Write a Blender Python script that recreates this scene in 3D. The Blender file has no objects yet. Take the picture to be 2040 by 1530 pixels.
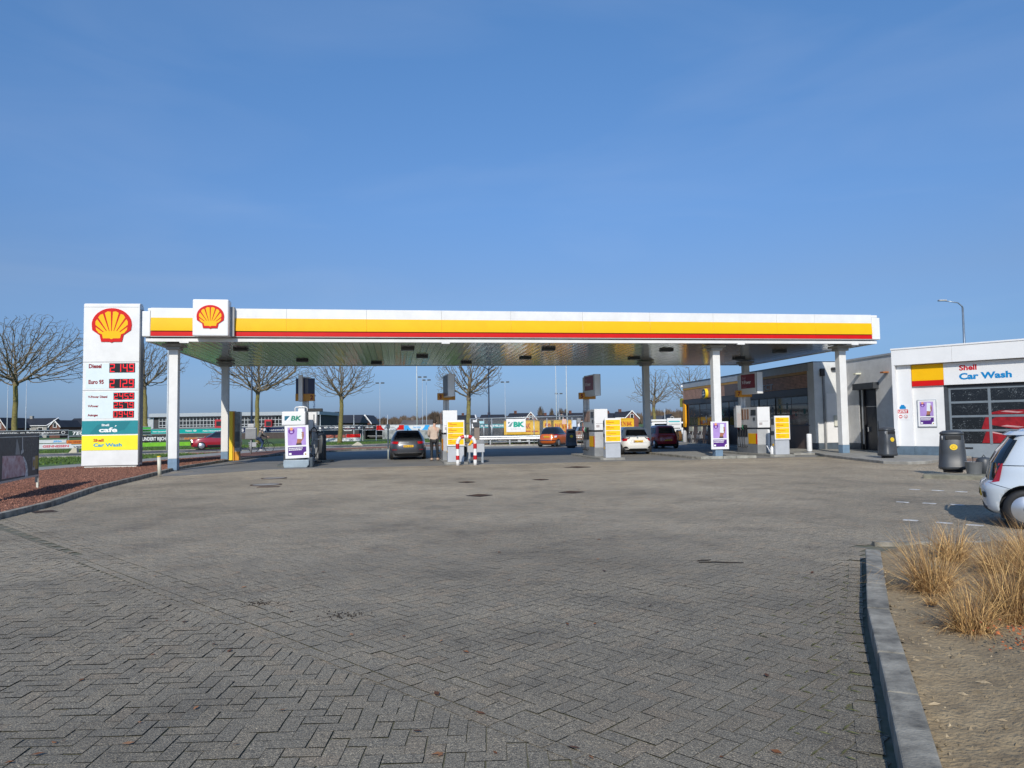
import bpy, bmesh, math, random
import numpy as np
from mathutils import Vector, Matrix
R = math.radians
S = bpy.context.scene
COL = S.collection
random.seed(7)

# ---------------------------------------------------------------- camera
F, PITCH, ROLL, CZ = 1460.0, R(3.198), R(0.8463), 1.68
cam_d = bpy.data.cameras.new('camera'); cam = bpy.data.objects.new('camera', cam_d); COL.objects.link(cam)
cam_d.sensor_width = 36.0; cam_d.lens = F/2040*36.0; cam_d.clip_start = 0.05; cam_d.clip_end = 5000
cam.matrix_world = Matrix.Translation((0, 0, CZ)) @ Matrix.Rotation(R(90)+PITCH, 4, 'X') @ Matrix.Rotation(-ROLL, 4, 'Z')
S.camera = cam
S.render.resolution_x = 1024; S.render.resolution_y = 768
# ---------------------------------------------------------------- sky and sun
SUN_EL, SUN_AZ = R(33), R(7)          # light travels towards +Y, 8 degrees to the right
w = bpy.data.worlds.new('World'); S.world = w; w.use_nodes = True
nt = w.node_tree; bg = nt.nodes['Background']
sky = nt.nodes.new('ShaderNodeTexSky'); sky.sky_type = 'NISHITA'; sky.sun_disc = False
sky.sun_elevation = SUN_EL; sky.sun_rotation = R(180)+SUN_AZ
sky.altitude = 0; sky.air_density = 1.0; sky.dust_density = 0.6; sky.ozone_density = 2.0
tint = nt.nodes.new('ShaderNodeMix'); tint.data_type = 'RGBA'; tint.blend_type = 'MULTIPLY'; tint.inputs['Factor'].default_value = 1
tcw = nt.nodes.new('ShaderNodeTexCoord'); sep = nt.nodes.new('ShaderNodeSeparateXYZ'); nt.links.new(tcw.outputs['Generated'], sep.inputs[0])
wr_ = nt.nodes.new('ShaderNodeValToRGB'); we = wr_.color_ramp.elements
we[0].position = 0.0; we[0].color = (0.225, 0.33, 0.68, 1); we[1].position = 0.55; we[1].color = (0.66, 1.00, 1.27, 1)
x_ = we.new(0.10); x_.color = (0.35, 0.47, 0.70, 1); x_ = we.new(0.18); x_.color = (0.48, 0.57, 0.74, 1); x_ = we.new(0.28); x_.color = (0.54, 0.72, 0.94, 1)
nt.links.new(sep.outputs['Z'], wr_.inputs[0]); nt.links.new(wr_.outputs[0], tint.inputs['B'])
nt.links.new(sky.outputs[0], tint.inputs['A'])
# faint thin cirrus streaks
mpw = nt.nodes.new('ShaderNodeMapping'); mpw.inputs['Scale'].default_value = (1.2, 1.2, 5.0); mpw.inputs['Rotation'].default_value = (0.3, 0.5, 0); nt.links.new(tcw.outputs['Generated'], mpw.inputs[0])
nzw = nt.nodes.new('ShaderNodeTexNoise'); nzw.inputs['Scale'].default_value = 2.2; nzw.inputs['Detail'].default_value = 6; nzw.inputs['Distortion'].default_value = 0.6; nt.links.new(mpw.outputs[0], nzw.inputs['Vector'])
mrw = nt.nodes.new('ShaderNodeMapRange'); mrw.inputs[1].default_value = 0.45; mrw.inputs[2].default_value = 0.75; mrw.inputs[3].default_value = 0.0; mrw.inputs[4].default_value = 0.055; nt.links.new(nzw.outputs['Fac'], mrw.inputs[0])
mxw = nt.nodes.new('ShaderNodeMix'); mxw.data_type = 'RGBA'; mxw.inputs['B'].default_value = (6.0, 6.3, 6.8, 1); nt.links.new(mrw.outputs[0], mxw.inputs['Factor']); nt.links.new(tint.outputs['Result'], mxw.inputs['A'])
nt.links.new(mxw.outputs['Result'], bg.inputs[0]); bg.inputs[1].default_value = 0.135
sl = bpy.data.lights.new('sun', 'SUN'); sl.energy = 3.9; sl.angle = R(0.5); sl.color = (1.0, 0.935, 0.83)
so = bpy.data.objects.new('sun', sl); COL.objects.link(so)
ld = Vector((math.sin(SUN_AZ)*math.cos(SUN_EL), math.cos(SUN_AZ)*math.cos(SUN_EL), -math.sin(SUN_EL)))
so.rotation_euler = ld.to_track_quat('-Z', 'Y').to_euler()
S.view_settings.view_transform = 'Standard'; S.view_settings.look = 'None'
S.view_settings.exposure = 0.0; S.view_settings.gamma = 1.0
S.render.engine = 'CYCLES'

# ---------------------------------------------------------------- photo pixel -> world point on a plane of the place
def ray(px, py):
    u = px-1020; v = 765-py
    u, v = u*math.cos(ROLL)+v*math.sin(ROLL), -u*math.sin(ROLL)+v*math.cos(ROLL)
    return Vector((u, F*math.cos(PITCH)-v*math.sin(PITCH), F*math.sin(PITCH)+v*math.cos(PITCH)))
def G(px, py, z=0.0):
    d = ray(px, py); t = (z-CZ)/d.z
    return Vector((d.x*t, d.y*t, z))
def AT(px, py, Y):
    d = ray(px, py); t = Y/d.y
    return Vector((d.x*t, Y, CZ+d.z*t))
class Wall:
    """vertical plane through o, local x along angle a, local -y faces out"""
    def __init__(s, o, a):
        s.o = Vector((o[0], o[1], 0)); s.a = a
        s.x = Vector((math.cos(a), math.sin(a), 0)); s.n = Vector((-math.sin(a), math.cos(a), 0))
    def loc(s, px, py):
        d = ray(px, py); c = Vector((0, 0, CZ))
        t = (s.o-c).dot(s.n)/d.dot(s.n); p = c+d*t
        return (p-s.o).dot(s.x), p.z

# ---------------------------------------------------------------- materials
MATS = {}
def mat(name, col, rough=0.5, metal=0.0, var=0.06, scale=3.0, bump=0.0, bscale=40.0, spec=0.5, emit=None, estr=1.0, coat=0.0, col2=None, detail=6):
    if name in MATS: return MATS[name]
    m = bpy.data.materials.new(name); m.use_nodes = True
    n = m.node_tree; b = n.nodes['Principled BSDF']; L = n.links.new
    b.inputs['Roughness'].default_value = rough; b.inputs['Metallic'].default_value = metal
    b.inputs['Specular IOR Level'].default_value = spec
    if coat: b.inputs['Coat Weight'].default_value = coat; b.inputs['Coat Roughness'].default_value = 0.05
    c = (*col, 1)
    tc = n.nodes.new('ShaderNodeTexCoord')
    if var > 0 or col2:
        no = n.nodes.new('ShaderNodeTexNoise'); no.inputs['Scale'].default_value = scale; no.inputs['Detail'].default_value = detail
        no.inputs['Roughness'].default_value = 0.65
        L(tc.outputs['Object'], no.inputs['Vector'])
        mx = n.nodes.new('ShaderNodeMix'); mx.data_type = 'RGBA'
        c2 = col2 if col2 else tuple(max(0, x*(1-2.2*var)) for x in col)
        c1 = col if col2 else tuple(min(1, x*(1+0.8*var)) for x in col)
        mx.inputs['A'].default_value = (*c1, 1); mx.inputs['B'].default_value = (*c2, 1)
        mr = n.nodes.new('ShaderNodeMapRange'); mr.inputs[1].default_value = 0.35; mr.inputs[2].default_value = 0.68
        L(no.outputs['Fac'], mr.inputs[0]); L(mr.outputs[0], mx.inputs['Factor'])
        L(mx.outputs['Result'], b.inputs['Base Color'])
    else:
        b.inputs['Base Color'].default_value = c
    if bump > 0:
        nb = n.nodes.new('ShaderNodeTexNoise'); nb.inputs['Scale'].default_value = bscale; nb.inputs['Detail'].default_value = 4
        L(tc.outputs['Object'], nb.inputs['Vector'])
        bp = n.nodes.new('ShaderNodeBump'); bp.inputs['Strength'].default_value = bump; bp.inputs['Distance'].default_value = 0.02
        L(nb.outputs['Fac'], bp.inputs['Height']); L(bp.outputs[0], b.inputs['Normal'])
    if emit:
        b.inputs['Emission Color'].default_value = (*emit, 1); b.inputs['Emission Strength'].default_value = estr
    MATS[name] = m
    return m
def island(m, amount=0.35, hue=0.0, tints=None):
    """per loose piece variation of the base colour"""
    n = m.node_tree; b = n.nodes['Principled BSDF']; L = n.links.new
    ge = n.nodes.new('ShaderNodeNewGeometry')
    src = b.inputs['Base Color'].links[0].from_socket if b.inputs['Base Color'].links else None
    mx = n.nodes.new('ShaderNodeMix'); mx.data_type = 'RGBA'; mx.blend_type = 'MULTIPLY'; mx.inputs['Factor'].default_value = 1
    if src: L(src, mx.inputs['A'])
    else: mx.inputs['A'].default_value = b.inputs['Base Color'].default_value
    cr = n.nodes.new('ShaderNodeValToRGB')
    els = tints or [(0, (1-amount,)*3), (1, (1+amount*0.4,)*3)]
    cr.color_ramp.elements[0].position = els[0][0]; cr.color_ramp.elements[0].color = (*els[0][1], 1)
    cr.color_ramp.elements[1].position = els[-1][0]; cr.color_ramp.elements[1].color = (*els[-1][1], 1)
    for p, c in els[1:-1]:
        e = cr.color_ramp.elements.new(p); e.color = (*c, 1)
    L(ge.outputs['Random Per Island'], cr.inputs[0]); L(cr.outputs[0], mx.inputs['B'])
    L(mx.outputs['Result'], b.inputs['Base Color'])
    return m
WHITE = mat('white_paint', (0.74, 0.74, 0.73), 0.45, var=0.045, scale=1.1)
PLASTIC = mat('white_plastic', (0.76, 0.76, 0.76), 0.4, var=0.02)
YEL = mat('yellow_panel', (0.84, 0.46, 0.001), 0.55, var=0.03, scale=1.2, spec=0.25)
YELB = mat('bright_yellow', (0.80, 0.56, 0.02), 0.45, var=0.03)
REDP = mat('red_panel', (0.60, 0.006, 0.006), 0.5, var=0.04, spec=0.25)
PLINTH = mat('blue_grey_paint', (0.17, 0.26, 0.36), 0.5, var=0.1, scale=4)
GREYL = mat('light_grey_metal', (0.48, 0.49, 0.50), 0.4, 0.1, var=0.06)
GREYM = mat('mid_grey_metal', (0.26, 0.27, 0.28), 0.45, 0.2, var=0.08)
GREYD = mat('dark_grey_plastic', (0.050, 0.056, 0.064), 0.45, var=0.12)
BLACK = mat('black_rubber', (0.012, 0.012, 0.013), 0.6, var=0.1)
GALV = mat('galvanised_steel', (0.50, 0.53, 0.55), 0.4, 0.6, var=0.12, scale=6)
GLASS = mat('dark_glass', (0.012, 0.015, 0.018), 0.04, var=0.0, spec=0.8)
TEAL = mat('teal_panel', (0.018, 0.24, 0.27), 0.35, var=0.04)
TEALD = mat('dark_teal', (0.012, 0.18, 0.21), 0.35, var=0.0)
DRED = mat('dark_red_print', (0.22, 0.005, 0.012), 0.4, var=0.0)
BLUET = mat('blue_print', (0.0, 0.21, 0.50), 0.4, var=0.0)
REDT = mat('red_print', (0.50, 0.004, 0.014), 0.4, var=0.0)
WHITET = mat('white_print', (0.82, 0.82, 0.82), 0.4, var=0.0)
BLACKT = mat('black_print', (0.015, 0.015, 0.018), 0.5, var=0.0)
GREENT = mat('green_print', (0.005, 0.22, 0.14), 0.4, var=0.0)
NAVY = mat('navy_panel', (0.010, 0.018, 0.075), 0.35, var=0.04)
LED = mat('red_led', (0.6, 0.0, 0.01), 0.4, var=0.0, emit=(1.0, 0.015, 0.02), estr=0.75)
PLATE = mat('yellow_plate', (0.85, 0.50, 0.02), 0.4, var=0.0)
AMBER = mat('orange_yellow_panel', (0.62, 0.27, 0.02), 0.4, var=0.05)

# ---------------------------------------------------------------- object helpers
def tag(o, label=None, cat=None, group=None, kind=None):
    if label: o['label'] = label
    if cat: o['category'] = cat
    if group: o['group'] = group
    if kind: o['kind'] = kind
    return o
def empty(name, loc, rz=0.0, label=None, cat=None, group=None):
    o = bpy.data.objects.new(name, None); COL.objects.link(o); o.empty_display_size = 0.3
    o.location = loc; o.rotation_euler = (0, 0, rz)
    return tag(o, label, cat, group)
class MB:
    def __init__(s): s.v = []; s.f = []; s.sm = []
    def add(s, vs, fs, smooth=False):
        k = len(s.v); s.v += [tuple(v) for v in vs]; s.f += [tuple(k+i for i in f) for f in fs]; s.sm += [smooth]*len(fs)
        return s
    def box(s, x0, x1, y0, y1, z0, z1, M=None):
        vs = [Vector(p) for p in ((x0,y0,z0),(x1,y0,z0),(x1,y1,z0),(x0,y1,z0),(x0,y0,z1),(x1,y0,z1),(x1,y1,z1),(x0,y1,z1))]
        if M: vs = [M @ v for v in vs]
        return s.add(vs, ((0,3,2,1),(4,5,6,7),(0,1,5,4),(1,2,6,5),(2,3,7,6),(3,0,4,7)))
    def prism(s, pts, y0, y1, M=None):
        """polygon in x,z extruded from y0 to y1 (counter-clockwise seen from -y)"""
        n = len(pts); vs = [Vector((x, y0, z)) for x, z in pts]+[Vector((x, y1, z)) for x, z in pts]
        if M: vs = [M @ v for v in vs]
        fs = [tuple(range(n)), tuple(range(2*n-1, n-1, -1))]+[((i+1) % n, i, n+i, n+(i+1) % n) for i in range(n)]
        return s.add(vs, fs)
    def slab(s, pts, z0, z1):
        n = len(pts); vs = [(x, y, z1) for x, y in pts]+[(x, y, z0) for x, y in pts]
        fs = [tuple(range(n)), tuple(range(2*n-1, n-1, -1))]+[(i, n+i, n+(i+1) % n, (i+1) % n) for i in range(n)]
        return s.add(vs, fs)
    def tube(s, path, rad, n=8, cap=True):
        P = [Vector(p) for p in path]; k = len(P)
        rad = rad if isinstance(rad, (list, tuple)) else [rad]*k
        vs = []; up = None
        for i, p in enumerate(P):
            d = (P[min(i+1, k-1)]-P[max(i-1, 0)]).normalized()
            if up is None:
                up = d.orthogonal().normalized()
            up = (up-d*up.dot(d)).normalized(); b = d.cross(up)
            for j in range(n):
                a = 2*math.pi*j/n; vs.append(p+(up*math.cos(a)+b*math.sin(a))*rad[i])
        fs = [(i*n+j, i*n+(j+1) % n, (i+1)*n+(j+1) % n, (i+1)*n+j) for i in range(k-1) for j in range(n)]
        if cap: fs += [tuple(range(n-1, -1, -1)), tuple((k-1)*n+j for j in range(n))]
        return s.add(vs, fs, True)
    def lathe(s, prof, n=24, c=(0, 0, 0), sx=1, sy=1, p=2):
        """profile (r,z) about z; superellipse power p"""
        vs = []
        for r, z in prof:
            for j in range(n):
                a = 2*math.pi*j/n; ca, sa = math.cos(a), math.sin(a)
                vs.append((c[0]+sx*r*math.copysign(abs(ca)**(2/p), ca), c[1]+sy*r*math.copysign(abs(sa)**(2/p), sa), c[2]+z))
        k = len(prof)
        fs = [(i*n+j, i*n+(j+1) % n, (i+1)*n+(j+1) % n, (i+1)*n+j) for i in range(k-1) for j in range(n)]
        fs += [tuple(range(n-1, -1, -1)), tuple((k-1)*n+j for j in range(n))]
        return s.add(vs, fs, True)
    def disc(s, x, z, r, y0, y1, n=24, sx=1):
        return s.prism([(x+sx*r*math.cos(2*math.pi*i/n), z+r*math.sin(2*math.pi*i/n)) for i in range(n)], y0, y1)
    def mesh(s, name):
        me = bpy.data.meshes.new(name); me.from_pydata(s.v, [], s.f)
        me.polygons.foreach_set('use_smooth', s.sm); me.update()
        return me
    def build(s, name, m, parent=None, bevel=0.0, loc=None, rz=0.0, label=None, seg=2):
        me = s.mesh(name); me.materials.append(m)
        o = bpy.data.objects.new(name, me); COL.objects.link(o)
        if parent: o.parent = parent
        if loc is not None: o.location = loc
        if rz: o.rotation_euler = (0, 0, rz)
        if bevel:
            b = o.modifiers.new('bevel', 'BEVEL'); b.width = bevel; b.segments = seg; b.limit_method = 'ANGLE'; b.angle_limit = R(40)
        if label: o['label'] = label
        return o
def box(name, m, parent, x0, x1, y0, y1, z0, z1, bevel=0.0, label=None):
    return MB().box(x0, x1, y0, y1, z0, z1).build(name, m, parent, bevel, label=label)
_tmp = []
def letters(txt, m, parent, x, z, h, y, width=None, align='LEFT', bold=0.0, M=None, name='lettering', depth=0.003, spacing=1.0, shear=0.0, rot=0.0):
    """raised lettering on a vertical face: x,z = baseline start, faces local -y at y"""
    cu = bpy.data.curves.new('lettering', 'FONT'); cu.body = txt; cu.size = h/0.70; cu.offset = bold*h
    cu.extrude = depth/2; cu.align_x = align; cu.space_character = spacing; cu.shear = shear; cu.resolution_u = 3
    o = bpy.data.objects.new('lettering', cu); COL.objects.link(o)
    dg = bpy.context.evaluated_depsgraph_get(); me = bpy.data.meshes.new_from_object(o.evaluated_get(dg))
    bpy.data.objects.remove(o); bpy.data.curves.remove(cu)
    n = len(me.vertices); co = np.empty(n*3); me.vertices.foreach_get('co', co); co = co.reshape(-1, 3)
    if width and n:
        w0 = co[:, 0].max()-co[:, 0].min(); co[:, 0] *= width/max(w0, 1e-6)
    if rot: 
        c, s_ = math.cos(rot), math.sin(rot); co[:, :2] = co[:, :2] @ np.array([[c, s_], [-s_, c]])
    out = np.stack([co[:, 0]+x, y-depth/2-co[:, 2], co[:, 1]+z], 1)
    if M:
        out = np.array([(M @ Vector(p))[:] for p in out])
    me.vertices.foreach_set('co', out.ravel()); me.name = name; me.materials.clear(); me.materials.append(m); me.update()
    r = bpy.data.objects.new(name, me); COL.objects.link(r); r.parent = parent
    return r
def join_parts(objs, name):
    """merge several small meshes of one material into one part"""
    bm = bmesh.new()
    for o in objs: bm.from_mesh(o.data)
    me = bpy.data.meshes.new(name); bm.to_mesh(me); bm.free(); me.materials.append(objs[0].data.materials[0])
    r = bpy.data.objects.new(name, me); COL.objects.link(r); r.parent = objs[0].parent
    for o in objs: bpy.data.objects.remove(o)
    return r
def copy_tree(o, parent=None, loc=None, rz=None, label=None, skip=()):
    c = o.copy(); COL.objects.link(c)
    if parent: c.parent = parent
    if loc is not None: c.location = loc
    if rz is not None: c.rotation_euler = (0, 0, rz)
    if label: c['label'] = label
    for ch in list(o.children):
        if ch.name.split('.')[0] not in skip: copy_tree(ch, c)
    return c
def emblem(parent, x, z, w, y, depth=0.03):
    """red and yellow scallop shell emblem, width w, centred x,z, facing -y"""
    s = w/2
    out = []
    for i in range(25):
        a = R(-18)+R(216)*i/24
        out.append((math.cos(a)*1.0, 0.12+math.sin(a)*0.86))
    red = [(0.62, -0.42), (0.56, -0.80)]
    pts = [(0.52, -0.80), (0.10, -0.80), (0.0, -0.85), (-0.10, -0.80), (-0.52, -0.80), (-0.60, -0.44), (-0.97, -0.18)]
    ring = [(0.60, -0.44), (0.97, -0.18)]+out[1:-1]+[(-0.97, -0.18), (-0.60, -0.44), (-0.52, -0.80), (-0.10, -0.80), (0, -0.85), (0.10, -0.80), (0.52, -0.80)]
    e = MB().prism([(x+px*s, z+pz*s) for px, pz in ring], y-depth, y).build('emblem', REDP, parent, 0.004)
    yb = MB(); f0 = y-depth-0.004
    base = [(-0.43, -0.62), (-0.10, -0.62), (0, -0.67), (0.10, -0.62), (0.43, -0.62), (0.49, -0.32), (0.30, -0.24), (-0.30, -0.24), (-0.49, -0.32)]
    yb.prism([(x+px*s, z+pz*s) for px, pz in base], f0+0.001, y-depth)
    fo = (0.0, -0.62)
    angs = [R(20)+R(140)*k/8 for k in range(9)]; s = s*0.985
    for k in range(8):
        a0, a1 = angs[k]+R(2.3), angs[k+1]-R(2.3)
        am = (a0+a1)/2
        def P(a, r): return (fo[0]+math.cos(a)*r*0.96, fo[1]+math.sin(a)*r)
        ro = 1.42 if 0 < k < 7 else 1.04
        def rr(a):      # distance to the inner outline
            r = 0.3
            while True:
                px, pz = P(a, r)
                if (px/0.83)**2+((pz-0.10)/0.72)**2 > 1 and r > 0.5: return r
                r += 0.01
                if r > 1.6: return r
        o0, o1, om = rr(a0), rr(a1), rr(am)
        q = [P(a0+R(0.5), 0.33), P(a0, o0-0.02), P(am, om+0.015), P(a1, o1-0.02), P(a1-R(0.5), 0.33)]
        yb.prism([(x+px*s, z+pz*s) for px, pz in q], f0, y-depth)
    yo = yb.build('emblem_ribs', mat('emblem_yellow', (0.84, 0.47, 0.002), 0.5, var=0, spec=.25), e)
    return e
# ================================================================ GROUND
def struct(name, mb, m, kind='structure', bevel=0): 
    o = mb.build(name, m, None, bevel); o['kind'] = kind; return o
grass_m = mat('grass_ground', (0.085, 0.15, 0.030), 0.9, var=0.25, scale=1.2, bump=0.6, bscale=12, col2=(0.035, 0.075, 0.014))
concrete_m = mat('concrete_floor', (0.215, 0.205, 0.185), 0.75, var=0.1, scale=0.55, bump=0.1, bscale=60, col2=(0.155, 0.150, 0.138))
asph_m = mat('asphalt', (0.080, 0.080, 0.086), 0.85, var=0.15, scale=0.8, bump=0.2, bscale=90)
walk_m = mat('pavement_slabs', (0.30, 0.29, 0.265), 0.85, var=0.12, scale=2)
redwalk_m = mat('red_cycle_path', (0.25, 0.115, 0.085), 0.85, var=0.12, scale=2)
kerb_m = mat('kerb_concrete', (0.285, 0.265, 0.220), 0.85, var=0.30, scale=4, bump=0.4, bscale=60)
kerbl_m = mat('light_kerb_concrete', (0.34, 0.33, 0.28), 0.8, var=0.2, scale=4, bump=0.3, bscale=60)
island_m = mat('island_concrete', (0.29, 0.28, 0.25), 0.85, var=0.15, scale=3, bump=0.2, bscale=60)
struct('ground', MB().slab([(-1500, -200), (1500, -200), (1500, 3000), (-1500, 3000)], -1.2, -0.05), grass_m)
joint_m = mat('joint_sand', (0.17, 0.155, 0.12), 0.95, var=0.3, scale=6, col2=(0.10, 0.105, 0.06))
KL = [(-8.6, -4), (-8.9, 3), (-9.4, 9)]+[G(*p).xy[:] for p in ((0, 1035), (100, 1010), (200, 975), (300, 950))]+[(-14.2, 31.2), (-14.75, 38), (-14.7, 43), (-13.6, 48), (-11.5, 52.5), (-8, 56.5)]
forecourt = KL+[(8, 60.8), (13.2, 60.8), (13.4, 59.5), (30, 58), (30, -8), (-8.6, -8)]
struct('paving_bed', MB().slab([(p[0], p[1]) for p in forecourt][::-1], -0.06, -0.009), joint_m)

# --- brick paving, two herringbone fields split by a double row running 45 degrees
brick_m = mat('paving_bricks', (0.345, 0.312, 0.250), 0.85, var=0.16, scale=0.16, bump=0.55, bscale=130)
def speckle(m):
    n = m.node_tree; b = n.nodes['Principled BSDF']; L = n.links.new
    src = b.inputs['Base Color'].links[0].from_socket
    tc = [x for x in n.nodes if x.type == 'TEX_COORD'][0]
    vo = n.nodes.new('ShaderNodeTexNoise'); vo.inputs['Scale'].default_value = 110; vo.inputs['Detail'].default_value = 3; vo.inputs['Roughness'].default_value = 0.8
    L(tc.outputs['Object'], vo.inputs['Vector'])
    cr = n.nodes.new('ShaderNodeValToRGB'); e = cr.color_ramp.elements
    e[0].position = 0.38; e[0].color = (0.38, 0.39, 0.41, 1); e[1].position = 0.67; e[1].color = (2.5, 2.45, 2.3, 1)
    x = e.new(0.5); x.color = (0.90, 0.90, 0.90, 1); x = e.new(0.60); x.color = (1.35, 1.33, 1.28, 1)
    L(vo.outputs['Fac'], cr.inputs[0])
    mx = n.nodes.new('ShaderNodeMix'); mx.data_type = 'RGBA'; mx.blend_type = 'MULTIPLY'; mx.inputs['Factor'].default_value = 1
    L(src, mx.inputs['A']); L(cr.outputs[0], mx.inputs['B']); L(mx.outputs['Result'], b.inputs['Base Color'])
    v2 = n.nodes.new('ShaderNodeTexNoise'); v2.inputs['Scale'].default_value = 38; v2.inputs['Detail'].default_value = 5; v2.inputs['Roughness'].default_value = 0.75; L(tc.outputs['Object'], v2.inputs['Vector'])
    r2 = n.nodes.new('ShaderNodeValToRGB'); r2.color_ramp.elements[0].position = 0.36; r2.color_ramp.elements[0].color = (0.70, 0.70, 0.71, 1); r2.color_ramp.elements[1].position = 0.64; r2.color_ramp.elements[1].color = (1.35, 1.34, 1.31, 1); L(v2.outputs['Fac'], r2.inputs[0])
    m2 = n.nodes.new('ShaderNodeMix'); m2.data_type = 'RGBA'; m2.blend_type = 'MULTIPLY'; m2.inputs['Factor'].default_value = 1; L(mx.outputs['Result'], m2.inputs['A']); L(r2.outputs[0], m2.inputs['B']); L(m2.outputs['Result'], b.inputs['Base Color'])
speckle(brick_m)
def tone_and_dirt(m):
    # brick colour runs from darker grey near the camera to paler tan further off
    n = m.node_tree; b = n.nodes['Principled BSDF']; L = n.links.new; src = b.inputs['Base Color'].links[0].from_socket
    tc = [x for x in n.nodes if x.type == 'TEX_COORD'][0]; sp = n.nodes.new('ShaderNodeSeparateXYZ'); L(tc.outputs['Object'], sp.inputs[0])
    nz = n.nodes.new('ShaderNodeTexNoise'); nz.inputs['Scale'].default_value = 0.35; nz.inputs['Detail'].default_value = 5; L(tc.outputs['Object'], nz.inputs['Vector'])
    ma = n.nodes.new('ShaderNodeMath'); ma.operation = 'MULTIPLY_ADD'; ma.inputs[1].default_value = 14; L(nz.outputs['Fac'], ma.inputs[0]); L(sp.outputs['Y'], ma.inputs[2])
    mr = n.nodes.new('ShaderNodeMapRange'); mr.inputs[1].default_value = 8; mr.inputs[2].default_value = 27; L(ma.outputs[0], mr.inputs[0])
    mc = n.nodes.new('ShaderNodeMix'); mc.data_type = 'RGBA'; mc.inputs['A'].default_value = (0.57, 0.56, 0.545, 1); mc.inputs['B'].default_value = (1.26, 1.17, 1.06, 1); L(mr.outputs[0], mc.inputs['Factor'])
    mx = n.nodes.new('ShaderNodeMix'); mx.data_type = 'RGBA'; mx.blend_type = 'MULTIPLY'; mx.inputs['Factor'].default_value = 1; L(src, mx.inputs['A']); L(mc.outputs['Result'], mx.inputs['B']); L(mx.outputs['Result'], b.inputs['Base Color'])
    # oil and tyre dirt: soft darker blotches
    n3 = n.nodes.new('ShaderNodeTexNoise'); n3.inputs['Scale'].default_value = 0.8; n3.inputs['Detail'].default_value = 7; n3.inputs['Roughness'].default_value = 0.7; L(tc.outputs['Object'], n3.inputs['Vector'])
    r3 = n.nodes.new('ShaderNodeValToRGB'); r3.color_ramp.elements[0].position = 0.50; r3.color_ramp.elements[0].color = (1.04, 1.04, 1.04, 1); r3.color_ramp.elements[1].position = 0.70; r3.color_ramp.elements[1].color = (0.70, 0.70, 0.71, 1); L(n3.outputs['Fac'], r3.inputs[0])
    m3 = n.nodes.new('ShaderNodeMix'); m3.data_type = 'RGBA'; m3.blend_type = 'MULTIPLY'; m3.inputs['Factor'].default_value = 1; L(mx.outputs['Result'], m3.inputs['A']); L(r3.outputs[0], m3.inputs['B']); L(m3.outputs['Result'], b.inputs['Base Color'])
tone_and_dirt(brick_m)
island(brick_m, tints=[(0, (0.91, 0.92, 0.94)), (0.35, (0.97, 0.975, 0.985)), (0.6, (1.0, 0.995, 0.99)), (0.88, (1.03, 1.01, 0.99)), (0.98, (1.06, 1.0, 0.96)), (1, (1.10, 1.07, 1.03))])
def inpoly(px, py, poly):
    c = np.zeros(px.shape, bool); n = len(poly)
    for i in range(n):
        x0, y0 = poly[i]; x1, y1 = poly[(i+1) % n]
        if y0 == y1: continue
        k = ((y0 > py) != (y1 > py)) & (px < (x1-x0)*(py-y0)/(y1-y0)+x0); c ^= k
    return c
kerbR_px = ((1798, 1530), (1765.8, 1375), (1748, 1296), (1728, 1210), (1723.4, 1093))
kerbR = [G(*p, 0.14).xy[:] for p in kerbR_px]
d0 = (Vector(kerbR[0])-Vector(kerbR[1])).normalized()
kerbR = [tuple(Vector(kerbR[0])+d0*5.5)]+kerbR
rgutter = [(x-0.05-0.15, y) for x, y in kerbR]      # inner line of the gutter row
C0, CD = Vector(G(600, 1290).xy[:]), Vector((math.cos(R(-44.5)), math.sin(R(-44.5))))
CN = Vector((-CD.y, CD.x))
apron_edge = lambda x: 31.8+0.16*x
rng = np.random.default_rng(3)
def bricks(ang, org, region, w=0.1055, gap=0.0035, ext=34, jig=1.0):
    c, s = math.cos(ang), math.sin(ang); N = int(ext/w)
    ii, jj = np.meshgrid(np.arange(-N, N), np.arange(-N, N)); ii = ii.ravel(); jj = jj.ravel()
    d = (ii-jj) % 4
    h = d == 0; v = d == 2
    X0 = np.concatenate([ii[h]*w, ii[v]*w]); Y0 = np.concatenate([jj[h]*w, (jj[v]-1)*w])
    W = np.concatenate([np.full(h.sum(), 2*w), np.full(v.sum(), w)]); H = np.concatenate([np.full(h.sum(), w), np.full(v.sum(), 2*w)])
    cx, cy = X0+W/2, Y0+H/2
    wx = org[0]+cx*c-cy*s; wy = org[1]+cx*s+cy*c
    k = region(wx, wy); return make_bricks(wx[k], wy[k], W[k]-gap, H[k]-gap, np.full(k.sum(), ang), jig)
def make_bricks(wx, wy, W, H, ang, jig=1.0):
    n = len(wx)
    a = ang+rng.normal(0, 0.008*jig, n); wx = wx+rng.normal(0, 0.0012*jig, n); wy = wy+rng.normal(0, 0.0012*jig, n)
    W = W-np.abs(rng.normal(0, 0.0022*jig, n)); H = H-np.abs(rng.normal(0, 0.0022*jig, n))
    tx = rng.normal(0, 0.006*jig, n); ty = rng.normal(0, 0.006*jig, n); z0 = rng.normal(0, 0.0007*jig, n)
    z0 = z0+0.004*np.sin(wx*0.9+1)*np.sin(wy*0.7)
    out = np.empty((n, 4, 3))
    for q, (sx, sy) in enumerate(((-1, -1), (1, -1), (1, 1), (-1, 1))):
        lx, ly = sx*W/2, sy*H/2
        out[:, q, 0] = wx+lx*np.cos(a)-ly*np.sin(a); out[:, q, 1] = wy+lx*np.sin(a)+ly*np.cos(a); out[:, q, 2] = z0+tx*lx+ty*ly
    return out
def side(wx, wy): return (wx-C0.x)*CN.x+(wy-C0.y)*CN.y
rg_poly = [(x, y) for x, y in rgutter]
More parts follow.
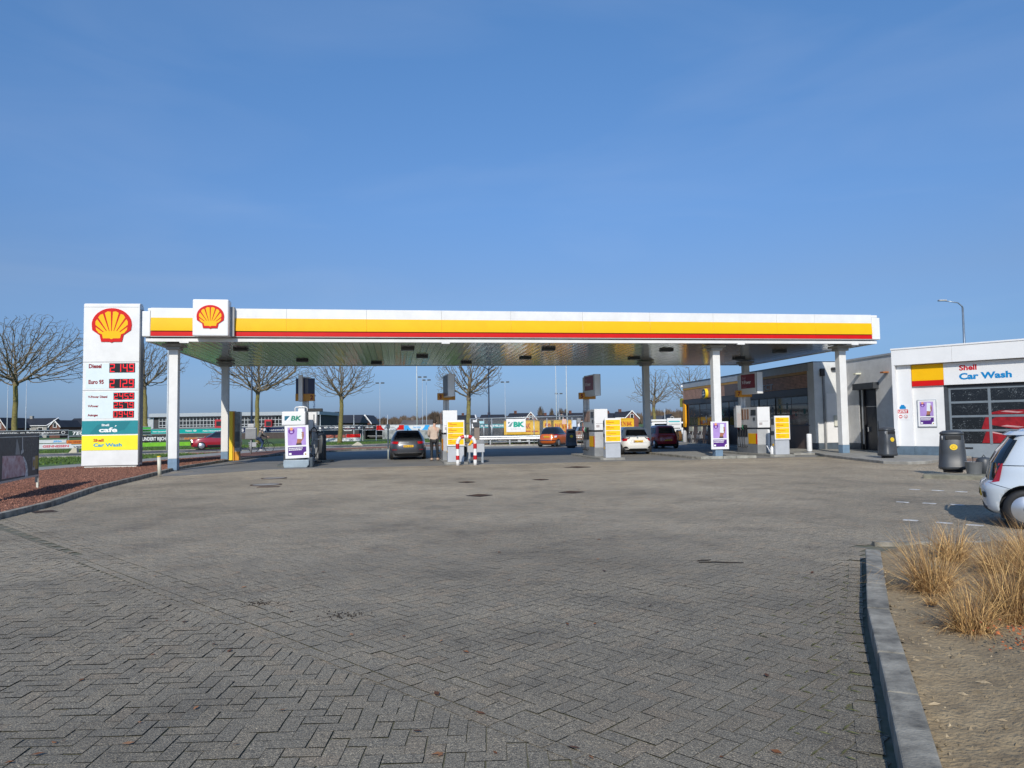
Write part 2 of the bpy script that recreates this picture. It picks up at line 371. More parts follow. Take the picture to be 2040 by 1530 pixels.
def left_of_gutter(wx, wy):
    ok = np.ones(wx.shape, bool)
    for (x0, y0), (x1, y1) in zip(rg_poly[:-1], rg_poly[1:]):
        k = (wy >= y0) & (wy < y1); xx = x0+(wy-y0)*(x1-x0)/(y1-y0)
        ok &= ~(k & (wx > xx+0.08))
    ok &= ~((wy < rg_poly[0][1]) & (wx > rg_poly[0][0]))
    return ok
kerb_soil_top = [(4.62, 9.95), (6.4, 9.8), (9.8, 6.6), (30, 4)]
def notsoil(wx, wy):
    poly = kerbR+[(4.62, 9.99), (6.45, 9.84), (9.9, 6.6), (30, 4), (30, -9), (kerbR[0][0], -9)]
    return ~inpoly(wx, wy, poly)
def base_region(wx, wy): return inpoly(wx, wy, forecourt) & (wy < apron_edge(wx)+0.02) & (np.abs(wx) < 0.74*wy+2.0) & (wy > 0.8)
def rA(wx, wy): return base_region(wx, wy) & (side(wx, wy) < -0.005) & left_of_gutter(wx, wy)
def rB(wx, wy): return base_region(wx, wy) & (side(wx, wy) > 0.15) & left_of_gutter(wx, wy) & notsoil(wx, wy)
def lower(a):
    cx, cy = a[:, :, 0].mean(1), a[:, :, 1].mean(1); sd = side(cx, cy); k = (sd > -0.17) & (sd < 0.33)
    for (x0, y0), (x1, y1) in zip(rg_poly[:-1], rg_poly[1:]):
        q = (cy >= y0-.1) & (cy < y1+.1); xx = x0+(cy-y0)*(x1-x0)/(y1-y0); k |= q & (cx > xx-0.14)
    a[k, :, 2] -= 0.0035; return a
parts = [bricks(R(91.5), (-1.3, 3), rA, ext=26, jig=1.5), bricks(R(-44.5), tuple(C0+CN*0.162), rB, ext=60, jig=.8)]; parts = [lower(a) for a in parts]
# the double row along the seam and the row in the gutter
def row(path, off, wd=0.1, ln=0.2):
    xs, ys, an = [], [], []
    for (x0, y0), (x1, y1) in zip(path[:-1], path[1:]):
        d = Vector((x1-x0, y1-y0)); L = d.length; d.normalize(); nn = Vector((-d.y, d.x)); k = int(L/(ln+0.008))
        for i in range(k):
            p = Vector((x0, y0))+d*(i+0.5)*(L/k)+nn*off; xs.append(p.x); ys.append(p.y); an.append(math.atan2(d.y, d.x))
    return make_bricks(np.array(xs), np.array(ys), np.full(len(xs), ln), np.full(len(xs), wd), np.array(an))
seam = [tuple(C0-CD*6.0), tuple(C0+CD*9)]
r1 = row(seam, 0.0); r2 = row(seam, 0.11+0.0); 
def fil(a):
    m = base_region(a[:, :, 0].mean(1), a[:, :, 1].mean(1)) & left_of_gutter(a[:, :, 0].mean(1), a[:, :, 1].mean(1)); return a[m]
parts += [fil(r1), fil(r2), row(rgutter[:], -0.075, 0.135, 0.2)]
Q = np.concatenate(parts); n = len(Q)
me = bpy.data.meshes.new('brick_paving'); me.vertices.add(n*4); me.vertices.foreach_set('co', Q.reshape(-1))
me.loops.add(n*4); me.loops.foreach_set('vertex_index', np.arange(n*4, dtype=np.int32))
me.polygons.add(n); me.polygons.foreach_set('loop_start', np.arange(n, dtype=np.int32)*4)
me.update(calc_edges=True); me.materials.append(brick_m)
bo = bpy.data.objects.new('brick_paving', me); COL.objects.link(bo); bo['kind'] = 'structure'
print('bricks', n)
# moss in the joints near the kerb on the right, dirt in the gutter: little low tufts
moss_m = mat('joint_moss', (0.11, 0.115, 0.045), 0.95, var=0.3, scale=9)
mm = MB()
for i in range(420):
    # on the joint lattice of the 45 degree herringbone field
    px = 1712-abs(random.gauss(0, 75)); py = random.uniform(1150, 1500)
    p = G(px, py); o_ = C0+CN*0.162; q = p.xy-o_; ca_, sa_ = math.cos(R(-44.5)), math.sin(R(-44.5)); lx, ly = q.x*ca_+q.y*sa_, -q.x*sa_+q.y*ca_
    w_ = .1055; i_, j_ = round(lx/w_), round(ly/w_)
    if (i_-j_) % 4 not in (0, 3): continue
    hz_ = (i_-j_) % 4 == 0; cx_, cy_ = (i_*w_+w_/2, j_*w_) if hz_ else (i_*w_, j_*w_-w_/2)
    p = Vector((o_.x+cx_*ca_-cy_*sa_, o_.y+cx_*sa_+cy_*ca_, 0)); a = R(-44.5)+(0 if hz_ else R(90)); l = random.uniform(0.02, 0.05); wd = random.uniform(0.003, 0.007)
    M = Matrix.Translation(p) @ Matrix.Rotation(a, 4, 'Z')
    pts = [M @ Vector((l*math.cos(t)*random.uniform(0.7, 1), wd*math.sin(t)*random.uniform(0.6, 1.2), 0.004)) for t in np.linspace(0, 6.28, 9)[:-1]]
    mm.add(pts+[M @ Vector((0, 0, 0.009))], [(k, (k+1) % 8, 8) for k in range(8)])
o = mm.build('joint_moss', moss_m); tag(o, 'green moss growing in the brick joints along the kerb', 'moss', kind='stuff')

# --- liquid tight floor under the canopy
ap = [(-12.9, 27.2), (-12.3, 26.9), (-11.2, 28.4), (-10.2, 30.17), (-3, 31.32), (8.9, 33.22), (14, 34.04), (15.0, 36.0), (14.4, 44), (13.0, 56), (-8, 56.5), (-11.5, 52.5), (-13.6, 48), (-14.7, 43), (-14.75, 38), (-14.2, 31.2), (-13.4, 27.6)]
struct('concrete_floor', MB().slab(ap, -0.05, 0.004), concrete_m)
struct('rear_paving', MB().slab([(-8, 56.55), (13.1, 56.05), (13.1, 60.9), (8, 60.9), (-8, 60.9)], -0.05, 0.002), walk_m)
# --- kerb of the gravel bed
def kerb(name, path, wd, z, m, cut=1.0, inner=1):
    mb = MB(); P = [Vector(p) for p in path]; segs = []
    for a, b in zip(P[:-1], P[1:]):
        k = max(1, round((b-a).length/cut))
        for i in range(k): segs.append((a.lerp(b, i/k), a.lerp(b, (i+1)/k)))
    nrm = []
    pts = [s[0] for s in segs]+[segs[-1][1]]
    for i in range(len(pts)):
        d = (pts[min(i+1, len(pts)-1)]-pts[max(i-1, 0)]).normalized(); nrm.append(Vector((-d.y, d.x))*inner)
    for i in range(len(segs)):
        a, b = pts[i], pts[i+1]; g = (b-a).normalized()*0.004; jz = random.uniform(-0.004, 0.004); jn = random.uniform(-0.004, 0.004)
        q = [a+g+nrm[i]*jn, b-g+nrm[i+1]*jn, b-g+nrm[i+1]*wd, a+g+nrm[i]*wd]
        if inner < 0: q = q[::-1]
        mb.slab([(v.x, v.y) for v in q][::1], -0.06, z+jz)
    return struct(name, mb, m, bevel=0.012)
kerb('kerb', KL, 0.14, 0.12, kerb_m, 1.0, 1)
kerb('kerb_right', kerbR, 0.165, 0.14, kerb_m, 1.0, -1)
struct('kerb_edge', MB().slab([(4.80, 9.95), (4.80, 9.87), (6.38, 9.72), (9.75, 6.5), (9.85, 6.55), (6.44, 9.82)], -0.05, 0.05), kerb_m)
# --- gravel bed
grav_m = mat('red_lava_gravel', (0.20, 0.092, 0.062), 0.95, var=0.4, scale=35, bump=1.0, bscale=30, col2=(0.10, 0.042, 0.03))
GB = [(x-0.13, y) for x, y in KL[:-1]]+[(-14.0, 56.5), (-17.0, 56.0), (-17.9, 48), (-18.6, 38), (-19.6, 31), (-18.9, 26), (-18.0, 16), (-16, 3), (-15, -4)]
struct('gravel_bed', MB().slab([(p[0], p[1]) for p in GB], -0.05, 0.085), grav_m)
stone_m = mat('lava_stones', (0.235, 0.105, 0.070), 0.9, var=0.2, scale=20); island(stone_m, tints=[(0, (0.35, 0.35, 0.4)), (0.5, (0.9, 0.9, 0.9)), (0.9, (1.3, 1.25, 1.2)), (1, (1.8, 2.0, 2.0))])
n = 42000; xs = rng.uniform(-19.6, -9.2, n*3); ys = 10+32*rng.beta(1.2, 1.6, n*3)
k = inpoly(xs, ys, GB) & (np.abs(xs) < 0.72*ys+1.5); xs = xs[k][:n]; ys = ys[k][:n]; n = len(xs)
vs = np.empty((n, 5, 3)); sz = rng.uniform(0.012, 0.034, n)*(1+0.02*(ys-14).clip(0)); th = rng.uniform(0, 6.28, n)
for q in range(4):
    a = th+q*1.5708+rng.uniform(-0.3, 0.3, n); r = sz*rng.uniform(0.7, 1.3, n)
    vs[:, q, 0] = xs+r*np.cos(a); vs[:, q, 1] = ys+r*np.sin(a); vs[:, q, 2] = 0.085+rng.uniform(-0.005, 0.012, n)
vs[:, 4, 0] = xs; vs[:, 4, 1] = ys; vs[:, 4, 2] = 0.092+sz*rng.uniform(0.5, 1.0, n)
fs = (np.arange(n)[:, None, None]*5+np.array([[0, 1, 4], [1, 2, 4], [2, 3, 4], [3, 0, 4]])[None]).reshape(-1, 3)
me = bpy.data.meshes.new('gravel'); me.from_pydata(vs.reshape(-1, 3).tolist(), [], fs.tolist()); me.materials.append(stone_m)
o = bpy.data.objects.new('gravel', me); COL.objects.link(o); tag(o, 'loose red lava gravel in the bed by the price sign', 'gravel', kind='stuff')
# --- path, verge and road behind, running away to the right
struct('footpath', MB().slab([(-19.6, 31), (-18.6, 38), (-17.9, 48), (-17.0, 56.0), (-14, 60.5), (-16.0, 61.5), (-19.6, 56.5), (-20.6, 48), (-21.4, 38), (-22.3, 31), (-21.6, 20), (-18.6, 3), (-16, 3), (-18, 16), (-18.9, 26)], -0.05, 0.06), walk_m)
rd = Vector((0.815, 0.579)); rn = Vector((-rd.y, rd.x))
def strip(name, o0, w0, w1, t0, t1, z, m, kind='structure'):
    a = Vector(o0); q = [a+rd*t0+rn*w0, a+rd*t1+rn*w0, a+rd*t1+rn*w1, a+rd*t0+rn*w1]
    return struct(name, MB().slab([(v.x, v.y) for v in q], -0.06, z), m)
RO = G(80, 911)
strip('cycle_path', RO.xy, -2.6, -0.6, 9, 200, 0.015, redwalk_m)
strip('road', RO.xy, 0, 6.3, -60, 200, 0.02, asph_m)
strip('cycle_path_far', RO.xy, 7.6, 9.4, -60, 200, 0.012, redwalk_m)
strip('road_edge', RO.xy, 6.3, 6.55, -60, 200, 0.08, kerbl_m)
strip('road_edge_near', RO.xy, -0.2, 0, -60, 200, 0.05, kerbl_m)
dm = MB()
for i in range(-10, 40):
    a = RO.xy+rd*(i*4.0)+rn*3.1; q = [a, a+rd*1.6, a+rd*1.6+rn*0.12, a+rn*0.12]; dm.slab([(v.x, v.y) for v in q], 0.0, 0.025)
struct('road_markings', dm, WHITE)
# grass blades on the verges
gb_m = mat('grass_blades', (0.085, 0.155, 0.030), 0.8, var=0.2, scale=0.6); island(gb_m, tints=[(0, (0.6, 0.65, 0.6)), (0.6, (1, 1, 1)), (0.93, (1.3, 1.15, 0.8)), (1, (1.9, 1.8, 1.2))])
n = 60000
t = rng.uniform(-22, 60, n); wv = np.where(rng.random(n) < 0.6, rng.uniform(-12.5, -0.3, n), rng.uniform(9.5, 22, n))
xs = RO.x+rd.x*t+rn.x*wv; ys = RO.y+rd.y*t+rn.y*wv
far_edge = [(-22.3, 20), (-22.3, 31), (-21.4, 38), (-20.6, 48), (-19.6, 56.5), (-16, 61.5), (-10, 64), (60, 75), (60, 200), (-200, 200), (-200, 10)]
k = inpoly(xs, ys, far_edge); k &= ~((wv < -0.6) & (wv > -2.6) & (t > 9)); xs = xs[k]; ys = ys[k]; n = len(xs)
vs = np.empty((n, 3, 3)); a = rng.uniform(0, 3.14, n); hw = rng.uniform(0.02, 0.05, n); hh = rng.uniform(0.04, 0.13, n)
vs[:, 0] = np.stack([xs-hw*np.cos(a), ys-hw*np.sin(a), np.full(n, -0.05)], 1); vs[:, 1] = np.stack([xs+hw*np.cos(a), ys+hw*np.sin(a), np.full(n, -0.05)], 1)
vs[:, 2] = np.stack([xs+rng.normal(0, .04, n), ys+rng.normal(0, .04, n), -0.05+hh], 1)
me = bpy.data.meshes.new('verge_grass'); me.from_pydata(vs.reshape(-1, 3).tolist(), [], np.arange(n*3).reshape(-1, 3).tolist()); me.materials.append(gb_m)
o = bpy.data.objects.new('verge_grass', me); COL.objects.link(o); tag(o, 'short green grass on the verges along the road', 'grass', kind='stuff')
# --- soil bed on the right with its clods
soil_m = mat('sandy_soil', (0.35, 0.265, 0.155), 0.95, var=0.2, scale=5, bump=1.0, bscale=34, col2=(0.19, 0.140, 0.082), detail=9)
SB = [(x+0.16, y) for x, y in kerbR]+[(6.36, 9.74), (9.74, 6.5), (30, 4), (30, -9), (kerbR[0][0]+0.16, -9)]
gx = np.linspace(1.2, 11, 130); gy = np.linspace(-1, 9.9, 145); mb = MB()
hz = lambda x, y: 0.085+0.035*math.sin(x*1.3+y*0.8)+0.02*math.sin(x*4.1-y*2.7)+random.uniform(-0.012, 0.012)
V = [[(x, y, hz(x, y)) for x in gx] for y in gy]
X, Y = np.meshgrid((gx[:-1]+gx[1:])/2, (gy[:-1]+gy[1:])/2); IN = inpoly(X.ravel(), Y.ravel(), SB).reshape(X.shape)
vv = [p for r_ in V for p in r_]; nx = len(gx)
mb.add(vv, [(j*nx+i, j*nx+i+1, (j+1)*nx+i+1, (j+1)*nx+i) for j in range(len(gy)-1) for i in range(nx-1) if IN[j, i]], True)
mb.slab([(p[0], p[1]) for p in SB][::-1], -0.05, 0.03)
struct('soil_bed', mb, soil_m)
clod_m = mat('soil_clods', (0.30, 0.235, 0.15), 0.95, var=0.2, scale=20); island(clod_m, tints=[(0, (0.5, 0.5, 0.5)), (0.8, (1.1, 1.1, 1.1)), (1, (1.7, 1.75, 1.8))])
mb = MB()
for i in range(9000):
    y = 1.5+8.3*random.random()**1.6; x = random.uniform(1.5, 9.5)
    if not inpoly(np.array([x]), np.array([y]), SB)[0] or x > 0.75*y+1.2: continue
    s_ = random.uniform(0.003, 0.016); z = 0.085+0.035*math.sin(x*1.3+y*0.8)+0.02*math.sin(x*4.1-y*2.7)
    l = random.choice((1, 1, 1, 3.5)); a = random.uniform(0, 3.14); ca, sa = math.cos(a), math.sin(a)
    q = [(l*s_, 0), (0, s_), (-l*s_, 0), (0, -s_)]
    mb.add([(x+u*ca-v*sa, y+u*sa+v*ca, z-0.004) for u, v in q]+[(x, y, z+s_*0.9)], [(0, 1, 4), (1, 2, 4), (2, 3, 4), (3, 0, 4)])
o = mb.build('soil_clods', clod_m); tag(o, 'small clods, stones and dry bits lying on the sandy soil', 'clods', kind='stuff')
# --- covers, drains and painted dashes in the paving
rust_m = mat('rusty_iron', (0.095, 0.055, 0.038), 0.8, 0.3, var=0.25, scale=8)
iron_m = mat('cast_iron', (0.040, 0.036, 0.036), 0.7, 0.3, var=0.2, scale=12, bump=0.6, bscale=30)
def manhole(px, py, r, lab, inner=True):
    p = G(px, py); e = empty('manhole_cover', (p.x, p.y, 0.012), 0, lab, 'manhole cover', 'round manhole covers')
    mb = MB()
    for i in range(32):
        a0, a1 = 2*math.pi*i/32, 2*math.pi*(i+1)/32
        mb.slab([(r*math.cos(a0), r*math.sin(a0)), (r*math.cos(a1), r*math.sin(a1)), (r*.86*math.cos(a1), r*.86*math.sin(a1)), (r*.86*math.cos(a0), r*.86*math.sin(a0))][::1], -0.01, 0.004)
    mb.build('rim', rust_m, e)
    MB().slab([(r*.855*math.cos(2*math.pi*i/32), r*.855*math.sin(2*math.pi*i/32)) for i in range(32)], -0.012, 0.001).build('lid', walk_m, e)
manhole(546, 953, 0.42, 'round rust rimmed manhole cover nearest the pumps, behind the other one')
manhole(530, 966, 0.46, 'round rust rimmed manhole cover nearer the camera of the pair')
p = G(535, 970.5); o = box('drain_cover', rust_m, None, -.3, .3, -.12, .12, -.01, .014); o.location = (p.x, p.y, 0); tag(o, 'small rusty rectangular lid beside the nearer round cover', 'drain cover')
drains = ((930, 961, 0.36, 'dark square drain grate below the barrier, left of three in a row'), (1077, 956, 0.36, 'dark square drain grate behind and between the other grates'),
          (955, 987.5, 0.45, 'largest dark drain grate, nearest the camera in the middle of the paving'), (1139, 981, 0.45, 'dark drain grate in the paving straight below pump number 5'),
          (1150, 931, 0.75, 'wide flat drain cover closest to the pump islands'), (88, 1020, 0.4, 'dark drain slot beside the left kerb'))
first = None
for px, py, s_, lab in drains:
    p = G(px, py)
    if first is None:
        e = empty('drain_grate', (p.x, p.y, 0.01), R(-44), lab, 'drain grate', 'drain grates in the paving'); first = e
        MB().box(-.5, .5, -.5, .5, -.012, .003).build('frame', iron_m, e); mb = MB()
        for i in range(7): mb.box(-.42, .42, -.40+i*.125, -.34+i*.125, .003, .009)
        mb.build('bars', rust_m, e); e.scale = (s_,)*2+(1,)
    else:
        c = copy_tree(first, loc=(p.x, p.y, 0.01), rz=R(-44+random.uniform(-6, 6)), label=lab); c.scale = (s_,)*2+(1,)
dsh = MB()
for row_ in (((1812, 975), (1832, 976)), ((1857, 977), (1880, 978)), ((1904, 979.5), (1927, 980.5)), ((1787, 1000), (1810, 1001.5)), ((1839, 1002.5), (1864, 1004)), ((1894, 1005), (1920, 1007)), ((1800, 1036), (1829, 1038)), ((1866, 1041), (1897, 1043.5)), ((1925, 1045.5), (1960, 1048)), ((1955, 982), (1975, 983))):
    a, b = G(*row_[0]).xy, G(*row_[1]).xy; d = (b-a).normalized(); nn = Vector((-d.y, d.x))*0.045
    dsh.slab([tuple(a-nn), tuple(b-nn), tuple(b+nn), tuple(a+nn)], 0.0, 0.0105)
struct('parking_markings', dsh, mat('worn_white_paint', (0.50, 0.51, 0.52), 0.7, var=0.2, scale=8))
for px, py, l_, a_, lab in ((1437, 1122, .26, -.12, 'thin dark twig lying on the paving left of the kerb end'), (1403, 1118, .10, .3, 'short dark twig just left of the longer one')):
    p = G(px, py); o = MB().tube([(-l_, 0, .01), (-l_*.3, .01, .014), (l_*.4, -.008, .012), (l_, .01, .01)], [.006, .008, .007, .004], 5).build('twig', mat('twig_dark', (.03, .022, .016), .8, var=.1), None, loc=(p.x, p.y, 0), rz=a_); tag(o, lab, 'twig')
for px, py, s_, lab in ((690, 1227, .09, 'dark crumbly stain clump in the middle foreground of the paving'), (517, 1203, .07, 'smaller dark stain clump left of the other one')):
    p = G(px, py); mb = MB()
    for k in range(60):
        x, y, r_ = random.gauss(0, s_*1.2), random.gauss(0, s_*.7), random.uniform(.004, .012); mb.add([(x-r_, y, .003), (x, y-r_, .003), (x+r_, y, .003), (x, y+r_, .003), (x, y, .003+r_)], [(0, 1, 4), (1, 2, 4), (2, 3, 4), (3, 0, 4)])
    o = mb.build('dirt_clump', mat('dirt_dark', (.04, .03, .022), .9, var=.2), None, loc=(p.x, p.y, .003)); tag(o, lab, 'dirt', kind='stuff')
# leaves, twigs and litter specks
lm = mat('dead_leaf', (0.20, 0.075, 0.025), 0.8, var=0.2); island(lm, tints=[(0, (0.5, 0.5, 0.5)), (0.6, (1, 1, 1)), (1, (2.2, 3.2, 5))])
mb = MB()
for i in range(150):
    y = 2.5+18*random.random()**1.5; x = random.uniform(-0.7, 0.42)*y; s_ = random.uniform(0.006, 0.02); a = random.uniform(0, 6)
    mb.add([(x+s_*math.cos(a+k*1.57)*(1 if k % 2 else 2.1), y+s_*math.sin(a+k*1.57)*(1 if k % 2 else 2.1), 0.008+random.uniform(0, .008)) for k in range(4)], [(0, 1, 2, 3)])
o = mb.build('litter', lm); tag(o, 'tiny dead leaves, twigs and specks scattered over the paving', 'litter', kind='stuff')

# ================================================================ CANOPY
TH = R(9.09); U = Vector((math.cos(TH), math.sin(TH), 0)); VV = Vector((-math.sin(TH), math.cos(TH), 0)); CO = Vector((-14.82, 29.24, 0))
LC, DC, ZS = 32.62, 12.48, 5.27
def cw(a, b, z=0): return CO+U*a+VV*b+Vector((0, 0, z))
can = empty('canopy', CO, TH, 'large flat white canopy with yellow and red fascia stripes over the pumps', 'canopy')
soff_m = mat('glossy_soffit', (0.50, 0.495, 0.47), 0.13, 0.8, var=0.12, scale=0.35, bump=0.22, bscale=1.8)
roof = box('roof_deck', GREYM, can, 0.25, LC-0.25, 0.25, DC-0.2, ZS+0.09, ZS+0.45)
mb = MB(); k = 108; wst = (LC-0.24)/k
for i in range(k):
    x0 = 0.12+i*wst; z = ZS+0.003*(i % 2)
    mb.add([(x0+0.006, 0.12, z), (x0+wst-0.006, 0.12, z), (x0+wst-0.006, DC-0.12, z), (x0+0.006, DC-0.12, z), (x0+wst*0.5, 0.12, z+0.004), (x0+wst*.5, DC-.12, z+0.004)], [(0, 4, 5, 3)[::-1], (4, 1, 2, 5)[::-1]])
mb.build('soffit', soff_m, can)
box('soffit_backing', GREYD, can, 0.12, LC-0.12, 0.12, DC-0.12, ZS+0.03, ZS+0.08)
MB().box(0.11, LC-0.11, 0.10, 0.22, ZS-0.02, ZS+0.13).box(0.11, 0.2, 0.22, DC-0.12, ZS-0.02, ZS+0.1).box(LC-0.2, LC-0.11, 0.22, DC-0.12, ZS-0.02, ZS+0.1).box(0.11, LC-0.11, DC-0.12, DC-0.03, ZS-0.02, ZS+0.1).build('gutter', WHITE, can, 0.01)
for a in (1.4, 25.5, 31.2, 12.0): MB().box(a, a+0.35, 0.09, 0.24, ZS-0.07, ZS-0.02).build('gutter_outlet', WHITE, can)
# fascia boxes: front, sides, back
fz0, fz1 = ZS+0.17, ZS+1.34
_cwall = Wall(CO.xy, TH); GX0, GX1 = _cwall.loc(389, 640)[0]+.03, _cwall.loc(461, 640)[0]+.02; print('emblem box', GX0, GX1)   # emblem box
mb = MB(); xs = [0.32, 5.6, 8.85, 12.0, 15.0, 18.2, 21.3, 24.3, 27.4, 29.3, LC-0.42]
for a, b in zip(xs[:-1], xs[1:]): mb.box(a+0.003, b-0.003, 0.0, 0.25, fz0, fz1)
mb.build('fascia', WHITE, can, 0.006)
MB().box(0.0, 0.315, -0.02, 0.22, fz0, fz0+1.03).box(0.2, 0.34, 0.01, 0.2, fz0+1.03, fz1-0.01).build('corner_panel', WHITE, can, 0.03)
MB().box(LC-0.415, LC, -0.02, 0.22, fz0, fz0+1.03).box(LC-0.5, LC-0.1, 0.01, 0.2, fz0+1.03, fz1-0.01).build('corner_panel', WHITE, can, 0.03)
MB().box(0, 0.2, 0.225, DC, fz0, fz0+0.6).build('side_fascia', WHITE, can, 0.02); MB().box(LC-0.2, LC, 0.225, DC, fz0, fz0+0.6).build('side_fascia', WHITE, can, 0.02)
MB().box(0.2, LC-0.2, DC-0.2, DC, fz0, fz0+0.35).build('back_fascia', WHITE, can, 0.02)
def stripes(a, b):
    # convex yellow band with a red band that sits below it
    n = 7; prof = [(-0.004-0.05*math.sin(math.pi*i/n*0.5+0.0), fz0+0.77-0.53*i/n) for i in range(n+1)]
    y_ = MB(); 
    cuts = [a]+[x for x in xs if a+0.2 < x < b-0.2]+[b]
    for p, q in zip(cuts[:-1], cuts[1:]):
        vs = [(p+0.002, yy, zz) for yy, zz in prof]+[(q-0.002, yy, zz) for yy, zz in prof]; m_ = n+1
        y_.add(vs, [(i, i+1, m_+i+1, m_+i) for i in range(n)], True)
        y_.add([(p+0.002, -0.053, fz0+0.235), (q-0.002, -0.053, fz0+0.235), (q-0.002, 0, fz0+0.235), (p+0.002, 0, fz0+0.235)], [(0, 3, 2, 1)])
    y_.build('yellow_band', YEL, can)
    MB().box(a, b, -0.022, 0.0, fz0+0.03, fz0+0.205).build('red_band', REDP, can, 0.004)
    MB().box(a, b, -0.012, 0.0, fz0+0.205, fz0+0.232).build('dark_seam', mat('stripe_groove', (0.12, 0.006, 0.004), .6, var=0), can)
stripes(0.33, GX0-0.0); stripes(GX1+0.07, LC-0.43)
eb = box('emblem_box', PLASTIC, can, GX0, GX1-0.02, -0.55, 0.0, fz0-0.03, fz0+1.45, 0.045)
MB().box(GX1-0.02, GX1+0.13, -0.2, 0.0, fz0, fz0+1.2).build('emblem_box_frame', GREYM, can)
e = emblem(can, (GX0+GX1)/2-0.01, fz0+0.70, 1.05, -0.551, 0.03)
# columns
def column(a, b, lab, cap):
    p = cw(a, b); c = empty('canopy_column', p, TH, lab, 'column', 'square canopy columns')
    return c
cols = ((0.8, 0.8, 'white square canopy column nearest the price sign'), (24.6, 0.8, 'front white canopy column carrying the purple poster'), (31.0, 0.8, 'front right white canopy column beside the grey wall'),
        (0.95, 9.4, 'back left white canopy column beside the yellow totem'), (24.25, 9.4, 'shaded back canopy column behind the white hatchback'), (30.45, 9.4, 'shaded back canopy column behind the rightmost pump sign'))
shaft_m = mat('column_paint', (0.74, 0.74, 0.72), 0.45, var=0.05, scale=1.2)
c0 = None
for a, b, lab in cols:
    if c0 is None:
        c0 = empty('canopy_column', cw(a, b), TH, lab, 'column', 'square canopy columns')
        w_ = 0.35
        box('shaft', shaft_m, c0, 0, w_, 0, w_, 0.5, ZS-0.02, 0.012); box('plinth', PLINTH, c0, -0.004, w_+0.004, -0.004, w_+0.004, -0.05, 0.497, 0.01)
        MB().box(-0.22, w_+0.22, -0.22, w_+0.22, ZS-0.14, ZS-0.03).box(-0.1, w_+0.1, -0.1, w_+0.1, ZS-0.28, ZS-0.14).build('capital', mat('capital_grey', (.36, .35, .33), .5, var=.08), c0, 0.02)
        box('base_collar', mat('dark_collar', (0.06, 0.07, 0.08), .5), c0, -0.01, w_+0.01, -0.01, w_+0.01, -0.05, 0.03)
    else: copy_tree(c0, loc=cw(a, b), label=lab)
lamp0 = None
for i, (a, b) in enumerate(((3.2, 3.0), (5.2, 8.6), (10.6, 2.6), (11.4, 6.4), (9.0, 10.2), (17.2, 2.6), (16.9, 7.2), (14.0, 10.0), (23.2, 3.0), (23.0, 7.4), (29.5, 3.6), (29.2, 7.5))):
    if lamp0 is None:
        lamp0 = empty('canopy_light', cw(a, b, ZS-0.02), TH, None, 'light', 'flat square lights under the canopy')
        box('housing', GREYD, lamp0, -.3, .3, -.2, .2, -.08, .02, 0.01); box('lens', GREYM, lamp0, -.24, .24, -.15, .15, -.088, -.08); l_ = lamp0
    else: l_ = copy_tree(lamp0, loc=cw(a, b, ZS-0.02))
    l_['label'] = 'dark flat square light fixed under the canopy ceiling'

# ================================================================ PRICE SIGN
PW = 2.27; P0 = G(168, 938); P1 = G(272, 932)
pr = math.atan2((P1-P0).y, (P1-P0).x)*0.45
PY = 31.7
pl = AT(166, 938, PY); PH = AT(169, 604, PY).z
wS = (AT(271.5, 900, PY).x-AT(164.5, 900, PY).x)
sign = empty('price_sign', (pl.x-.10, PY, 0), R(6), 'tall white price sign with red emblem and fuel prices in red digits', 'price sign')
wS = wS/math.cos(R(6))*1.0
def zpx(py, px=220): return AT(px, py, PY).z
body = MB(); n = 8; zt = PH; r_ = 0.22
prof = [(0, 0.32)]
pts = [(0.02, 0.28)]  # side profile in y,z with a rounded top
sp = [(0.0, 0.19), (0.46, 0.19), (0.46, zt-r_)]+[(0.46-r_+r_*math.cos(R(90)*i/n), zt-r_+r_*math.sin(R(90)*i/n)) for i in range(1, n+1)]+[(0.07, zt), (0.0, zt-0.06)]
m_ = len(sp); body.add([(0, y, z) for y, z in sp]+[(wS, y, z) for y, z in sp], [tuple(range(m_-1, -1, -1)), tuple(range(m_, 2*m_))]+[(i, (i+1) % m_, m_+(i+1) % m_, m_+i) for i in range(m_)])
body.build('body', WHITE, sign, 0.01)
MB().box(wS+0.002, wS+0.03, 0.05, 0.43, 0.3, zt-0.25).build('side_frame', GREYM, sign, 0.01)
MB().box(0.1, wS-0.08, 0.06, 0.42, -0.1, 0.19).build('foot', mat('foot_concrete', (.55, .55, .52), .7), sign)
def X(px): return (px-165.5)/(272.5-165.5)*wS
def band(py0, py1, m, name, d=0.012, x0=0.01, x1=None):
    return box(name, m, sign, x0, x1 or wS-0.01, -d, 0.0, zpx(py1), zpx(py0), 0.003)
band(720, 721.2, GREYM, 'panel_gap', 0.003); band(776.7, 777.7, GREYM, 'panel_gap', 0.003); band(610.5, 611.2, GREYM, 'panel_gap', 0.003)
emblem(sign, X(219.5), zpx(651)+0.02, 1.66, 0.0, 0.035)
pale = mat('pale_blue_panel', (0.66, 0.75, 0.77), 0.35, var=0.02)
band(723.5, 774, pale, 'price_panel', 0.006, X(171.5), X(271)); band(780, 833.5, pale, 'price_panel', 0.006, X(171), X(270.5))
band(838, 865, TEAL, 'cafe_panel'); band(867.5, 897, mat('lemon_panel', (0.90, 0.78, 0.03), .35, var=0.02), 'wash_panel')
MB().prism([(X(180), zpx(864)), (X(215), zpx(864)), (X(247), zpx(856)), (X(258), zpx(840)), (X(225), zpx(840)), (X(195), zpx(846))], -0.0145, -0.012).build('cafe_pattern', TEALD, sign)
letters('Shell', WHITET, sign, X(203), zpx(848.5), 0.085, -0.016, 0.31, bold=0.05)
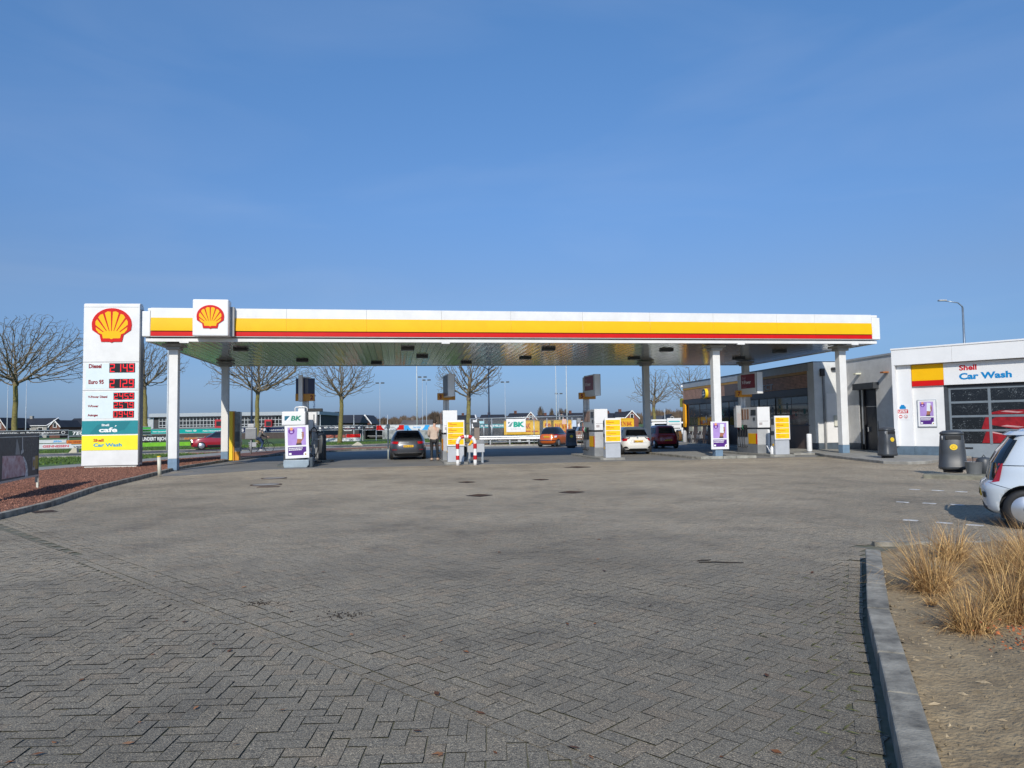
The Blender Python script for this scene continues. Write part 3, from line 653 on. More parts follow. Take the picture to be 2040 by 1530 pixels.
letters('cafe', WHITET, sign, X(198), zpx(860.5), 0.19, -0.016, 0.76, bold=0.05); MB().prism([(X(228), zpx(850)), (X(229.5), zpx(850)), (X(232), zpx(847.2)), (X(229.5), zpx(847.2))], -.0175, -.0125).build('accent', WHITET, sign)
letters('Shell', REDT, sign, X(188), zpx(879.5), 0.115, -0.014, 0.42, bold=0.05)
letters('Car Wash', mat('cyan_print', (0.0, 0.30, 0.55), .4, var=0), sign, X(188), zpx(889.5), 0.14, -0.014, 1.17, bold=0.05)
for txt, py, h, wd in (('Diesel', 732.5, .155, .50), ('Euro 95', 764, .155, .60), ('V-Power Diesel', 792, .085, .76), ('V-Power', 810.5, .085, .42), ('Autogas', 828.5, .085, .40)):
    letters(txt, DRED, sign, X(176.5), zpx(py), h*1.08, -0.008, wd*1.05, bold=0.06)
SEG = {'0': 'abcdef', '1': 'bc', '2': 'abged', '3': 'abgcd', '4': 'fgbc', '5': 'afgcd', '6': 'afgedc', '7': 'abc', '8': 'abcdefg', '9': 'abcdfg'}
def digits(s_, px0, px1, py0, py1):
    x0, x1 = X(px0), X(px1); z0, z1 = zpx(py1), zpx(py0)
    b = box('digit_display', mat('display_black', (0.012, 0.012, 0.014), .25, var=0), sign, x0, x1, -0.02, -0.006, z0, z1)
    mb = MB(); cw_ = (x1-x0)/4; t = 0.085*(z1-z0)
    for i, ch in enumerate(s_):
        a0 = x0+cw_*i+cw_*0.12; a1 = x0+cw_*(i+1)-cw_*0.16; b0 = z0+0.06*(z1-z0); b1 = z1-0.07*(z1-z0); bm_ = (b0+b1)/2; g = t*0.12
        R_ = {'a': (a0, a1, b1-t, b1), 'd': (a0, a1, b0, b0+t), 'g': (a0+t*.5, a1-t*.5, bm_-t/2, bm_+t/2), 'b': (a1-t, a1, bm_, b1-g), 'c': (a1-t, a1, b0+g, bm_), 'f': (a0, a0+t, bm_, b1-g), 'e': (a0, a0+t, b0+g, bm_)}
        for c in SEG[ch]:
            q = R_[c]; y_ = -0.023-0.0006*('abcdefg'.index(c)); mb.box(q[0], q[1], y_, -0.02, q[2], q[3])
    mb.box(x1-cw_*1.13, x1-cw_*1.02, -0.0275, -0.02, z0+0.03, z0+0.03+t)
    mb.build('digits', LED, b)
digits('2149', 216, 265, 723.3, 741.8); digits('2129', 216, 264.7, 754.6, 772.8)
digits('2459', 224.8, 264.6, 782, 796); digits('2579', 224.7, 264.4, 800.3, 814); digits('0949', 224.3, 264.2, 818.5, 832.3)

# ================================================================ ADVERT BOARD on the left
pA = G(74, 972, 0.09); dirb = (Vector((pA.x, pA.y))-Vector((AT(0, 866, 1).x, 1))).normalized()
PB0 = Vector((pA.x, pA.y, 0.09))
# board runs towards the camera and slightly left
zt_ = AT(74, 866, PB0.y).z; zb_ = AT(74, 946, PB0.y).z
# find where the ray through the left image edge meets heights zt_ and zb_
top = G(0, 868.5, zt_) if False else None
db = ray(0, 961); tb = (zb_-CZ)/db.z; LBp = Vector((db.x*tb, db.y*tb))
bdir = (LBp-PB0.xy).normalized(); bl = (LBp-PB0.xy).length+1.6
board = empty('advert_board', (PB0.x+bdir.x*bl, PB0.y+bdir.y*bl, 0.09), math.atan2(-bdir.y, -bdir.x), 'framed banner with a soapy car on dark background standing on the red gravel', 'advert board')
zt_ -= 0.09; zb_ -= 0.09
frm = mat('dark_frame', (0.06, 0.07, 0.085), 0.4, 0.5, var=0.1)
MB().box(-0.03, 0.03, -0.02, 0.05, 0.42, zt_+0.03).box(bl-0.03, bl+0.03, -0.02, 0.05, 0.16, zt_+0.03).box(-0.03, bl+0.03, -0.025, 0.045, zt_, zt_+0.045).build('frame', frm, board)
MB().box(0.03, bl-0.03, -0.045, 0.02, zb_-0.03, zb_+0.02).box(0.03, bl-0.03, -0.03, 0.0, zt_-0.055, zt_-0.03).build('rail', GALV, board)
MB().box(bl-0.025, bl+0.025, -0.03, 0.02, -0.1, 0.16).box(bl-0.035, bl+0.0, -0.032, -0.02, 0.16, zb_-0.03).build('leg', mat('cream_sleeve', (.62, .6, .5), .6), board); MB().box(-0.025, 0.025, -0.03, 0.02, -0.1, 0.42).build('leg', GALV, board)
bn_m = mat('banner_print', (0.022, 0.024, 0.028), 0.5, var=0.4, scale=11, col2=(0.075, 0.08, 0.09))
ban = box('banner', bn_m, board, 0.03, bl-0.03, -0.012, 0.0, zb_+0.02, zt_-0.0)
h_ = zt_-zb_
def BX(f): return bl-0.03-f*h_       # f board heights from the right end
def BZ(g): return zb_+g*h_
pinkm = mat('foam_pink_print', (0.72, 0.58, 0.59), 0.5, var=0.3, scale=4, col2=(0.40, 0.11, 0.11)); whm = mat('foam_white_print', (0.78, 0.79, 0.82), 0.5, var=0.35, scale=12)
carpts = [(-0.01, 0.06), (0.80, 0.08), (0.82, 0.22), (0.92, 0.38), (1.05, 0.47), (1.3, 0.52)]
MB().prism([(BX(2.6), BZ(0.06)), (BX(0.98), BZ(0.05)), (BX(0.90), BZ(0.25)), (BX(1.0), BZ(0.40)), (BX(1.14), BZ(0.49)), (BX(1.4), BZ(0.53)), (BX(2.6), BZ(0.56))], -0.0145, -0.012).build('car_print', pinkm, ban)
MB().prism([(BX(1.02), BZ(0.02)), (BX(0.80), BZ(0.02)), (BX(0.81), BZ(0.20)), (BX(0.95), BZ(0.38)), (BX(1.15), BZ(0.50)), (BX(1.22), BZ(0.49)), (BX(1.06), BZ(0.36)), (BX(0.96), BZ(0.16))], -0.017, -0.0145).build('foam_print', whm, ban)
MB().prism([(BX(1.75), BZ(0.56)), (BX(1.40), BZ(0.55)), (BX(1.48), BZ(0.70)), (BX(1.62), BZ(0.90)), (BX(1.68), BZ(0.92))], -0.0145, -0.012).build('mirror_print', GREYM, ban)
MB().prism([(BX(1.35), BZ(0.55)), (BX(1.15), BZ(0.60)), (BX(1.16), BZ(0.66)), (BX(1.34), BZ(0.64))], -0.016, -0.012).prism([(BX(1.28), BZ(0.62)), (BX(1.20), BZ(0.62)), (BX(1.24), BZ(0.97)), (BX(1.30), BZ(0.97))], -0.018, -0.016).build('rod_print', GREYL, ban)
mb = MB()
for i in range(90):
    f = random.uniform(0.05, 1.1); g = random.uniform(0.3, 0.97); s_ = random.uniform(0.01, 0.04); a = random.uniform(0, 3)
    mb.prism([(BX(f)+s_*math.cos(a+t)*(1 if k % 2 else .25), BZ(g)+s_*math.sin(a+t)*(1 if k % 2 else .3)) for k, t in enumerate((0, 1.57, 3.14, 4.71))], -0.0135, -0.012)
mb.build('droplet_print', mat('droplet_print', (.20, .21, .23), .5, var=0), ban)
MB().box(BX(.44), BX(.24), -.0145, -.012, BZ(.14), BZ(.46)).build('logo_patch', mat('grey_print', (.42, .38, .38), .5, var=0), ban)
MB().box(BX(.24), BX(.0), -.0145, -.012, BZ(.16), BZ(.48)).build('yellow_print', mat('dull_yellow_print', (.40, .27, .03), .5, var=0), ban)
MB().disc(BX(.34), BZ(.30), .105*h_, -.016, -.0145, sx=.75).build('emblem_print', mat('maroon_print', (.16, .03, .04), .5, var=0), ban); MB().disc(BX(.34), BZ(.30), .085*h_, -.0175, -.016, sx=.75).build('emblem_print', mat('dull_yellow_print', (.40, .27, .03)), ban)
# marker post on the gravel
p = G(318, 945, 0.09); e = empty('marker_post', (p.x, p.y, 0.05), 0, 'short cream marker post on the gravel left of the first canopy column', 'marker post')
MB().tube([(0, 0, 0), (-.03, 0, .66)], 0.065, 10).build('shaft', mat('cream_sleeve', (.62, .6, .5)), e); MB().tube([(-.03, 0, .66), (-.032, 0, .70)], 0.07, 10).build('cap', YELB, e)
# ================================================================ PEOPLE
def skin(name, m, parent, verts, edges, rads, sub=2, hollow=False):
    me = bpy.data.meshes.new(name); bm = bmesh.new(); L_ = bm.verts.layers.skin.verify()
    vs = []
    for i, (p, r) in enumerate(zip(verts, rads)):
        v = bm.verts.new(p); v[L_].radius = r if isinstance(r, tuple) else (r, r); v[L_].use_root = (i == 0); vs.append(v)
    for a, b in edges: bm.edges.new((vs[a], vs[b]))
    bm.to_mesh(me); bm.free()
    o = bpy.data.objects.new(name, me); COL.objects.link(o)
    o.modifiers.new('skin', 'SKIN'); s_ = o.modifiers.new('sub', 'SUBSURF'); s_.levels = sub; s_.render_levels = sub
    dg = bpy.context.evaluated_depsgraph_get(); m2 = bpy.data.meshes.new_from_object(o.evaluated_get(dg))
    bpy.data.objects.remove(o); m2.name = name; m2.materials.clear(); m2.materials.append(m); m2.polygons.foreach_set('use_smooth', [True]*len(m2.polygons))
    r = bpy.data.objects.new(name, m2); COL.objects.link(r)
    if parent: r.parent = parent
    return r
SKIN = mat('skin', (0.55, 0.33, 0.25), 0.5, var=0.03); HAIR = mat('dark_hair', (0.025, 0.017, 0.012), 0.7, var=0.1)
def figure(loc, rz, J, label, jacket, trousers, shoe, hair=HAIR, coat=None):
    """J: joint positions; the body is one skinned surface, clothes are children"""
    e = empty('person', loc, rz, label, 'person')
    names = ['pel', 'bel', 'che', 'nek', 'hed', 'top', 'shL', 'elL', 'wrL', 'haL', 'shR', 'elR', 'wrR', 'haR', 'hiL', 'knL', 'anL', 'toL', 'hiR', 'knR', 'anR', 'toR']
    rad = dict(pel=(.13, .10), bel=(.12, .09), che=(.15, .10), nek=.055, hed=(.075, .092), top=(.07, .085), shL=.06, elL=.043, wrL=.028, haL=.035, shR=.06, elR=.043, wrR=.028, haR=.035,
               hiL=.085, knL=.055, anL=.038, toL=.035, hiR=.085, knR=.055, anR=.038, toR=.035)
    E_ = [(0, 1), (1, 2), (2, 3), (3, 4), (4, 5), (2, 6), (6, 7), (7, 8), (8, 9), (2, 10), (10, 11), (11, 12), (12, 13), (0, 14), (14, 15), (15, 16), (16, 17), (0, 18), (18, 19), (19, 20), (20, 21)]
    b = skin('body', SKIN, e, [J[k] for k in names], E_, [rad[k] for k in names])
    H = Vector(J['hed']); T = Vector(J['top']); fw = J.get('face', Vector((0, 1, 0))); sd = fw.cross(Vector((0, 0, 1))).normalized()
    mb = MB()       # nose, ears, brow
    c = (H+T)/2
    mb.tube([c+fw*.085+Vector((0, 0, .01)), c+fw*.11+Vector((0, 0, -.03))], [.012, .018], 6); mb.tube([c+sd*.078, c+sd*.088-Vector((0, 0, .04))], [.02, .012], 6); mb.tube([c-sd*.078, c-sd*.088-Vector((0, 0, .04))], [.02, .012], 6)
    mb.build('face_features', SKIN, e)
    mb = MB(); mb.tube([c+fw*.086+sd*.03+Vector((0, 0, .012)), c+fw*.09+sd*.045+Vector((0, 0, .012))], .008, 6); mb.tube([c+fw*.086-sd*.03+Vector((0, 0, .012)), c+fw*.09-sd*.045+Vector((0, 0, .012))], .008, 6)
    mb.tube([c+fw*.09+sd*.02-Vector((0, 0, .06)), c+fw*.09-sd*.02-Vector((0, 0, .06))], .005, 6); mb.build('eyes_and_mouth', mat('dark_eye', (.05, .02, .02), .3), e)
    mb = MB(); mb.lathe([(.02, -.06), (.075, -.045), (.098, .0), (.10, .04), (.085, .085), (.045, .112), (.01, .118)], 14, tuple(c-fw*.018+Vector((0, 0, .0))), 0.9, 1.02)
    mb.build('hair', hair, e)
    # hands: palm with five fingers
    for s_ in 'LR':
        w_, h_ = Vector(J['wr'+s_]), Vector(J['ha'+s_]); d = (h_-w_).normalized(); q = d.orthogonal().normalized(); r_ = d.cross(q)
        hv = [w_, w_+d*.05, w_+d*.085]; mb = MB(); mb.tube(hv, [.026, .036, .034], 8)
        for i, (o_, l_) in enumerate(((-.027, .062), (-.009, .074), (.009, .078), (.027, .07))):
            a = w_+d*.085+q*o_; mb.tube([a, a+d*l_*.5+r_*.008, a+d*l_*.85+r_*.03], [.0095, .009, .007], 6)
        a = w_+d*.04+q*.034; mb.tube([a, a+q*.022+d*.02, a+q*.03+d*.05+r_*.015], [.011, .010, .008], 6)
        mb.build('hand', SKIN, e)
    k = ['pel', 'bel', 'che', 'shL', 'elL', 'wrL', 'shR', 'elR', 'wrR']; Jj = dict(J)
    hem = Vector(J['pel'])+Vector((0, 0, -.16)); col = Vector(J['nek'])-Vector((0, 0, .03))
    vs = [J['bel'], J['che'], col, J['pel'], hem, J['shL'], J['elL'], Vector(J['wrL']).lerp(Vector(J['elL']), .08), J['shR'], J['elR'], Vector(J['wrR']).lerp(Vector(J['elR']), .08)]
    skin('jacket', jacket, e, vs, [(0, 1), (1, 2), (0, 3), (3, 4), (1, 5), (5, 6), (6, 7), (1, 8), (8, 9), (9, 10)], [(.20, .13), (.225, .135), (.085, .085), (.215, .14), (.225, .145), .098, .074, .055, .098, .074, .055])
    vs = [J['pel'], J['hiL'], J['knL'], Vector(J['anL'])+Vector((0, 0, .02)), J['hiR'], J['knR'], Vector(J['anR'])+Vector((0, 0, .02))]
    skin('trousers', trousers, e, vs, [(0, 1), (1, 2), (2, 3), (0, 4), (4, 5), (5, 6)], [(.16, .12), (.115, .11), .073, .055, (.115, .11), .073, .055])
    for s_ in 'LR':
        a, t = Vector(J['an'+s_]), Vector(J['to'+s_]); d = (t-a); d.z = 0; d.normalize()
        mb = MB(); z0 = t.z-0.035
        mb.tube([Vector((a.x, a.y, z0+.07))-d*.06, Vector((a.x, a.y, z0+.055))+d*.06, Vector((a.x, a.y, z0+.04))+d*.16, Vector((a.x, a.y, z0+.035))+d*.20], [.048, .052, .042, .028], 8)
        mb.build('shoe', shoe, e)
    return e
V3 = Vector
pp = G(865, 918)
man_J = dict(pel=V3((0, 0, .96)), bel=V3((0, .01, 1.12)), che=V3((.0, .03, 1.38)), nek=V3((.01, .06, 1.55)), hed=V3((.03, .10, 1.66)), top=V3((.05, .13, 1.76)),
             shL=V3((-.20, .03, 1.44)), elL=V3((-.25, .10, 1.16)), wrL=V3((-.19, .30, 1.05)), haL=V3((-.16, .38, 1.05)),
             shR=V3((.20, .05, 1.43)), elR=V3((.30, .12, 1.18)), wrR=V3((.50, .20, 1.03)), haR=V3((.60, .22, 1.01)),
             hiL=V3((-.10, 0, .90)), knL=V3((-.11, .03, .50)), anL=V3((-.11, 0, .09)), toL=V3((-.16, .12, .04)), hiR=V3((.11, 0, .90)), knR=V3((.14, .04, .50)), anR=V3((.16, 0, .09)), toR=V3((.22, .12, .04)),
             face=V3((.45, .85, -.25)).normalized())
man = figure((pp.x, pp.y, 0.004), TH*0.3, man_J, 'person in a beige jacket and black trousers refuelling the grey estate car', mat('beige_jacket', (.52, .42, .35), .85, var=.08, scale=6, bump=.3, bscale=9), mat('black_trousers', (.018, .019, .022), .7, var=.1), mat('tan_shoes', (.42, .30, .22), .6, var=.1))
man.scale = (1.07, 1.07, 1.08)

# ================================================================ CARS
def car_paint(name, col, metal=0.0): return mat(name, col, 0.28, metal, var=0.03, scale=1.0, coat=0.8)
TAIL = mat('tail_light_red', (0.42, 0.006, 0.012), 0.15, var=0.0, coat=1); TAILW = mat('clear_lens', (0.72, 0.70, 0.70), 0.12, var=0, coat=1)
TRIM = mat('black_trim', (0.018, 0.019, 0.021), 0.5, var=0.1); RIM = mat('alloy_rim', (0.55, 0.56, 0.58), 0.3, 0.7, var=0.05); CHROME = mat('chrome', (.75, .76, .78), .12, 1.0, var=0)
class Car:
    def __init__(s, loc, rz, label, paint, L, W, H, belt=0.95, sill=0.22, rear=None, wid=None, hood=0.72, yws=None, yrf=None, wr=0.31, wx=(0.62, None), roofm=None, arch=1.14, pb=5.0, pg=4.5, group=None, rims=10, tyre_out=0.0):
        s.L, s.W, s.H, s.belt, s.sill = L, W, H, belt, sill
        s.rear = rear; s.wid = wid; s.hoodz = hood; s.yws = yws or L*0.73; s.yrf = yrf or L*0.52; s.pb, s.pg = pb, pg
        e = s.e = empty('car', loc, rz, label, 'car', group)
        s.front = [(sill, L-.10), (.45, L), (.65, L-.01), (belt, L-.12)]
        n = 56; lv = np.linspace(0, 1, 13)
        mb = MB(); V = []
        for f in lv:
            z_ = sill+f*(belt-sill); V += s.ring(z_, n, True, f)
        m_ = len(lv); F_ = [(i*n+j, i*n+(j+1) % n, (i+1)*n+(j+1) % n, (i+1)*n+j) for i in range(m_-1) for j in range(n)]
        def cap(base, flip):
            q = []
            # ring starts at angle 0 (+x side): j <-> n/2-j mirrored in x
            for j in range(n//4, -n//4, -1):
                a, b = j % n, (j-1) % n; c, d = (n//2-b) % n, (n//2-a) % n
                f_ = [base+a, base+b, base+c, base+d]; f_ = list(dict.fromkeys(f_))
                if len(f_) > 2: q.append(tuple(f_ if flip else f_[::-1]))
            return q
        F_ += cap(0, False)+cap((m_-1)*n, True)
        mb.add(V, F_, True); body = mb.build('body', paint, e)
        bm = bmesh.new(); bm.from_mesh(body.data); bmesh.ops.recalc_face_normals(bm, faces=bm.faces); bm.to_mesh(body.data); bm.free()
        s.wy = (wx[0], wx[1] or L-0.80)
        hw = W/2
        cb = MB()
        for yy in s.wy:
            for sg in (-1, 1):
                x0, x1 = sorted((sg*(hw-0.27), sg*(hw+0.2))); R_ = wr*arch; nn = 28
                pts = [(yy+R_*math.cos(2*math.pi*i/nn), wr+0.02+R_*math.sin(2*math.pi*i/nn)) for i in range(nn)]
                cb.add([(x0, a, b) for a, b in pts]+[(x1, a, b) for a, b in pts], [tuple(range(nn))[::-1], tuple(range(nn, 2*nn))]+[(i, (i+1) % nn, nn+(i+1) % nn, nn+i) for i in range(nn)])
        co = cb.build('cutter', paint)
        bo_ = body.modifiers.new('b', 'BOOLEAN'); bo_.operation = 'DIFFERENCE'; bo_.object = co; bo_.solver = 'EXACT'
        dg = bpy.context.evaluated_depsgraph_get(); m2 = bpy.data.meshes.new_from_object(body.evaluated_get(dg)); body.modifiers.clear(); body.data = m2
        m2.materials.clear(); m2.materials.append(paint); m2.materials.append(TRIM); bpy.data.objects.remove(co)
        for p_ in m2.polygons:
            c = p_.center
            p_.material_index = 0
            for yy in s.wy:
                rr = math.hypot(c.y-yy, c.z-wr-0.02)
                if rr < wr*arch+0.004 and abs(c.x) < hw-0.005 and abs(c.x) > hw-0.30 and (abs(rr-wr*arch) < 0.02 and abs(p_.normal.x) < 0.3 or abs(abs(c.x)-(hw-0.27)) < 0.003): p_.material_index = 1
            if p_.material_index: p_.use_smooth = False
        # greenhouse
        gz = [belt-.03, belt+.08]+[belt+(H-belt)*t for t in (.3, .5, .7, .82, .9, .95, .98)]; V = []
        for z_ in gz: V += s.ring(z_, n, False, 1)
        yc = s.yc(H*0.99, False)
        m_ = len(gz); F_ = [(i*n+j, i*n+(j+1) % n, (i+1)*n+(j+1) % n, (i+1)*n+j) for i in range(m_-1) for j in range(n)]
        last = V[-n:]; k = len(V)
        for sc, dz in ((.75, .012), (.4, .02)): V += [(x*sc, yc+(y-yc)*(0.5+sc/2), z+dz) for x, y, z in last]
        V.append((0, yc, H+0.004)); F_ += [((m_+i)*n-n+j+0, (m_+i)*n-n+(j+1) % n, (m_+i)*n+(j+1) % n, (m_+i)*n+j) for i in range(2) for j in range(n)]
        F_ += [((m_+1)*n+j, (m_+1)*n+(j+1) % n, len(V)-1) for j in range(n)]
        MB().add(V, F_, True).build('roof', roofm or paint, e)
        s.wr = wr; s.wheels(rims)
    def wval(s, z): return float(np.interp(z, *zip(*s.wid)))
    def ends(s, z, body):
        yr = float(np.interp(z, *zip(*s.rear)))
        if body: yf = float(np.interp(z, *zip(*s.front)))
        else:
            t = (z-s.belt)/(s.H-s.belt); yf = s.yws+(s.yrf-s.yws)*min(1, max(0, t))**0.85
        return yr, yf
    def yc(s, z, body): a, b = s.ends(z, body); return (a+b)/2
    def hood(s, y): return s.belt if y <= s.yws else s.belt-(s.belt-s.hoodz)*((y-s.yws)/(s.L-s.yws))**1.25
    def ring(s, z, n, body, f):
        yr, yf = s.ends(z, body); c, a = (yr+yf)/2, (yf-yr)/2; b = s.wval(z); p = s.pb if body else s.pg; out = []
        if body and f == 1: b -= 0.035; 
        for j in range(n):
            t = 2*math.pi*j/n; ct, st = math.cos(t), math.sin(t)
            x = b*math.copysign(abs(ct)**(2/p), ct); y = c+a*math.copysign(abs(st)**(2/p), st)
            if abs(ct) < 1e-9: x = 0
            if body:
                zt_ = s.hood(y); z_ = s.sill+f*(zt_-s.sill)+(0.012 if f == 1 else 0)
                x *= 1-0.10*max(0, (y-s.L*0.6)/(s.L*0.4))**2
            else: z_ = z
            out.append((x, y, z_))
        return out
    def ry(s, x, z):
        body = z < s.belt; yr, yf = s.ends(z, body); c, a = (yr+yf)/2, (yf-yr)/2; b = s.wval(z); p = s.pb if body else s.pg
        return c-a*(max(0, 1-min(1, abs(x/b))**p))**(1/p)
    def sx(s, y, z, sg):
        body = z < s.belt; yr, yf = s.ends(z, body); c, a = (yr+yf)/2, (yf-yr)/2; b = s.wval(z); p = s.pb if body else s.pg
        return sg*b*(max(0, 1-min(1, abs((y-c)/a))**p))**(1/p)*((1-0.10*max(0, (y-s.L*0.6)/(s.L*0.4))**2) if body else 1)
    def rpatch(s, name, m, q, off=0.006, n=10, parent=None, label=None):
        """q: 4 corners (x,z) ccw seen from behind: bl, br, tr, tl"""
        V = []
        for i in range(n+1):
            for j in range(n+1):
                u, v = i/n, j/n
                x = (q[0][0]*(1-u)+q[1][0]*u)*(1-v)+(q[3][0]*(1-u)+q[2][0]*u)*v; z = (q[0][1]*(1-u)+q[1][1]*u)*(1-v)+(q[3][1]*(1-u)+q[2][1]*u)*v
                V.append((x*(1+off*0.6/max(.3, abs(x))) if abs(x) > .3 else x, s.ry(x, z)-off, z))
        F_ = [(i*(n+1)+j, (i+1)*(n+1)+j, (i+1)*(n+1)+j+1, i*(n+1)+j+1) for i in range(n) for j in range(n)]
        return MB().add(V, F_, True).build(name, m, parent or s.e, label=label)
    def spatch(s, name, m, q, sg, off=0.006, n=10, parent=None):
        """q: 4 corners (y,z): rear-bottom, front-bottom, front-top, rear-top"""
        V = []
        for i in range(n+1):
            for j in range(n+1):
                u, v = i/n, j/n
                y = (q[0][0]*(1-u)+q[1][0]*u)*(1-v)+(q[3][0]*(1-u)+q[2][0]*u)*v; z = (q[0][1]*(1-u)+q[1][1]*u)*(1-v)+(q[3][1]*(1-u)+q[2][1]*u)*v
                V.append((s.sx(y, z, sg)+sg*off, y, z))
        F_ = [(i*(n+1)+j, (i+1)*(n+1)+j, (i+1)*(n+1)+j+1, i*(n+1)+j+1) for i in range(n) for j in range(n)]
        if sg < 0: F_ = [f[::-1] for f in F_]
        return MB().add(V, F_, True).build(name, m, parent or s.e)
    def windscreen(s, m):
        V = []; n = 10; z0, z1 = s.belt+.05, s.belt+(s.H-s.belt)*.86
        for i in range(n+1):
            for j in range(n+1):
                z = z0+(z1-z0)*j/n; b = s.wval(z)*.88; x = -b+2*b*i/n; yr, yf = s.ends(z, False); c, a = (yr+yf)/2, (yf-yr)/2
                V.append((x, c+a*(max(0, 1-abs(x/s.wval(z))**s.pg))**(1/s.pg)+.008, z))
        return MB().add(V, [(i*(n+1)+j, i*(n+1)+j+1, (i+1)*(n+1)+j+1, (i+1)*(n+1)+j) for i in range(n) for j in range(n)], True).build('windscreen', m, s.e)
    def wheels(s, spokes):
        first = None; wr = s.wr; tw = 0.19
        for yy in s.wy:
            for sg in (-1, 1):
                x_ = sg*(s.W/2-0.015)
                if first is None:
                    Rm = Matrix.Rotation(R(90), 4, 'Y')
                    w_ = MB(); prof = [(wr*.66, -.0), (wr*.72, .006), (wr*.93, .0), (wr, -.03), (wr, -tw+.03), (wr*.93, -tw), (wr*.6, -tw)]
                    w_.lathe(prof, 28); w_.v = [tuple(Rm @ Vector((a, b, c))) for a, b, c in w_.v]
                    first = w_.build('wheel', BLACK, s.e)
                    r_ = MB(); r_.lathe([(wr*.66, .004), (wr*.68, -.004), (wr*.62, -.03), (wr*.5, -.045), (.02, -.05)], 28)
                    for k in range(spokes):
                        a = 2*math.pi*k/spokes; M_ = Matrix.Rotation(a, 4, 'Z'); wd = 0.10*wr
                        r_.box(wr*.12, wr*.65, -wd/2, wd/2, -.03, .001, M_)
                    r_.lathe([(wr*.15, -.03), (wr*.15, .004), (.005, .006)], 16)
                    r_.v = [tuple(Rm @ Vector((a, b, c))) for a, b, c in r_.v]
                    r_.build('rim', RIM, first)
                    hb = MB(); hb.lathe([(wr*.6, -.06), (wr*.6, -.045), (.01, -.046)], 20); hb.v = [tuple(Rm @ Vector((a, b, c))) for a, b, c in hb.v]; hb.build('brake', TRIM, first)
                    c = first
                else: c = copy_tree(first, parent=s.e)
                c.location = (x_, yy, wr); c.rotation_euler = (0, 0, 0 if sg > 0 else R(180))
    def plate(s, txt, x0, x1, z0, z1, off=0.02):
        y = min(s.ry(0, z0), s.ry(0, z1))-off
        pl_ = box('number_plate', PLATE, s.e, x0, x1, y-.012, y+.03, z0, z1, 0.004); h = (z1-z0)
        letters(txt, BLACKT, pl_, x0+.06, z0+h*.22, h*.58, y-.0125, (x1-x0)-.1, bold=0.03)
        box('country_strip', mat('plate_blue', (.01, .05, .35), .4, var=0), pl_, x0+.002, x0+.04, y-.0135, y-.01, z0+.004, z1-.004)
    def mirrors(s, m, y, z, hx=0.0):
        for sg in (-1, 1):
            x = s.sx(y, z, sg); mb = MB(); mb.lathe([(.01, -.075), (.07, -.06), (.085, 0), (.07, .06), (.01, .075)], 12, (x+sg*.12, y, z), 1.15, .55); mb.tube([(x, y, z-.04), (x+sg*.08, y, z-.03)], .025, 6)
            k = mb.build('mirror', m, s.e)
            box('mirror_glass', CHROME, k, x+sg*.12-.07, x+sg*.12+.07, y-.055, y-.047, z-.045, z+.045)
    def underbody(s):
        box('underbody', TRIM, s.e, -s.W/2+.16, s.W/2-.16, .25, s.L-.3, .14, s.sill+.1)
def place(px, py, back=0.0): p = G(px, py); return (p.x, p.y+back, 0.004)
# --- grey estate at pump
P_ = place(813, 916.5)
grey = car_paint('grey_metallic', (0.055, 0.062, 0.076), 0.3)
c = Car(P_, TH*.95, 'dark grey estate car seen from behind, being refuelled at the left pump', grey, 4.65, 1.84, 1.47, belt=.97, rear=[(.2, .16), (.33, .03), (.55, 0), (.74, .03), (.97, .12), (1.12, .22), (1.36, .50), (1.47, .62)],
        wid=[(.2, .84), (.34, .905), (.6, .92), (.8, .915), (.97, .865), (1.15, .79), (1.36, .665), (1.44, .60), (1.48, .55)], hood=.72, wr=.33, wx=(.86, 3.6))
c.rpatch('rear_window', GLASS, [(-.66, 1.01), (.66, 1.01), (.53, 1.35), (-.53, 1.35)]); c.rpatch('spoiler', grey, [(-.56, 1.36), (.56, 1.36), (.53, 1.41), (-.53, 1.41)], .05)
for sg in (-1, 1):
    c.spatch('side_window', GLASS, [(.55, 1.0), (2.2, 1.0), (2.1, 1.36), (.75, 1.32)], sg); c.spatch('side_window', GLASS, [(2.28, 1.0), (3.2, 1.0), (2.55, 1.36), (2.2, 1.36)], sg)
    q = [(sg*.50, .80), (sg*.88, .83), (sg*.85, .93), (sg*.46, .92)]; q = q if sg > 0 else [q[1], q[0], q[3], q[2]]
    t_ = c.rpatch('tail_light', TAIL, q, .012)
    MB().tube([(sg*.60, .6, 1.465), (sg*.585, 1.0, 1.525), (sg*.585, 2.6, 1.525), (sg*.60, 2.9, 1.47)], .016, 6).build('roof_rail', TRIM, c.e)
    q = [(sg*.42, .66), (sg*.30, .78), (sg*.24, .78), (sg*.30, .62)]
c.rpatch('lower_bumper', TRIM, [(-.80, .22), (.80, .22), (.84, .33), (-.84, .33)], .012); c.rpatch('bumper_crease', CHROME, [(-.62, .345), (.62, .345), (.62, .36), (-.62, .36)], .018)
c.rpatch('bumper_seam', TRIM, [(-.86, .575), (.86, .575), (.86, .583), (-.86, .583)], .004); c.rpatch('hatch_seam', TRIM, [(-.62, .62), (.62, .62), (.62, .625), (-.62, .625)], .004)
c.rpatch('reflector', TAIL, [(.55, .50), (.80, .50), (.80, .53), (.55, .53)], .008); c.rpatch('reflector', TAIL, [(-.80, .50), (-.55, .50), (-.55, .53), (-.80, .53)], .008)
c.plate('GTR-22-R', -.27, .27, .635, .745); MB().disc(0, .875, .045, c.ry(0, .875)-.02, c.ry(0, .875)).build('badge', CHROME, c.e); c.mirrors(TRIM, 3.15, 1.02); c.underbody(); c.windscreen(GLASS)
MB().tube([(0, .85, 1.475), (0, .75, 1.55)], .02, 6).build('antenna', TRIM, c.e)
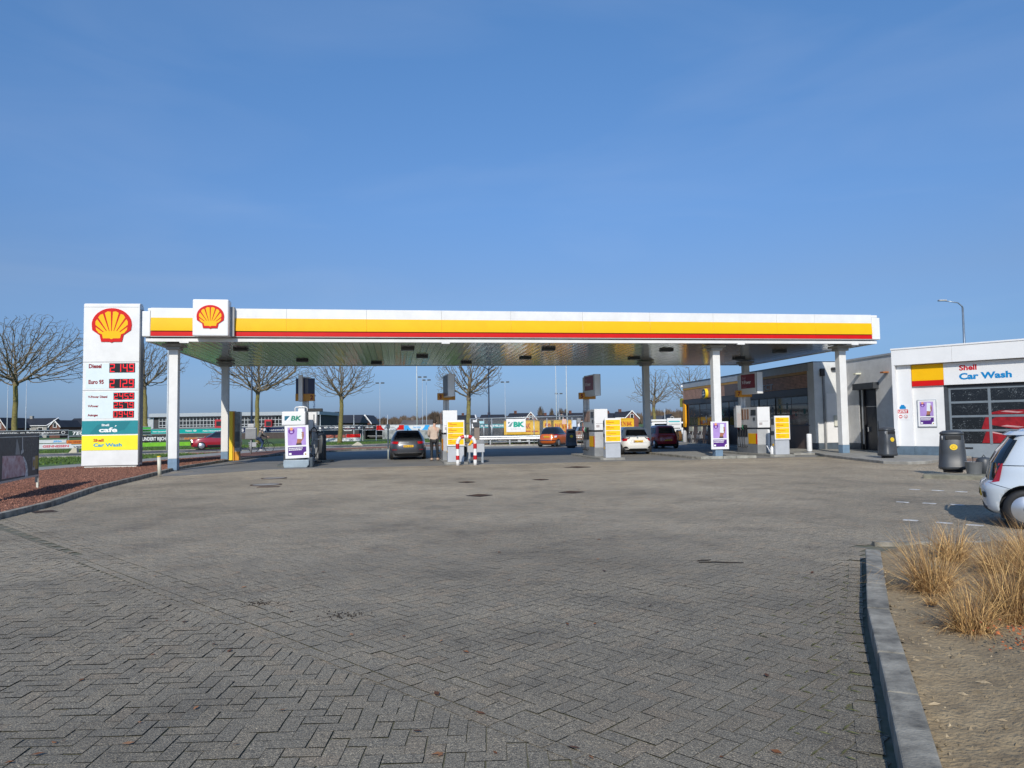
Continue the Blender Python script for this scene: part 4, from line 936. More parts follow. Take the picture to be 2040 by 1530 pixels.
# --- white hatchback
P_ = place(1272.5, 906)
whp = car_paint('white_car_paint', (0.78, 0.77, 0.74))
c = Car(P_, TH*.9, 'white hatchback with yellow number plate seen from behind, between the two right hand pumps', whp, 3.95, 1.72, 1.47, belt=.93, rear=[(.2, .22), (.3, .06), (.5, 0), (.7, .02), (.93, .16), (1.02, .2), (1.36, .42), (1.47, .55)],
        wid=[(.2, .74), (.3, .82), (.5, .85), (.75, .86), (.93, .81), (1.1, .73), (1.36, .60), (1.43, .55), (1.48, .48)], wr=.30, wx=(.62, 3.12))
c.rpatch('rear_window', GLASS, [(-.60, 1.01), (.60, 1.01), (.50, 1.32), (-.50, 1.32)]); c.rpatch('spoiler', whp, [(-.52, 1.35), (.52, 1.35), (.5, 1.40), (-.5, 1.40)], .08); c.rpatch('wiper', TRIM, [(-.3, 1.02), (.02, 1.0), (.02, 1.015), (-.3, 1.035)], .012)
for sg in (-1, 1):
    f = lambda q: q if sg > 0 else [q[1], q[0], q[3], q[2]]
    t_ = c.rpatch('tail_light', TRIM, f([(sg*.46, .84), (sg*.80, .80), (sg*.80, .93), (sg*.40, .935)]), .008); c.rpatch('lens', TAILW, f([(sg*.50, .88), (sg*.78, .88), (sg*.78, .925), (sg*.44, .925)]), .014, parent=t_); c.rpatch('lens', TAIL, f([(sg*.60, .74), (sg*.76, .72), (sg*.82, .86), (sg*.52, .865)]), .013, parent=t_)
    c.rpatch('vent', TRIM, f([(sg*.50, .34), (sg*.78, .34), (sg*.68, .44), (sg*.60, .44)]), .01)
    c.spatch('side_window', GLASS, [(.62, .98), (1.55, .96), (1.55, 1.34), (.72, 1.30)], sg); c.spatch('side_window', GLASS, [(1.62, .96), (2.7, .96), (2.1, 1.34), (1.62, 1.34)], sg)
    c.spatch('door_seam', TRIM, [(1.57, .35), (1.58, .35), (1.58, .95), (1.57, .95)], sg, .004)
c.rpatch('lower_bumper', TRIM, [(-.60, .2), (.60, .2), (.44, .33), (-.44, .33)], .01); c.rpatch('lower_bumper', TRIM, [(-.78, .2), (.78, .2), (.72, .26), (-.72, .26)], .012)
c.plate('KV-102-Z', -.26, .26, .655, .765); MB().disc(0, .885, .045, c.ry(0, .885)-.016, c.ry(0, .885)).build('badge', mat('badge_grey', (.12, .2, .24), .3), c.e)
c.rpatch('plate_recess', GREYL, [(-.46, .62), (.46, .62), (.32, .80), (-.32, .80)], .004); c.rpatch('recess_panel', whp, [(-.43, .63), (.43, .63), (.31, .79), (-.31, .79)], .007)
c.mirrors(whp, 2.75, .98); c.underbody(); c.windscreen(GLASS)
# --- dark red small car
P_ = place(1330, 893.5)
drp = car_paint('dark_red_paint', (0.30, 0.012, 0.024))
c = Car((P_[0], 47.6, .004), TH*1.0, 'dark red small car in the canopy shade behind the white hatchback', drp, 3.55, 1.62, 1.50, belt=.92, rear=[(.2, .15), (.3, .03), (.5, 0), (.8, .05), (.92, .10), (1.02, .14), (1.38, .30), (1.5, .45)],
        wid=[(.2, .72), (.3, .79), (.5, .81), (.75, .81), (.92, .77), (1.1, .71), (1.38, .62), (1.46, .55), (1.51, .48)], wr=.29, wx=(.5, 2.8))
c.rpatch('rear_window', GLASS, [(-.56, .99), (.60, .99), (.50, 1.36), (-.50, 1.36)]); c.rpatch('spoiler', drp, [(-.52, 1.40), (.52, 1.40), (.5, 1.44), (-.5, 1.44)], .07)
for sg in (-1, 1):
    f = lambda q: q if sg > 0 else [q[1], q[0], q[3], q[2]]
    c.rpatch('tail_light', TAIL, f([(sg*.66, .66), (sg*.80, .68), (sg*.745, .96), (sg*.62, .94)]), .012); c.spatch('side_window', GLASS, [(.45, .99), (1.3, .97), (1.3, 1.36), (.55, 1.34)], sg); c.spatch('side_window', GLASS, [(1.36, .97), (2.5, .97), (1.9, 1.36), (1.36, 1.36)], sg)
c.rpatch('lower_bumper', TRIM, [(-.68, .2), (.68, .2), (.70, .30), (-.70, .30)], .01); c.plate('24-NZ-RK', -.26, .26, .50, .60); c.mirrors(drp, 2.5, .98); c.underbody()
# --- orange small car with black roof
P_ = place(1084, 891.7)
orp = car_paint('orange_paint', (0.60, 0.12, 0.012), 0.1); blk = mat('black_roof', (.012, .014, .02), .3, var=0, coat=.6)
c = Car((AT(1088, 890, 54.6).x, 54.6, .004), R(-27), 'orange small car with a black roof near the guard rail beyond the pumps', orp, 3.60, 1.66, 1.48, belt=.94, rear=[(.2, .25), (.3, .08), (.5, .0), (.62, .03), (.94, .13), (1.05, .2), (1.3, .42), (1.48, .75)],
        wid=[(.2, .72), (.3, .80), (.5, .83), (.7, .825), (.94, .76), (1.1, .70), (1.34, .58), (1.44, .48), (1.49, .40)], wr=.30, wx=(.55, 2.85), roofm=blk, pb=3.6, pg=3.2, hood=.78)
c.rpatch('rear_window', GLASS, [(-.54, 1.0), (.54, 1.0), (.42, 1.30), (-.42, 1.30)])
for sg in (-1, 1):
    f = lambda q: q if sg > 0 else [q[1], q[0], q[3], q[2]]
    c.rpatch('tail_light', TAIL, f([(sg*.58, .68), (sg*.72, .68), (sg*.71, .93), (sg*.57, .93)]), .02); c.rpatch('lens', TAILW, f([(sg*.57, .70), (sg*.69, .70), (sg*.69, .84), (sg*.58, .84)]), .026)
    c.spatch('side_window', GLASS, [(.7, .99), (2.45, .99), (1.95, 1.32), (.85, 1.32)], sg); c.spatch('chrome_strip', CHROME, [(.6, .955), (2.6, .955), (2.6, .97), (.6, .97)], sg, .012); c.spatch('door_seam', TRIM, [(1.25, .4), (1.26, .4), (1.26, .95), (1.25, .95)], sg, .004)
c.rpatch('bumper_strip', TRIM, [(-.78, .465), (.78, .465), (.78, .50), (-.78, .50)], .014); c.rpatch('bumper_chrome', CHROME, [(-.70, .51), (.70, .51), (.70, .525), (-.70, .525)], .012); c.plate('NX-834-B', -.26, .26, .70, .81); c.mirrors(orp, 2.45, 1.0); c.underbody(); c.windscreen(GLASS)
# --- red hatchback on the road, side on
P_ = G(374, 893.5); redp = car_paint('red_car_paint', (0.30, 0.008, 0.020))
P_ = AT(379, 893, 60.5)
c = Car((P_.x+3.63, 62.2, 0.02), R(115), 'red hatchback with lit headlights driving on the road at the left', redp, 4.0, 1.75, 1.49, belt=.97, rear=[(.2, .15), (.3, .03), (.6, 0), (.97, .10), (1.3, .4), (1.49, .6)],
        wid=[(.2, .8), (.35, .86), (.6, .875), (.97, .82), (1.2, .74), (1.4, .62), (1.5, .52)], wr=.33, wx=(.65, 3.18), hood=.80, roofm=mat('smoky_roof', (.04, .035, .05), .25, var=0, coat=.8), rims=5)
for sg in (-1, 1):
    c.spatch('side_window', GLASS, [(.6, 1.02), (1.7, 1.02), (1.7, 1.38), (.8, 1.36)], sg); c.spatch('side_window', GLASS, [(1.76, 1.02), (2.85, 1.02), (2.25, 1.38), (1.76, 1.38)], sg); c.spatch('sill_trim', TRIM, [(1.1, .24), (2.75, .24), (2.75, .40), (1.1, .40)], sg, .012)
    c.spatch('door_seam', TRIM, [(1.72, .35), (1.73, .35), (1.73, 1.0), (1.72, 1.0)], sg, .004)
    for k in (0, 1): MB().lathe([(.01, -.04), (.05, -.03), (.05, .03), (.01, .04)], 12, (sg*.66, 3.91-.02*k, .78-.13*k), 1.3, .9).build('headlight', mat('lit_headlight', (.9, .85, .8), .2, var=0, emit=(1, .9, .8), estr=2.5), c.e)
MB().box(-.70, .70, 3.86, 4.0, .45, .68).build('grille', TRIM, c.e, .05); box('number_plate', PLATE, c.e, -.26, .26, 3.99, 4.02, .48, .58); c.mirrors(redp, 2.9, 1.05); c.underbody(); c.windscreen(GLASS)
# --- small white car at the right edge, close
whc = car_paint('silver_white_paint', (0.56, 0.62, 0.68), 0.12)
UPY = R(-31)-R(90)
P_ = G(1972, 1052); UPO = Vector((P_.x+0.42-.10, P_.y+0.70))
c = Car((0, 0, 0), 0, 'small white hatchback parked at the right edge of the photo, cut off by the frame', whc, 3.54, 1.64, 1.50, belt=.98, sill=.20, rear=[(.18, .16), (.26, .05), (.42, .02), (.60, -.005), (.66, .03), (.70, .10), (.98, .16), (1.15, .26), (1.40, .44), (1.5, .60)],
        wid=[(.18, .74), (.28, .80), (.5, .82), (.75, .82), (.98, .79), (1.15, .745), (1.40, .66), (1.46, .60), (1.51, .52)], wr=.295, wx=(.56, 2.98), pb=5.5, pg=5, rims=5)
UP = c
c.rpatch('tailgate_glass', GLASS, [(-.62, .70), (.62, .70), (.66, .979), (-.66, .979)], .010, 20); c.rpatch('tailgate_glass', GLASS, [(-.66, .981), (.66, .981), (.54, 1.40), (-.54, 1.40)], .010, 20)
c.rpatch('spoiler', whc, [(-.66, 1.405), (.66, 1.405), (.62, 1.46), (-.62, 1.46)], .10)
for sg in (-1, 1):
    V = []
    def tl(y0, y1, z0, z1, nm, m_, off):
        c.spatch(nm, m_, [(y0, z0), (y1, z0), (y1+.02, z1), (y0, z1)], sg, off)
    c.spatch('tail_light', TAIL, [(.10, .67), (.24, .70), (.30, .975), (.185, .975)], sg, .012); c.spatch('tail_light_top', GLASS, [(.195, .981), (.31, .981), (.50, 1.33), (.43, 1.33)], sg, .012)
    c.spatch('lens', mat('pink_lens', (.45, .10, .12), .2, var=0, coat=1), [(.145, .76), (.185, .76), (.22, .90), (.185, .90)], sg, .016)
    c.spatch('side_window', GLASS, [(.80, 1.02), (1.45, 1.01), (1.45, 1.38), (.92, 1.34)], sg); c.spatch('side_window', GLASS, [(1.52, 1.01), (2.5, 1.0), (1.95, 1.38), (1.52, 1.38)], sg)
    c.spatch('bumper_seam', TRIM, [(.12, .665), (.40, .585), (.40, .590), (.12, .672)], sg, .003)
# fuel flap ring on the right hand side
pts = []; 
mb = MB()
for k in range(36):
    a0, a1 = 2*math.pi*k/36, 2*math.pi*(k+1)/36; q = []
    for a, r_ in ((a0, .088), (a1, .088), (a1, .093), (a0, .093)):
        y_, z_ = .72+r_*math.cos(a), .80+r_*math.sin(a); q.append((c.sx(y_, z_, 1)+.003, y_, z_))
    mb.add(q, [(0, 1, 2, 3)])
mb.build('fuel_flap_ring', GREYM, c.e)
c.rpatch('lower_bumper', TRIM, [(-.5, .2), (.5, .2), (.5, .30), (-.5, .30)], .01); c.rpatch('fog_recess', TRIM, [(.50, .44), (.58, .44), (.58, .53), (.50, .53)], .012); c.rpatch('fog_recess', TRIM, [(-.58, .44), (-.50, .44), (-.50, .53), (-.58, .53)], .012)
c.plate('J-411-TS', -.26, .26, .44, .55, -.005); c.underbody(); c.mirrors(whc, 2.45, 1.0); c.windscreen(GLASS)
c.e.location = (UPO.x, UPO.y, 0.008); c.e.rotation_euler = (0, 0, UPY)
# --- two dark parked cars beyond the bench
dk = car_paint('dark_blue_paint', (.02, .03, .05))
c = Car((AT(1146, 876, 70).x, 70, -0.04), R(175), 'dark parked car facing the camera beyond the fence, left of the wooden bench', dk, 4.3, 1.78, 1.46, belt=.95, rear=[(.2, .1), (.5, 0), (.95, .15), (1.46, .9)], wid=[(.2, .8), (.5, .88), (.95, .82), (1.4, .62), (1.47, .5)], wr=.31, wx=(.8, 3.4))
c.e.rotation_euler.z = R(5)+math.pi; c.e.location.y = 74; c.windscreen(GLASS); c.underbody()
c = Car((AT(1166, 876, 68).x, 66, -0.04), R(4), 'black parked car seen from behind beyond the wooden bench', car_paint('black_paint', (.012, .012, .014)), 4.2, 1.78, 1.5, belt=.95, rear=[(.2, .1), (.5, 0), (.95, .15), (1.5, .5)], wid=[(.2, .8), (.5, .88), (.95, .82), (1.4, .62), (1.51, .5)], wr=.31, wx=(.8, 3.3))
c.rpatch('rear_window', GLASS, [(-.58, 1.0), (.58, 1.0), (.5, 1.36), (-.5, 1.36)]); c.underbody()
for sg in (-1, 1):
    f = lambda q: q if sg > 0 else [q[1], q[0], q[3], q[2]]
    c.rpatch('tail_light', TAIL, f([(sg*.62, .72), (sg*.82, .72), (sg*.78, .92), (sg*.62, .92)]), .012)

# ================================================================ CYCLIST
cp = G(521, 902)
bike = empty('bicycle', (cp.x, cp.y, .02), R(38), 'dark bicycle ridden along the path beyond the yellow totem', 'bicycle')
def wheel(x):
    w_ = MB(); n = 24
    for k in range(n):
        a0, a1 = 2*math.pi*k/n, 2*math.pi*(k+1)/n; w_.tube([(x+.34*math.cos(a0), 0, .35+.34*math.sin(a0)), (x+.34*math.cos(a1), 0, .35+.34*math.sin(a1))], .02, 5, False)
    o = w_.build('wheel', BLACK, bike); s_ = MB()
    for k in range(14): a = 2*math.pi*k/14; s_.tube([(x, 0, .35), (x+.33*math.cos(a), 0, .35+.33*math.sin(a))], .003, 4, False)
    s_.build('spokes', GREYL, o)
wheel(-.55); wheel(.55)
MB().tube([(-.55, 0, .35), (-.12, 0, .30), (-.22, 0, .90)], .018, 6).tube([(-.12, 0, .30), (.38, 0, .82)], .02, 6).tube([(-.20, 0, .78), (.36, 0, .88)], .018, 6).tube([(.55, 0, .35), (.40, 0, .80), (.34, 0, 1.05)], .018, 6).tube([(-.55, .02, .35), (-.21, .02, .75)], .012, 6).build('frame', TRIM, bike)
MB().tube([(.34, -.28, 1.05), (.38, -.1, 1.08), (.38, .1, 1.08), (.34, .28, 1.05)], .014, 6).build('handlebar', TRIM, bike); MB().lathe([(.01, -.03), (.10, -.02), (.11, .02), (.01, .04)], 12, (-.24, 0, .95), 1.3, .8).build('saddle', BLACK, bike)
MB().box(-.85, -.35, -.2, .2, .68, .72).box(-.8, -.45, -.24, -.12, .42, .7).box(-.8, -.45, .12, .24, .42, .7).build('pannier', mat('pale_pannier', (.5, .5, .5), .6), bike)
rj = dict(pel=V3((-.22, 0, 1.02)), bel=V3((-.17, 0, 1.18)), che=V3((-.05, 0, 1.42)), nek=V3((.02, 0, 1.57)), hed=V3((.06, 0, 1.68)), top=V3((.09, 0, 1.78)), shL=V3((-.03, .2, 1.47)), elL=V3((.10, .27, 1.24)), wrL=V3((.30, .26, 1.10)), haL=V3((.36, .25, 1.08)),
          shR=V3((-.03, -.2, 1.47)), elR=V3((.10, -.27, 1.24)), wrR=V3((.30, -.26, 1.10)), haR=V3((.36, -.25, 1.08)), hiL=V3((-.20, .11, .98)), knL=V3((.18, .12, .80)), anL=V3((.02, .12, .40)), toL=V3((.14, .12, .34)), hiR=V3((-.20, -.11, .98)), knR=V3((.05, -.12, .62)), anR=V3((-.12, -.12, .20)), toR=V3((0, -.12, .14)), face=V3((1, 0, 0)))
figure((cp.x, cp.y, .02), R(38), rj, 'person in a grey jacket and blue jeans riding the bicycle', mat('grey_jacket', (.13, .125, .115), .8, var=.1), mat('blue_jeans', (.03, .06, .13), .8, var=.1), mat('white_shoes', (.6, .6, .6), .6))
# ================================================================ PUMP STATIONS
PURP = mat('lilac_print', (0.42, 0.28, 0.62), 0.35, var=0.08, scale=1.5); DPURP = mat('dark_purple_print', (0.085, 0.022, 0.20), 0.35, var=0.03)
SILV = mat('silver_cabinet', (0.50, 0.52, 0.55), 0.4, 0.2, var=0.04); BEIG = mat('beige_panel', (0.42, 0.34, 0.28), 0.5, var=0.1)
def poster(parent, x0, x1, z0, z1, y, frame=PLASTIC):
    """framed poster: a phone held up by a hand on lilac ground, text block below"""
    f = box('poster_frame', frame, parent, x0, x1, y-.03, y, z0, z1, 0.008)
    w_, h_ = x1-x0, z1-z0; X_ = lambda u: x0+w_*u; Z_ = lambda v: z0+h_*v; yy = y-.031
    MB().box(X_(.12), X_(.88), yy-.002, yy, Z_(.40), Z_(.95)).build('picture', PURP, f)
    MB().box(X_(.12), X_(.88), yy-.002, yy, Z_(.09), Z_(.35)).build('text_block', DPURP, f)
    MB().prism([(X_(.46), Z_(.405)), (X_(.70), Z_(.405)), (X_(.68), Z_(.50)), (X_(.78), Z_(.60)), (X_(.80), Z_(.74)), (X_(.74), Z_(.80)), (X_(.52), Z_(.60)), (X_(.50), Z_(.52))], yy-.004, yy-.002).build('hand_print', mat('hand_print', (.38, .16, .09), .4, var=.2, scale=12), f)
    MB().prism([(X_(.46), Z_(.405)), (X_(.70), Z_(.405)), (X_(.69), Z_(.46)), (X_(.47), Z_(.45))], yy-.0045, yy-.004).build('sleeve_print', BLACKT, f)
    MB().prism([(X_(.50), Z_(.60)), (X_(.72), Z_(.58)), (X_(.74), Z_(.90)), (X_(.53), Z_(.92))], yy-.0055, yy-.0045).build('phone_print', mat('phone_print', (.72, .76, .80), .3, var=.05), f)
    mb = MB()
    for k in range(3): mb.box(X_(.70), X_(.80), yy-.0065, yy-.0055, Z_(.66+.055*k), Z_(.69+.055*k))
    mb.build('fingers_print', mat('hand_print', (.38, .16, .09)), f)
    MB().disc(X_(.28), Z_(.83), .13*w_, yy-.004, yy-.002).build('badge_print', mat('violet_print', (.14, .03, .27), .4, var=0), f)
    MB().disc(X_(.28), Z_(.90), .07*w_, yy-.0055, yy-.004).build('badge_top_print', mat('peach_print', (.75, .32, .16), .4, var=0), f); MB().box(X_(.23), X_(.33), yy-.0055, yy-.004, Z_(.78), Z_(.83)).build('badge_mark', mat('lilac_mark', (.55, .42, .75), .4, var=0), f)
    mb = MB()
    for r_, (a, b) in enumerate(((.15, .73), (.15, .70))):
        u = a
        while u < b: l = random.uniform(.03, .07); mb.box(X_(u), X_(min(b, u+l)), yy-.004, yy-.002, Z_(.295-.05*r_), Z_(.322-.05*r_)); u += l+.012
    mb.box(X_(.15), X_(.26), yy-.004, yy-.002, Z_(.11), Z_(.17)); mb.build('text_lines', WHITET, f)
    MB().disc(X_(.86), Z_(.12), .10*w_, yy-.005, yy-.002).build('round_mark', WHITET, f); MB().disc(X_(.85), Z_(.115), .035*w_, yy-.0065, yy-.005).build('round_mark_dot', mat('dull_yellow_print', (.40, .27, .03)), f)
    return f
def price_board(parent, x0, x1, z0, z1, y):
    b = box('price_board', PLASTIC, parent, x0, x1, y-.05, y+.02, z0, z1, 0.006)
    w_ = x1-x0; h_ = (z1-z0); a, c_ = x0+.05*w_, x1-.05*w_; top = z1-.075*h_; n = 4; hh = (top-z0-.03*h_)/n
    ys = y-.051
    for k in range(n):
        zz = top-hh*(k+1)+.02*h_; zt2 = top-hh*k
        p_ = MB().box(a, c_, ys-.003, ys, zz, zt2).build('yellow_field', mat('board_yellow', (.93, .56, .006), .35, var=.02), b)
        q = zt2-zz; m_ = mat('orange_text', (.55, .10, .0), .5, var=0); t_ = ys-.003
        for (u0, u1, v, hgt, ch) in ((.08, .26, .72, .13, 4), (.08, .56, .42, .17, 9) if k < 2 else (.10, .70, .42, .11, 12), (.08, .34, .06, .08, 6)):
            mb = MB(); u = u0; 
            while u < u1: l = random.uniform(.012, .03); mb.box(a+(c_-a)*u, a+(c_-a)*(u+l), t_-.002, t_, zz+q*v, zz+q*(v+hgt)); u += l+.008
            mb.build('text_lines', m_ if v > .1 else mat('brown_text', (.25, .10, .01), .5, var=0), b)
    return b
def island_slab(e, x0, x1, y0, y1):
    MB().slab([(x0, y0+.2), (x0+.1, y0), (x1-.1, y0), (x1, y0+.2), (x1, y1), (x0, y1)], -.03, .10).build('island_kerb', island_m, e, .015)
def cabinet(e, x, y):
    """payment terminal with the yellow price board on its front"""
    MB().box(x-.36, x+.36, y, y+.38, .10, 1.0).build('cabinet', SILV, e, .012); MB().box(x-.34, x+.34, y+.02, y+.36, 1.0, 1.86).build('cabinet_top', GREYM, e, .012)
    MB().box(x-.365, x-.345, y+.04, y+.34, 1.05, 1.8).build('side_panel', GREYD, e)
    mb = MB().box(x-.385, x-.365, y+.08, y+.3, 1.2, 1.5); mb.build('card_reader', GREYL, e, .005); MB().disc(0, 0, .06, -.01, .0).build('yellow_sticker', YEL, e, loc=(x-.366, y+.19, .55), rz=R(-90))
    price_board(e, x-.39, x+.38, .80, 1.93, y-.005)
def pump_body(e, x, y, L_=2.2, mirror=1):
    """multi hose dispenser: long side faces -x, white end panel faces the camera"""
    w_ = .34
    MB().box(x-w_, x+w_, y, y+L_, .10, .52).build('base', GREYM, e, .01)
    MB().box(x-w_+.03, x+w_-.03, y+.02, y+L_-.02, .52, 1.28).build('lower_body', GREYL, e, .015)
    MB().box(x-w_+.02, x+w_-.01, y-.02, y+L_-.02, 1.36, 2.38).build('upper_body', GREYL, e, .02)
    MB().box(x-w_+.06, x+w_-.06, y+.05, y+L_-.05, 1.28, 1.36).build('neck', GREYD, e)
    MB().box(x-w_+.015, x+w_-.005, y-.05, y-.02, 1.37, 2.39).build('end_panel', PLASTIC, e, .01); MB().box(x+w_-.14, x+w_-.02, y-.03, y+.02, .15, 1.27).build('end_panel', PLASTIC, e, .01)
    MB().box(x-w_+.1, x-w_+.26, y-.054, y-.05, 1.5, 1.62).box(x-w_+.08, x+w_-.1, y-.054, y-.05, 1.68, 1.70).build('notice', mat('grey_print', (.42, .38, .38)), e)
    for sg in (-1, 1):
        xs_ = x+sg*(w_-.03); o = .004*sg
        def sb(nm, m_, y0, y1, z0, z1, d=.02, out=0.0):
            a, b = sorted((xs_+sg*out, xs_+sg*(out+d))); return MB().box(a, b, y0, y1, z0, z1).build(nm, m_, e, .004)
        sb('yellow_panel', YEL, y+.06, y+.95, .56, 1.08); sb('red_stripe', REDP, y+.06, y+.16, .56, 1.08, .022)
        sb('display', mat('display_black', (0.012, 0.012, 0.014)), y+.12, y+.62, 1.98, 2.26, .02, .01); sb('keypad', GREYD, y+.2, y+.4, 1.72, 1.88, .02, .01)
        for k in range(4): sb('nozzle_slot', (mat('brown_slot', (.22, .12, .08), .5)), y+.85+.28*k, y+1.03+.28*k, 1.78, 2.30, .015, .01)
        sb('hose_bay', TRIM, y+1.05, y+L_-.1, .9, 1.5, .015, .004)
        for k in range(4):
            yy = y+1.12+.26*k; xo = xs_+sg*.05
            h_ = MB(); N = 12; h_.tube([(xo+sg*(.02+.14*math.sin(math.pi*t/N)), yy-.16*t/N-.05*math.sin(math.pi*t/N), 1.32-(.95*math.sin(math.pi*t/N*.62))) for t in range(N+1)], .016, 6); h_.build('hose', BLACK, e)
            n_ = MB(); n_.tube([(xo, yy, 1.24), (xo+sg*.06, yy, 1.38), (xo+sg*.02, yy, 1.52)], [.022, .03, .018], 6)
            n_.build('nozzle', (BLACK, mat('green_nozzle', (.02, .16, .08), .4), GREYL, mat('red_nozzle', (.35, .02, .03), .4))[k], e)
def lane_sign(e, x, y, num, sgn, kind):
    """post with a two sided sign running along the island and a number box across it"""
    mb = MB(); mb.box(x-.14, x+.14, y, y+.26, .1, 4.1); mb.build('post', mat('column_paint', (0.74, 0.74, 0.72)), e, .01)
    MB().box(x-.05, x+.05, y-.01, y+.01, .1, 4.1).build('post_groove', GREYL, e)
    z0, z1, ya, yb = 3.08, 4.16, y-1.6, y+.0
    if kind == 'navy': ya = y-.9
    k0 = set(e.children)
    bx = MB().box(x-.15, x+.15, ya, yb, z0, z1).build('sign_box', WHITE, e, .015)
    MB().box(x+.151, x+.17, ya, ya+.07, z0, z1).box(x-.17, x-.151, ya, ya+.07, z0, z1).build('edge_trim', GREYL, e)
    for sg in (-1, 1):
        xs_ = x+sg*.151; a, b = sorted((xs_, xs_+sg*.006))
        mm_ = DRED if kind == 'red' else (NAVY if kind == 'navy' else mat('faded_grey_print', (.12, .12, .16), .4))
        pn = MB().box(a, b, ya+.20, yb-.12, z0+.30 if kind == 'red' else z0+.05, z1-.06).build('sign_face', mm_, e)
        Mx = Matrix.Translation((xs_+sg*.007, 0, 0)) @ Matrix.Rotation(R(90)*sg, 4, 'Z')
        # local text x runs to the right as seen from that side
        org = (ya+.28 if sg > 0 else -(yb-.22))
        if kind == 'red':
            letters('Shell', mat('pale_red_print', (.40, .17, .19), .4, var=0), pn, org, z1-.30, .13, 0, .34, M=Mx, bold=.05); letters('V-Power', mat('pale_print', (.75, .70, .70), .4, var=0), pn, org, z1-.55, .18, 0, .82, M=Mx, bold=.03)
            letters('Unleaded', mat('pale_red_print', (.40, .17, .19)), pn, org, z1-.74, .06, 0, .4, M=Mx)
    if kind == 'navy':
        for o in set(e.children)-k0: bpy.data.objects.remove(o)
        MB().box(x-.27, x-.08, y-.45, y-.11, z0-.15, z1+.02).build('sign_box', WHITE, e, .015); fp = MB().box(x-.43, x+.44, y-.10, y-.02, z0+.08, z1-.12).build('sign_face', NAVY, e, .005); MB().box(x+.0, x+.14, y-.105, y-.10, z0+.08, z1-.12).build('grey_strip', mat('faded_grey_print', (.12, .12, .16), .4), e)
        letters('Autogas', mat('pale_blue_print', (.25, .33, .5), .4, var=0), fp, x+.38, z0+.20, .12, y-.10, .72, rot=-R(90), bold=.03)
    else:
        Rz = Matrix.Translation((x, y, 0)) @ Matrix.Rotation(R(5), 4, 'Z') @ Matrix.Translation((-x, -y, 0))
        for o in set(e.children)-k0:
            o.data.transform(Rz)
            for q_ in o.children: q_.data.transform(Rz)
    hw_ = .44
    nb = MB().box(x-hw_, x+hw_, y-.16, y+.02, z0-.12, z0+.22).build('number_box', AMBER, e, .01)
    letters(num, mat('dark_red_number', (.20, .012, .012), .5, var=0), nb, x+sgn*.30-.06, z0-.045, .19, -.001+y-.16, bold=.06)
def station(px, py, num, label, kind, sgn, dx=-.05):
    P_ = G(px, py, .1); e = empty('fuel_pump', (P_.x, P_.y, 0), TH, label, 'fuel pump', 'fuel pumps on the islands')
    return e
ST = {}
for key, (px, py, num, lab, kind, sgn) in dict(
    p3=(907, 920.5, '3', 'fuel pump station with number 3 and yellow price board behind the red and white barrier', 'grey', -1),
    p5=(1222, 912, '5', 'fuel pump station with number 5 and yellow price board left of the white hatchback', 'red', -1),
    p7=(1561, 905.5, '7', 'fuel pump station with number 7 and yellow price board in front of the shop', 'red', -1)).items():
    P_ = G(px, py, .1); Yq = P_.y+.15; xx = P_.x
    e = empty('fuel_pump', (xx, Yq, 0), TH, lab, 'fuel pump', 'fuel pumps on the islands'); ST[key] = e
    island_slab(e, -.62 if key != 'p3' else -.5, .62, -.22, 5.6); cabinet(e, 0.02, 0.0); pump_body(e, -.12, 1.5)
    lane_sign(e, -.10, {'p3': 4.1, 'p5': 4.1, 'p7': 3.6}[key], num, sgn, kind)
# island extras at station 7: display box on the left
MB().box(-.78, -.52, 3.0, 3.3, 1.38, 2.5).build('notice_box', GREYL, ST['p7'], .01); MB().box(-.75, -.55, 2.99, 3.0, 1.45, 2.1).build('notice_print', mat('grey_print', (.42, .38, .38)), ST['p7'])
e = empty('watering_can', G(1556-17, 905, .1), 0, 'white watering can standing at the foot of pump 7', 'watering can')
MB().lathe([(.10, 0), (.105, .02), (.10, .30), (.06, .36), (.05, .40)], 16).build('body', PLASTIC, e); MB().tube([(-.09, 0, .08), (-.2, 0, .3), (-.26, 0, .42)], [.025, .018, .02], 8).build('spout', PLASTIC, e); MB().tube([(.05, 0, .38), (.14, 0, .42), (.17, 0, .3), (.10, 0, .1)], .014, 6).build('handle', PLASTIC, e)
# ---------------- station 2 (gas), different make
P_ = G(610, 925); e = empty('gas_pump', (P_.x-.05, 32.6, 0), TH, 'gas pump number 2 with a green logo box and a sloping grey foot', 'fuel pump'); g2 = e
lane_sign(e, .15, 2.3, '2', 1, 'navy')
MB().slab([(-.75, -.3), (.55, -.3), (.75, 0), (.75, 2.6), (-.75, 2.6)], -.03, .10).build('island_kerb', mat('dark_kerb', (.10, .11, .11), .8, var=.15), e, .01)
MB().prism([(-.5, .1), (.62, .1), (.62, .55), (-.5, .55)], -.15, .8).build('foot', GREYD, e, .02)
MB().prism([(-.30, .55), (.60, .55), (.38, 1.25), (.30, 1.75), (-.42, 1.75), (-.30, 1.2)], .0, .7).build('body', WHITE, e, .02)
MB().box(.12, .34, -.03, 0, .95, 1.55).build('yellow_panel', YELB, e); MB().box(-.30, -.16, -.03, 0, 1.5, 1.72).box(-.1, .06, -.03, 0, 1.35, 1.68).build('orange_sticker', AMBER, e); MB().box(.1, .38, -.035, -.03, 1.2, 1.58).build('white_notice', PLASTIC, e)
lb = MB().box(-.58, .44, -.12, .55, 1.80, 2.42).build('light_box', PLASTIC, e, .05); MB().box(.441, .50, -.08, .5, 1.84, 2.38).build('box_side', GREYD, e)
letters('BK', GREENT, lb, -.20, 2.02, .20, -.121, .46, bold=.06, shear=0.15)
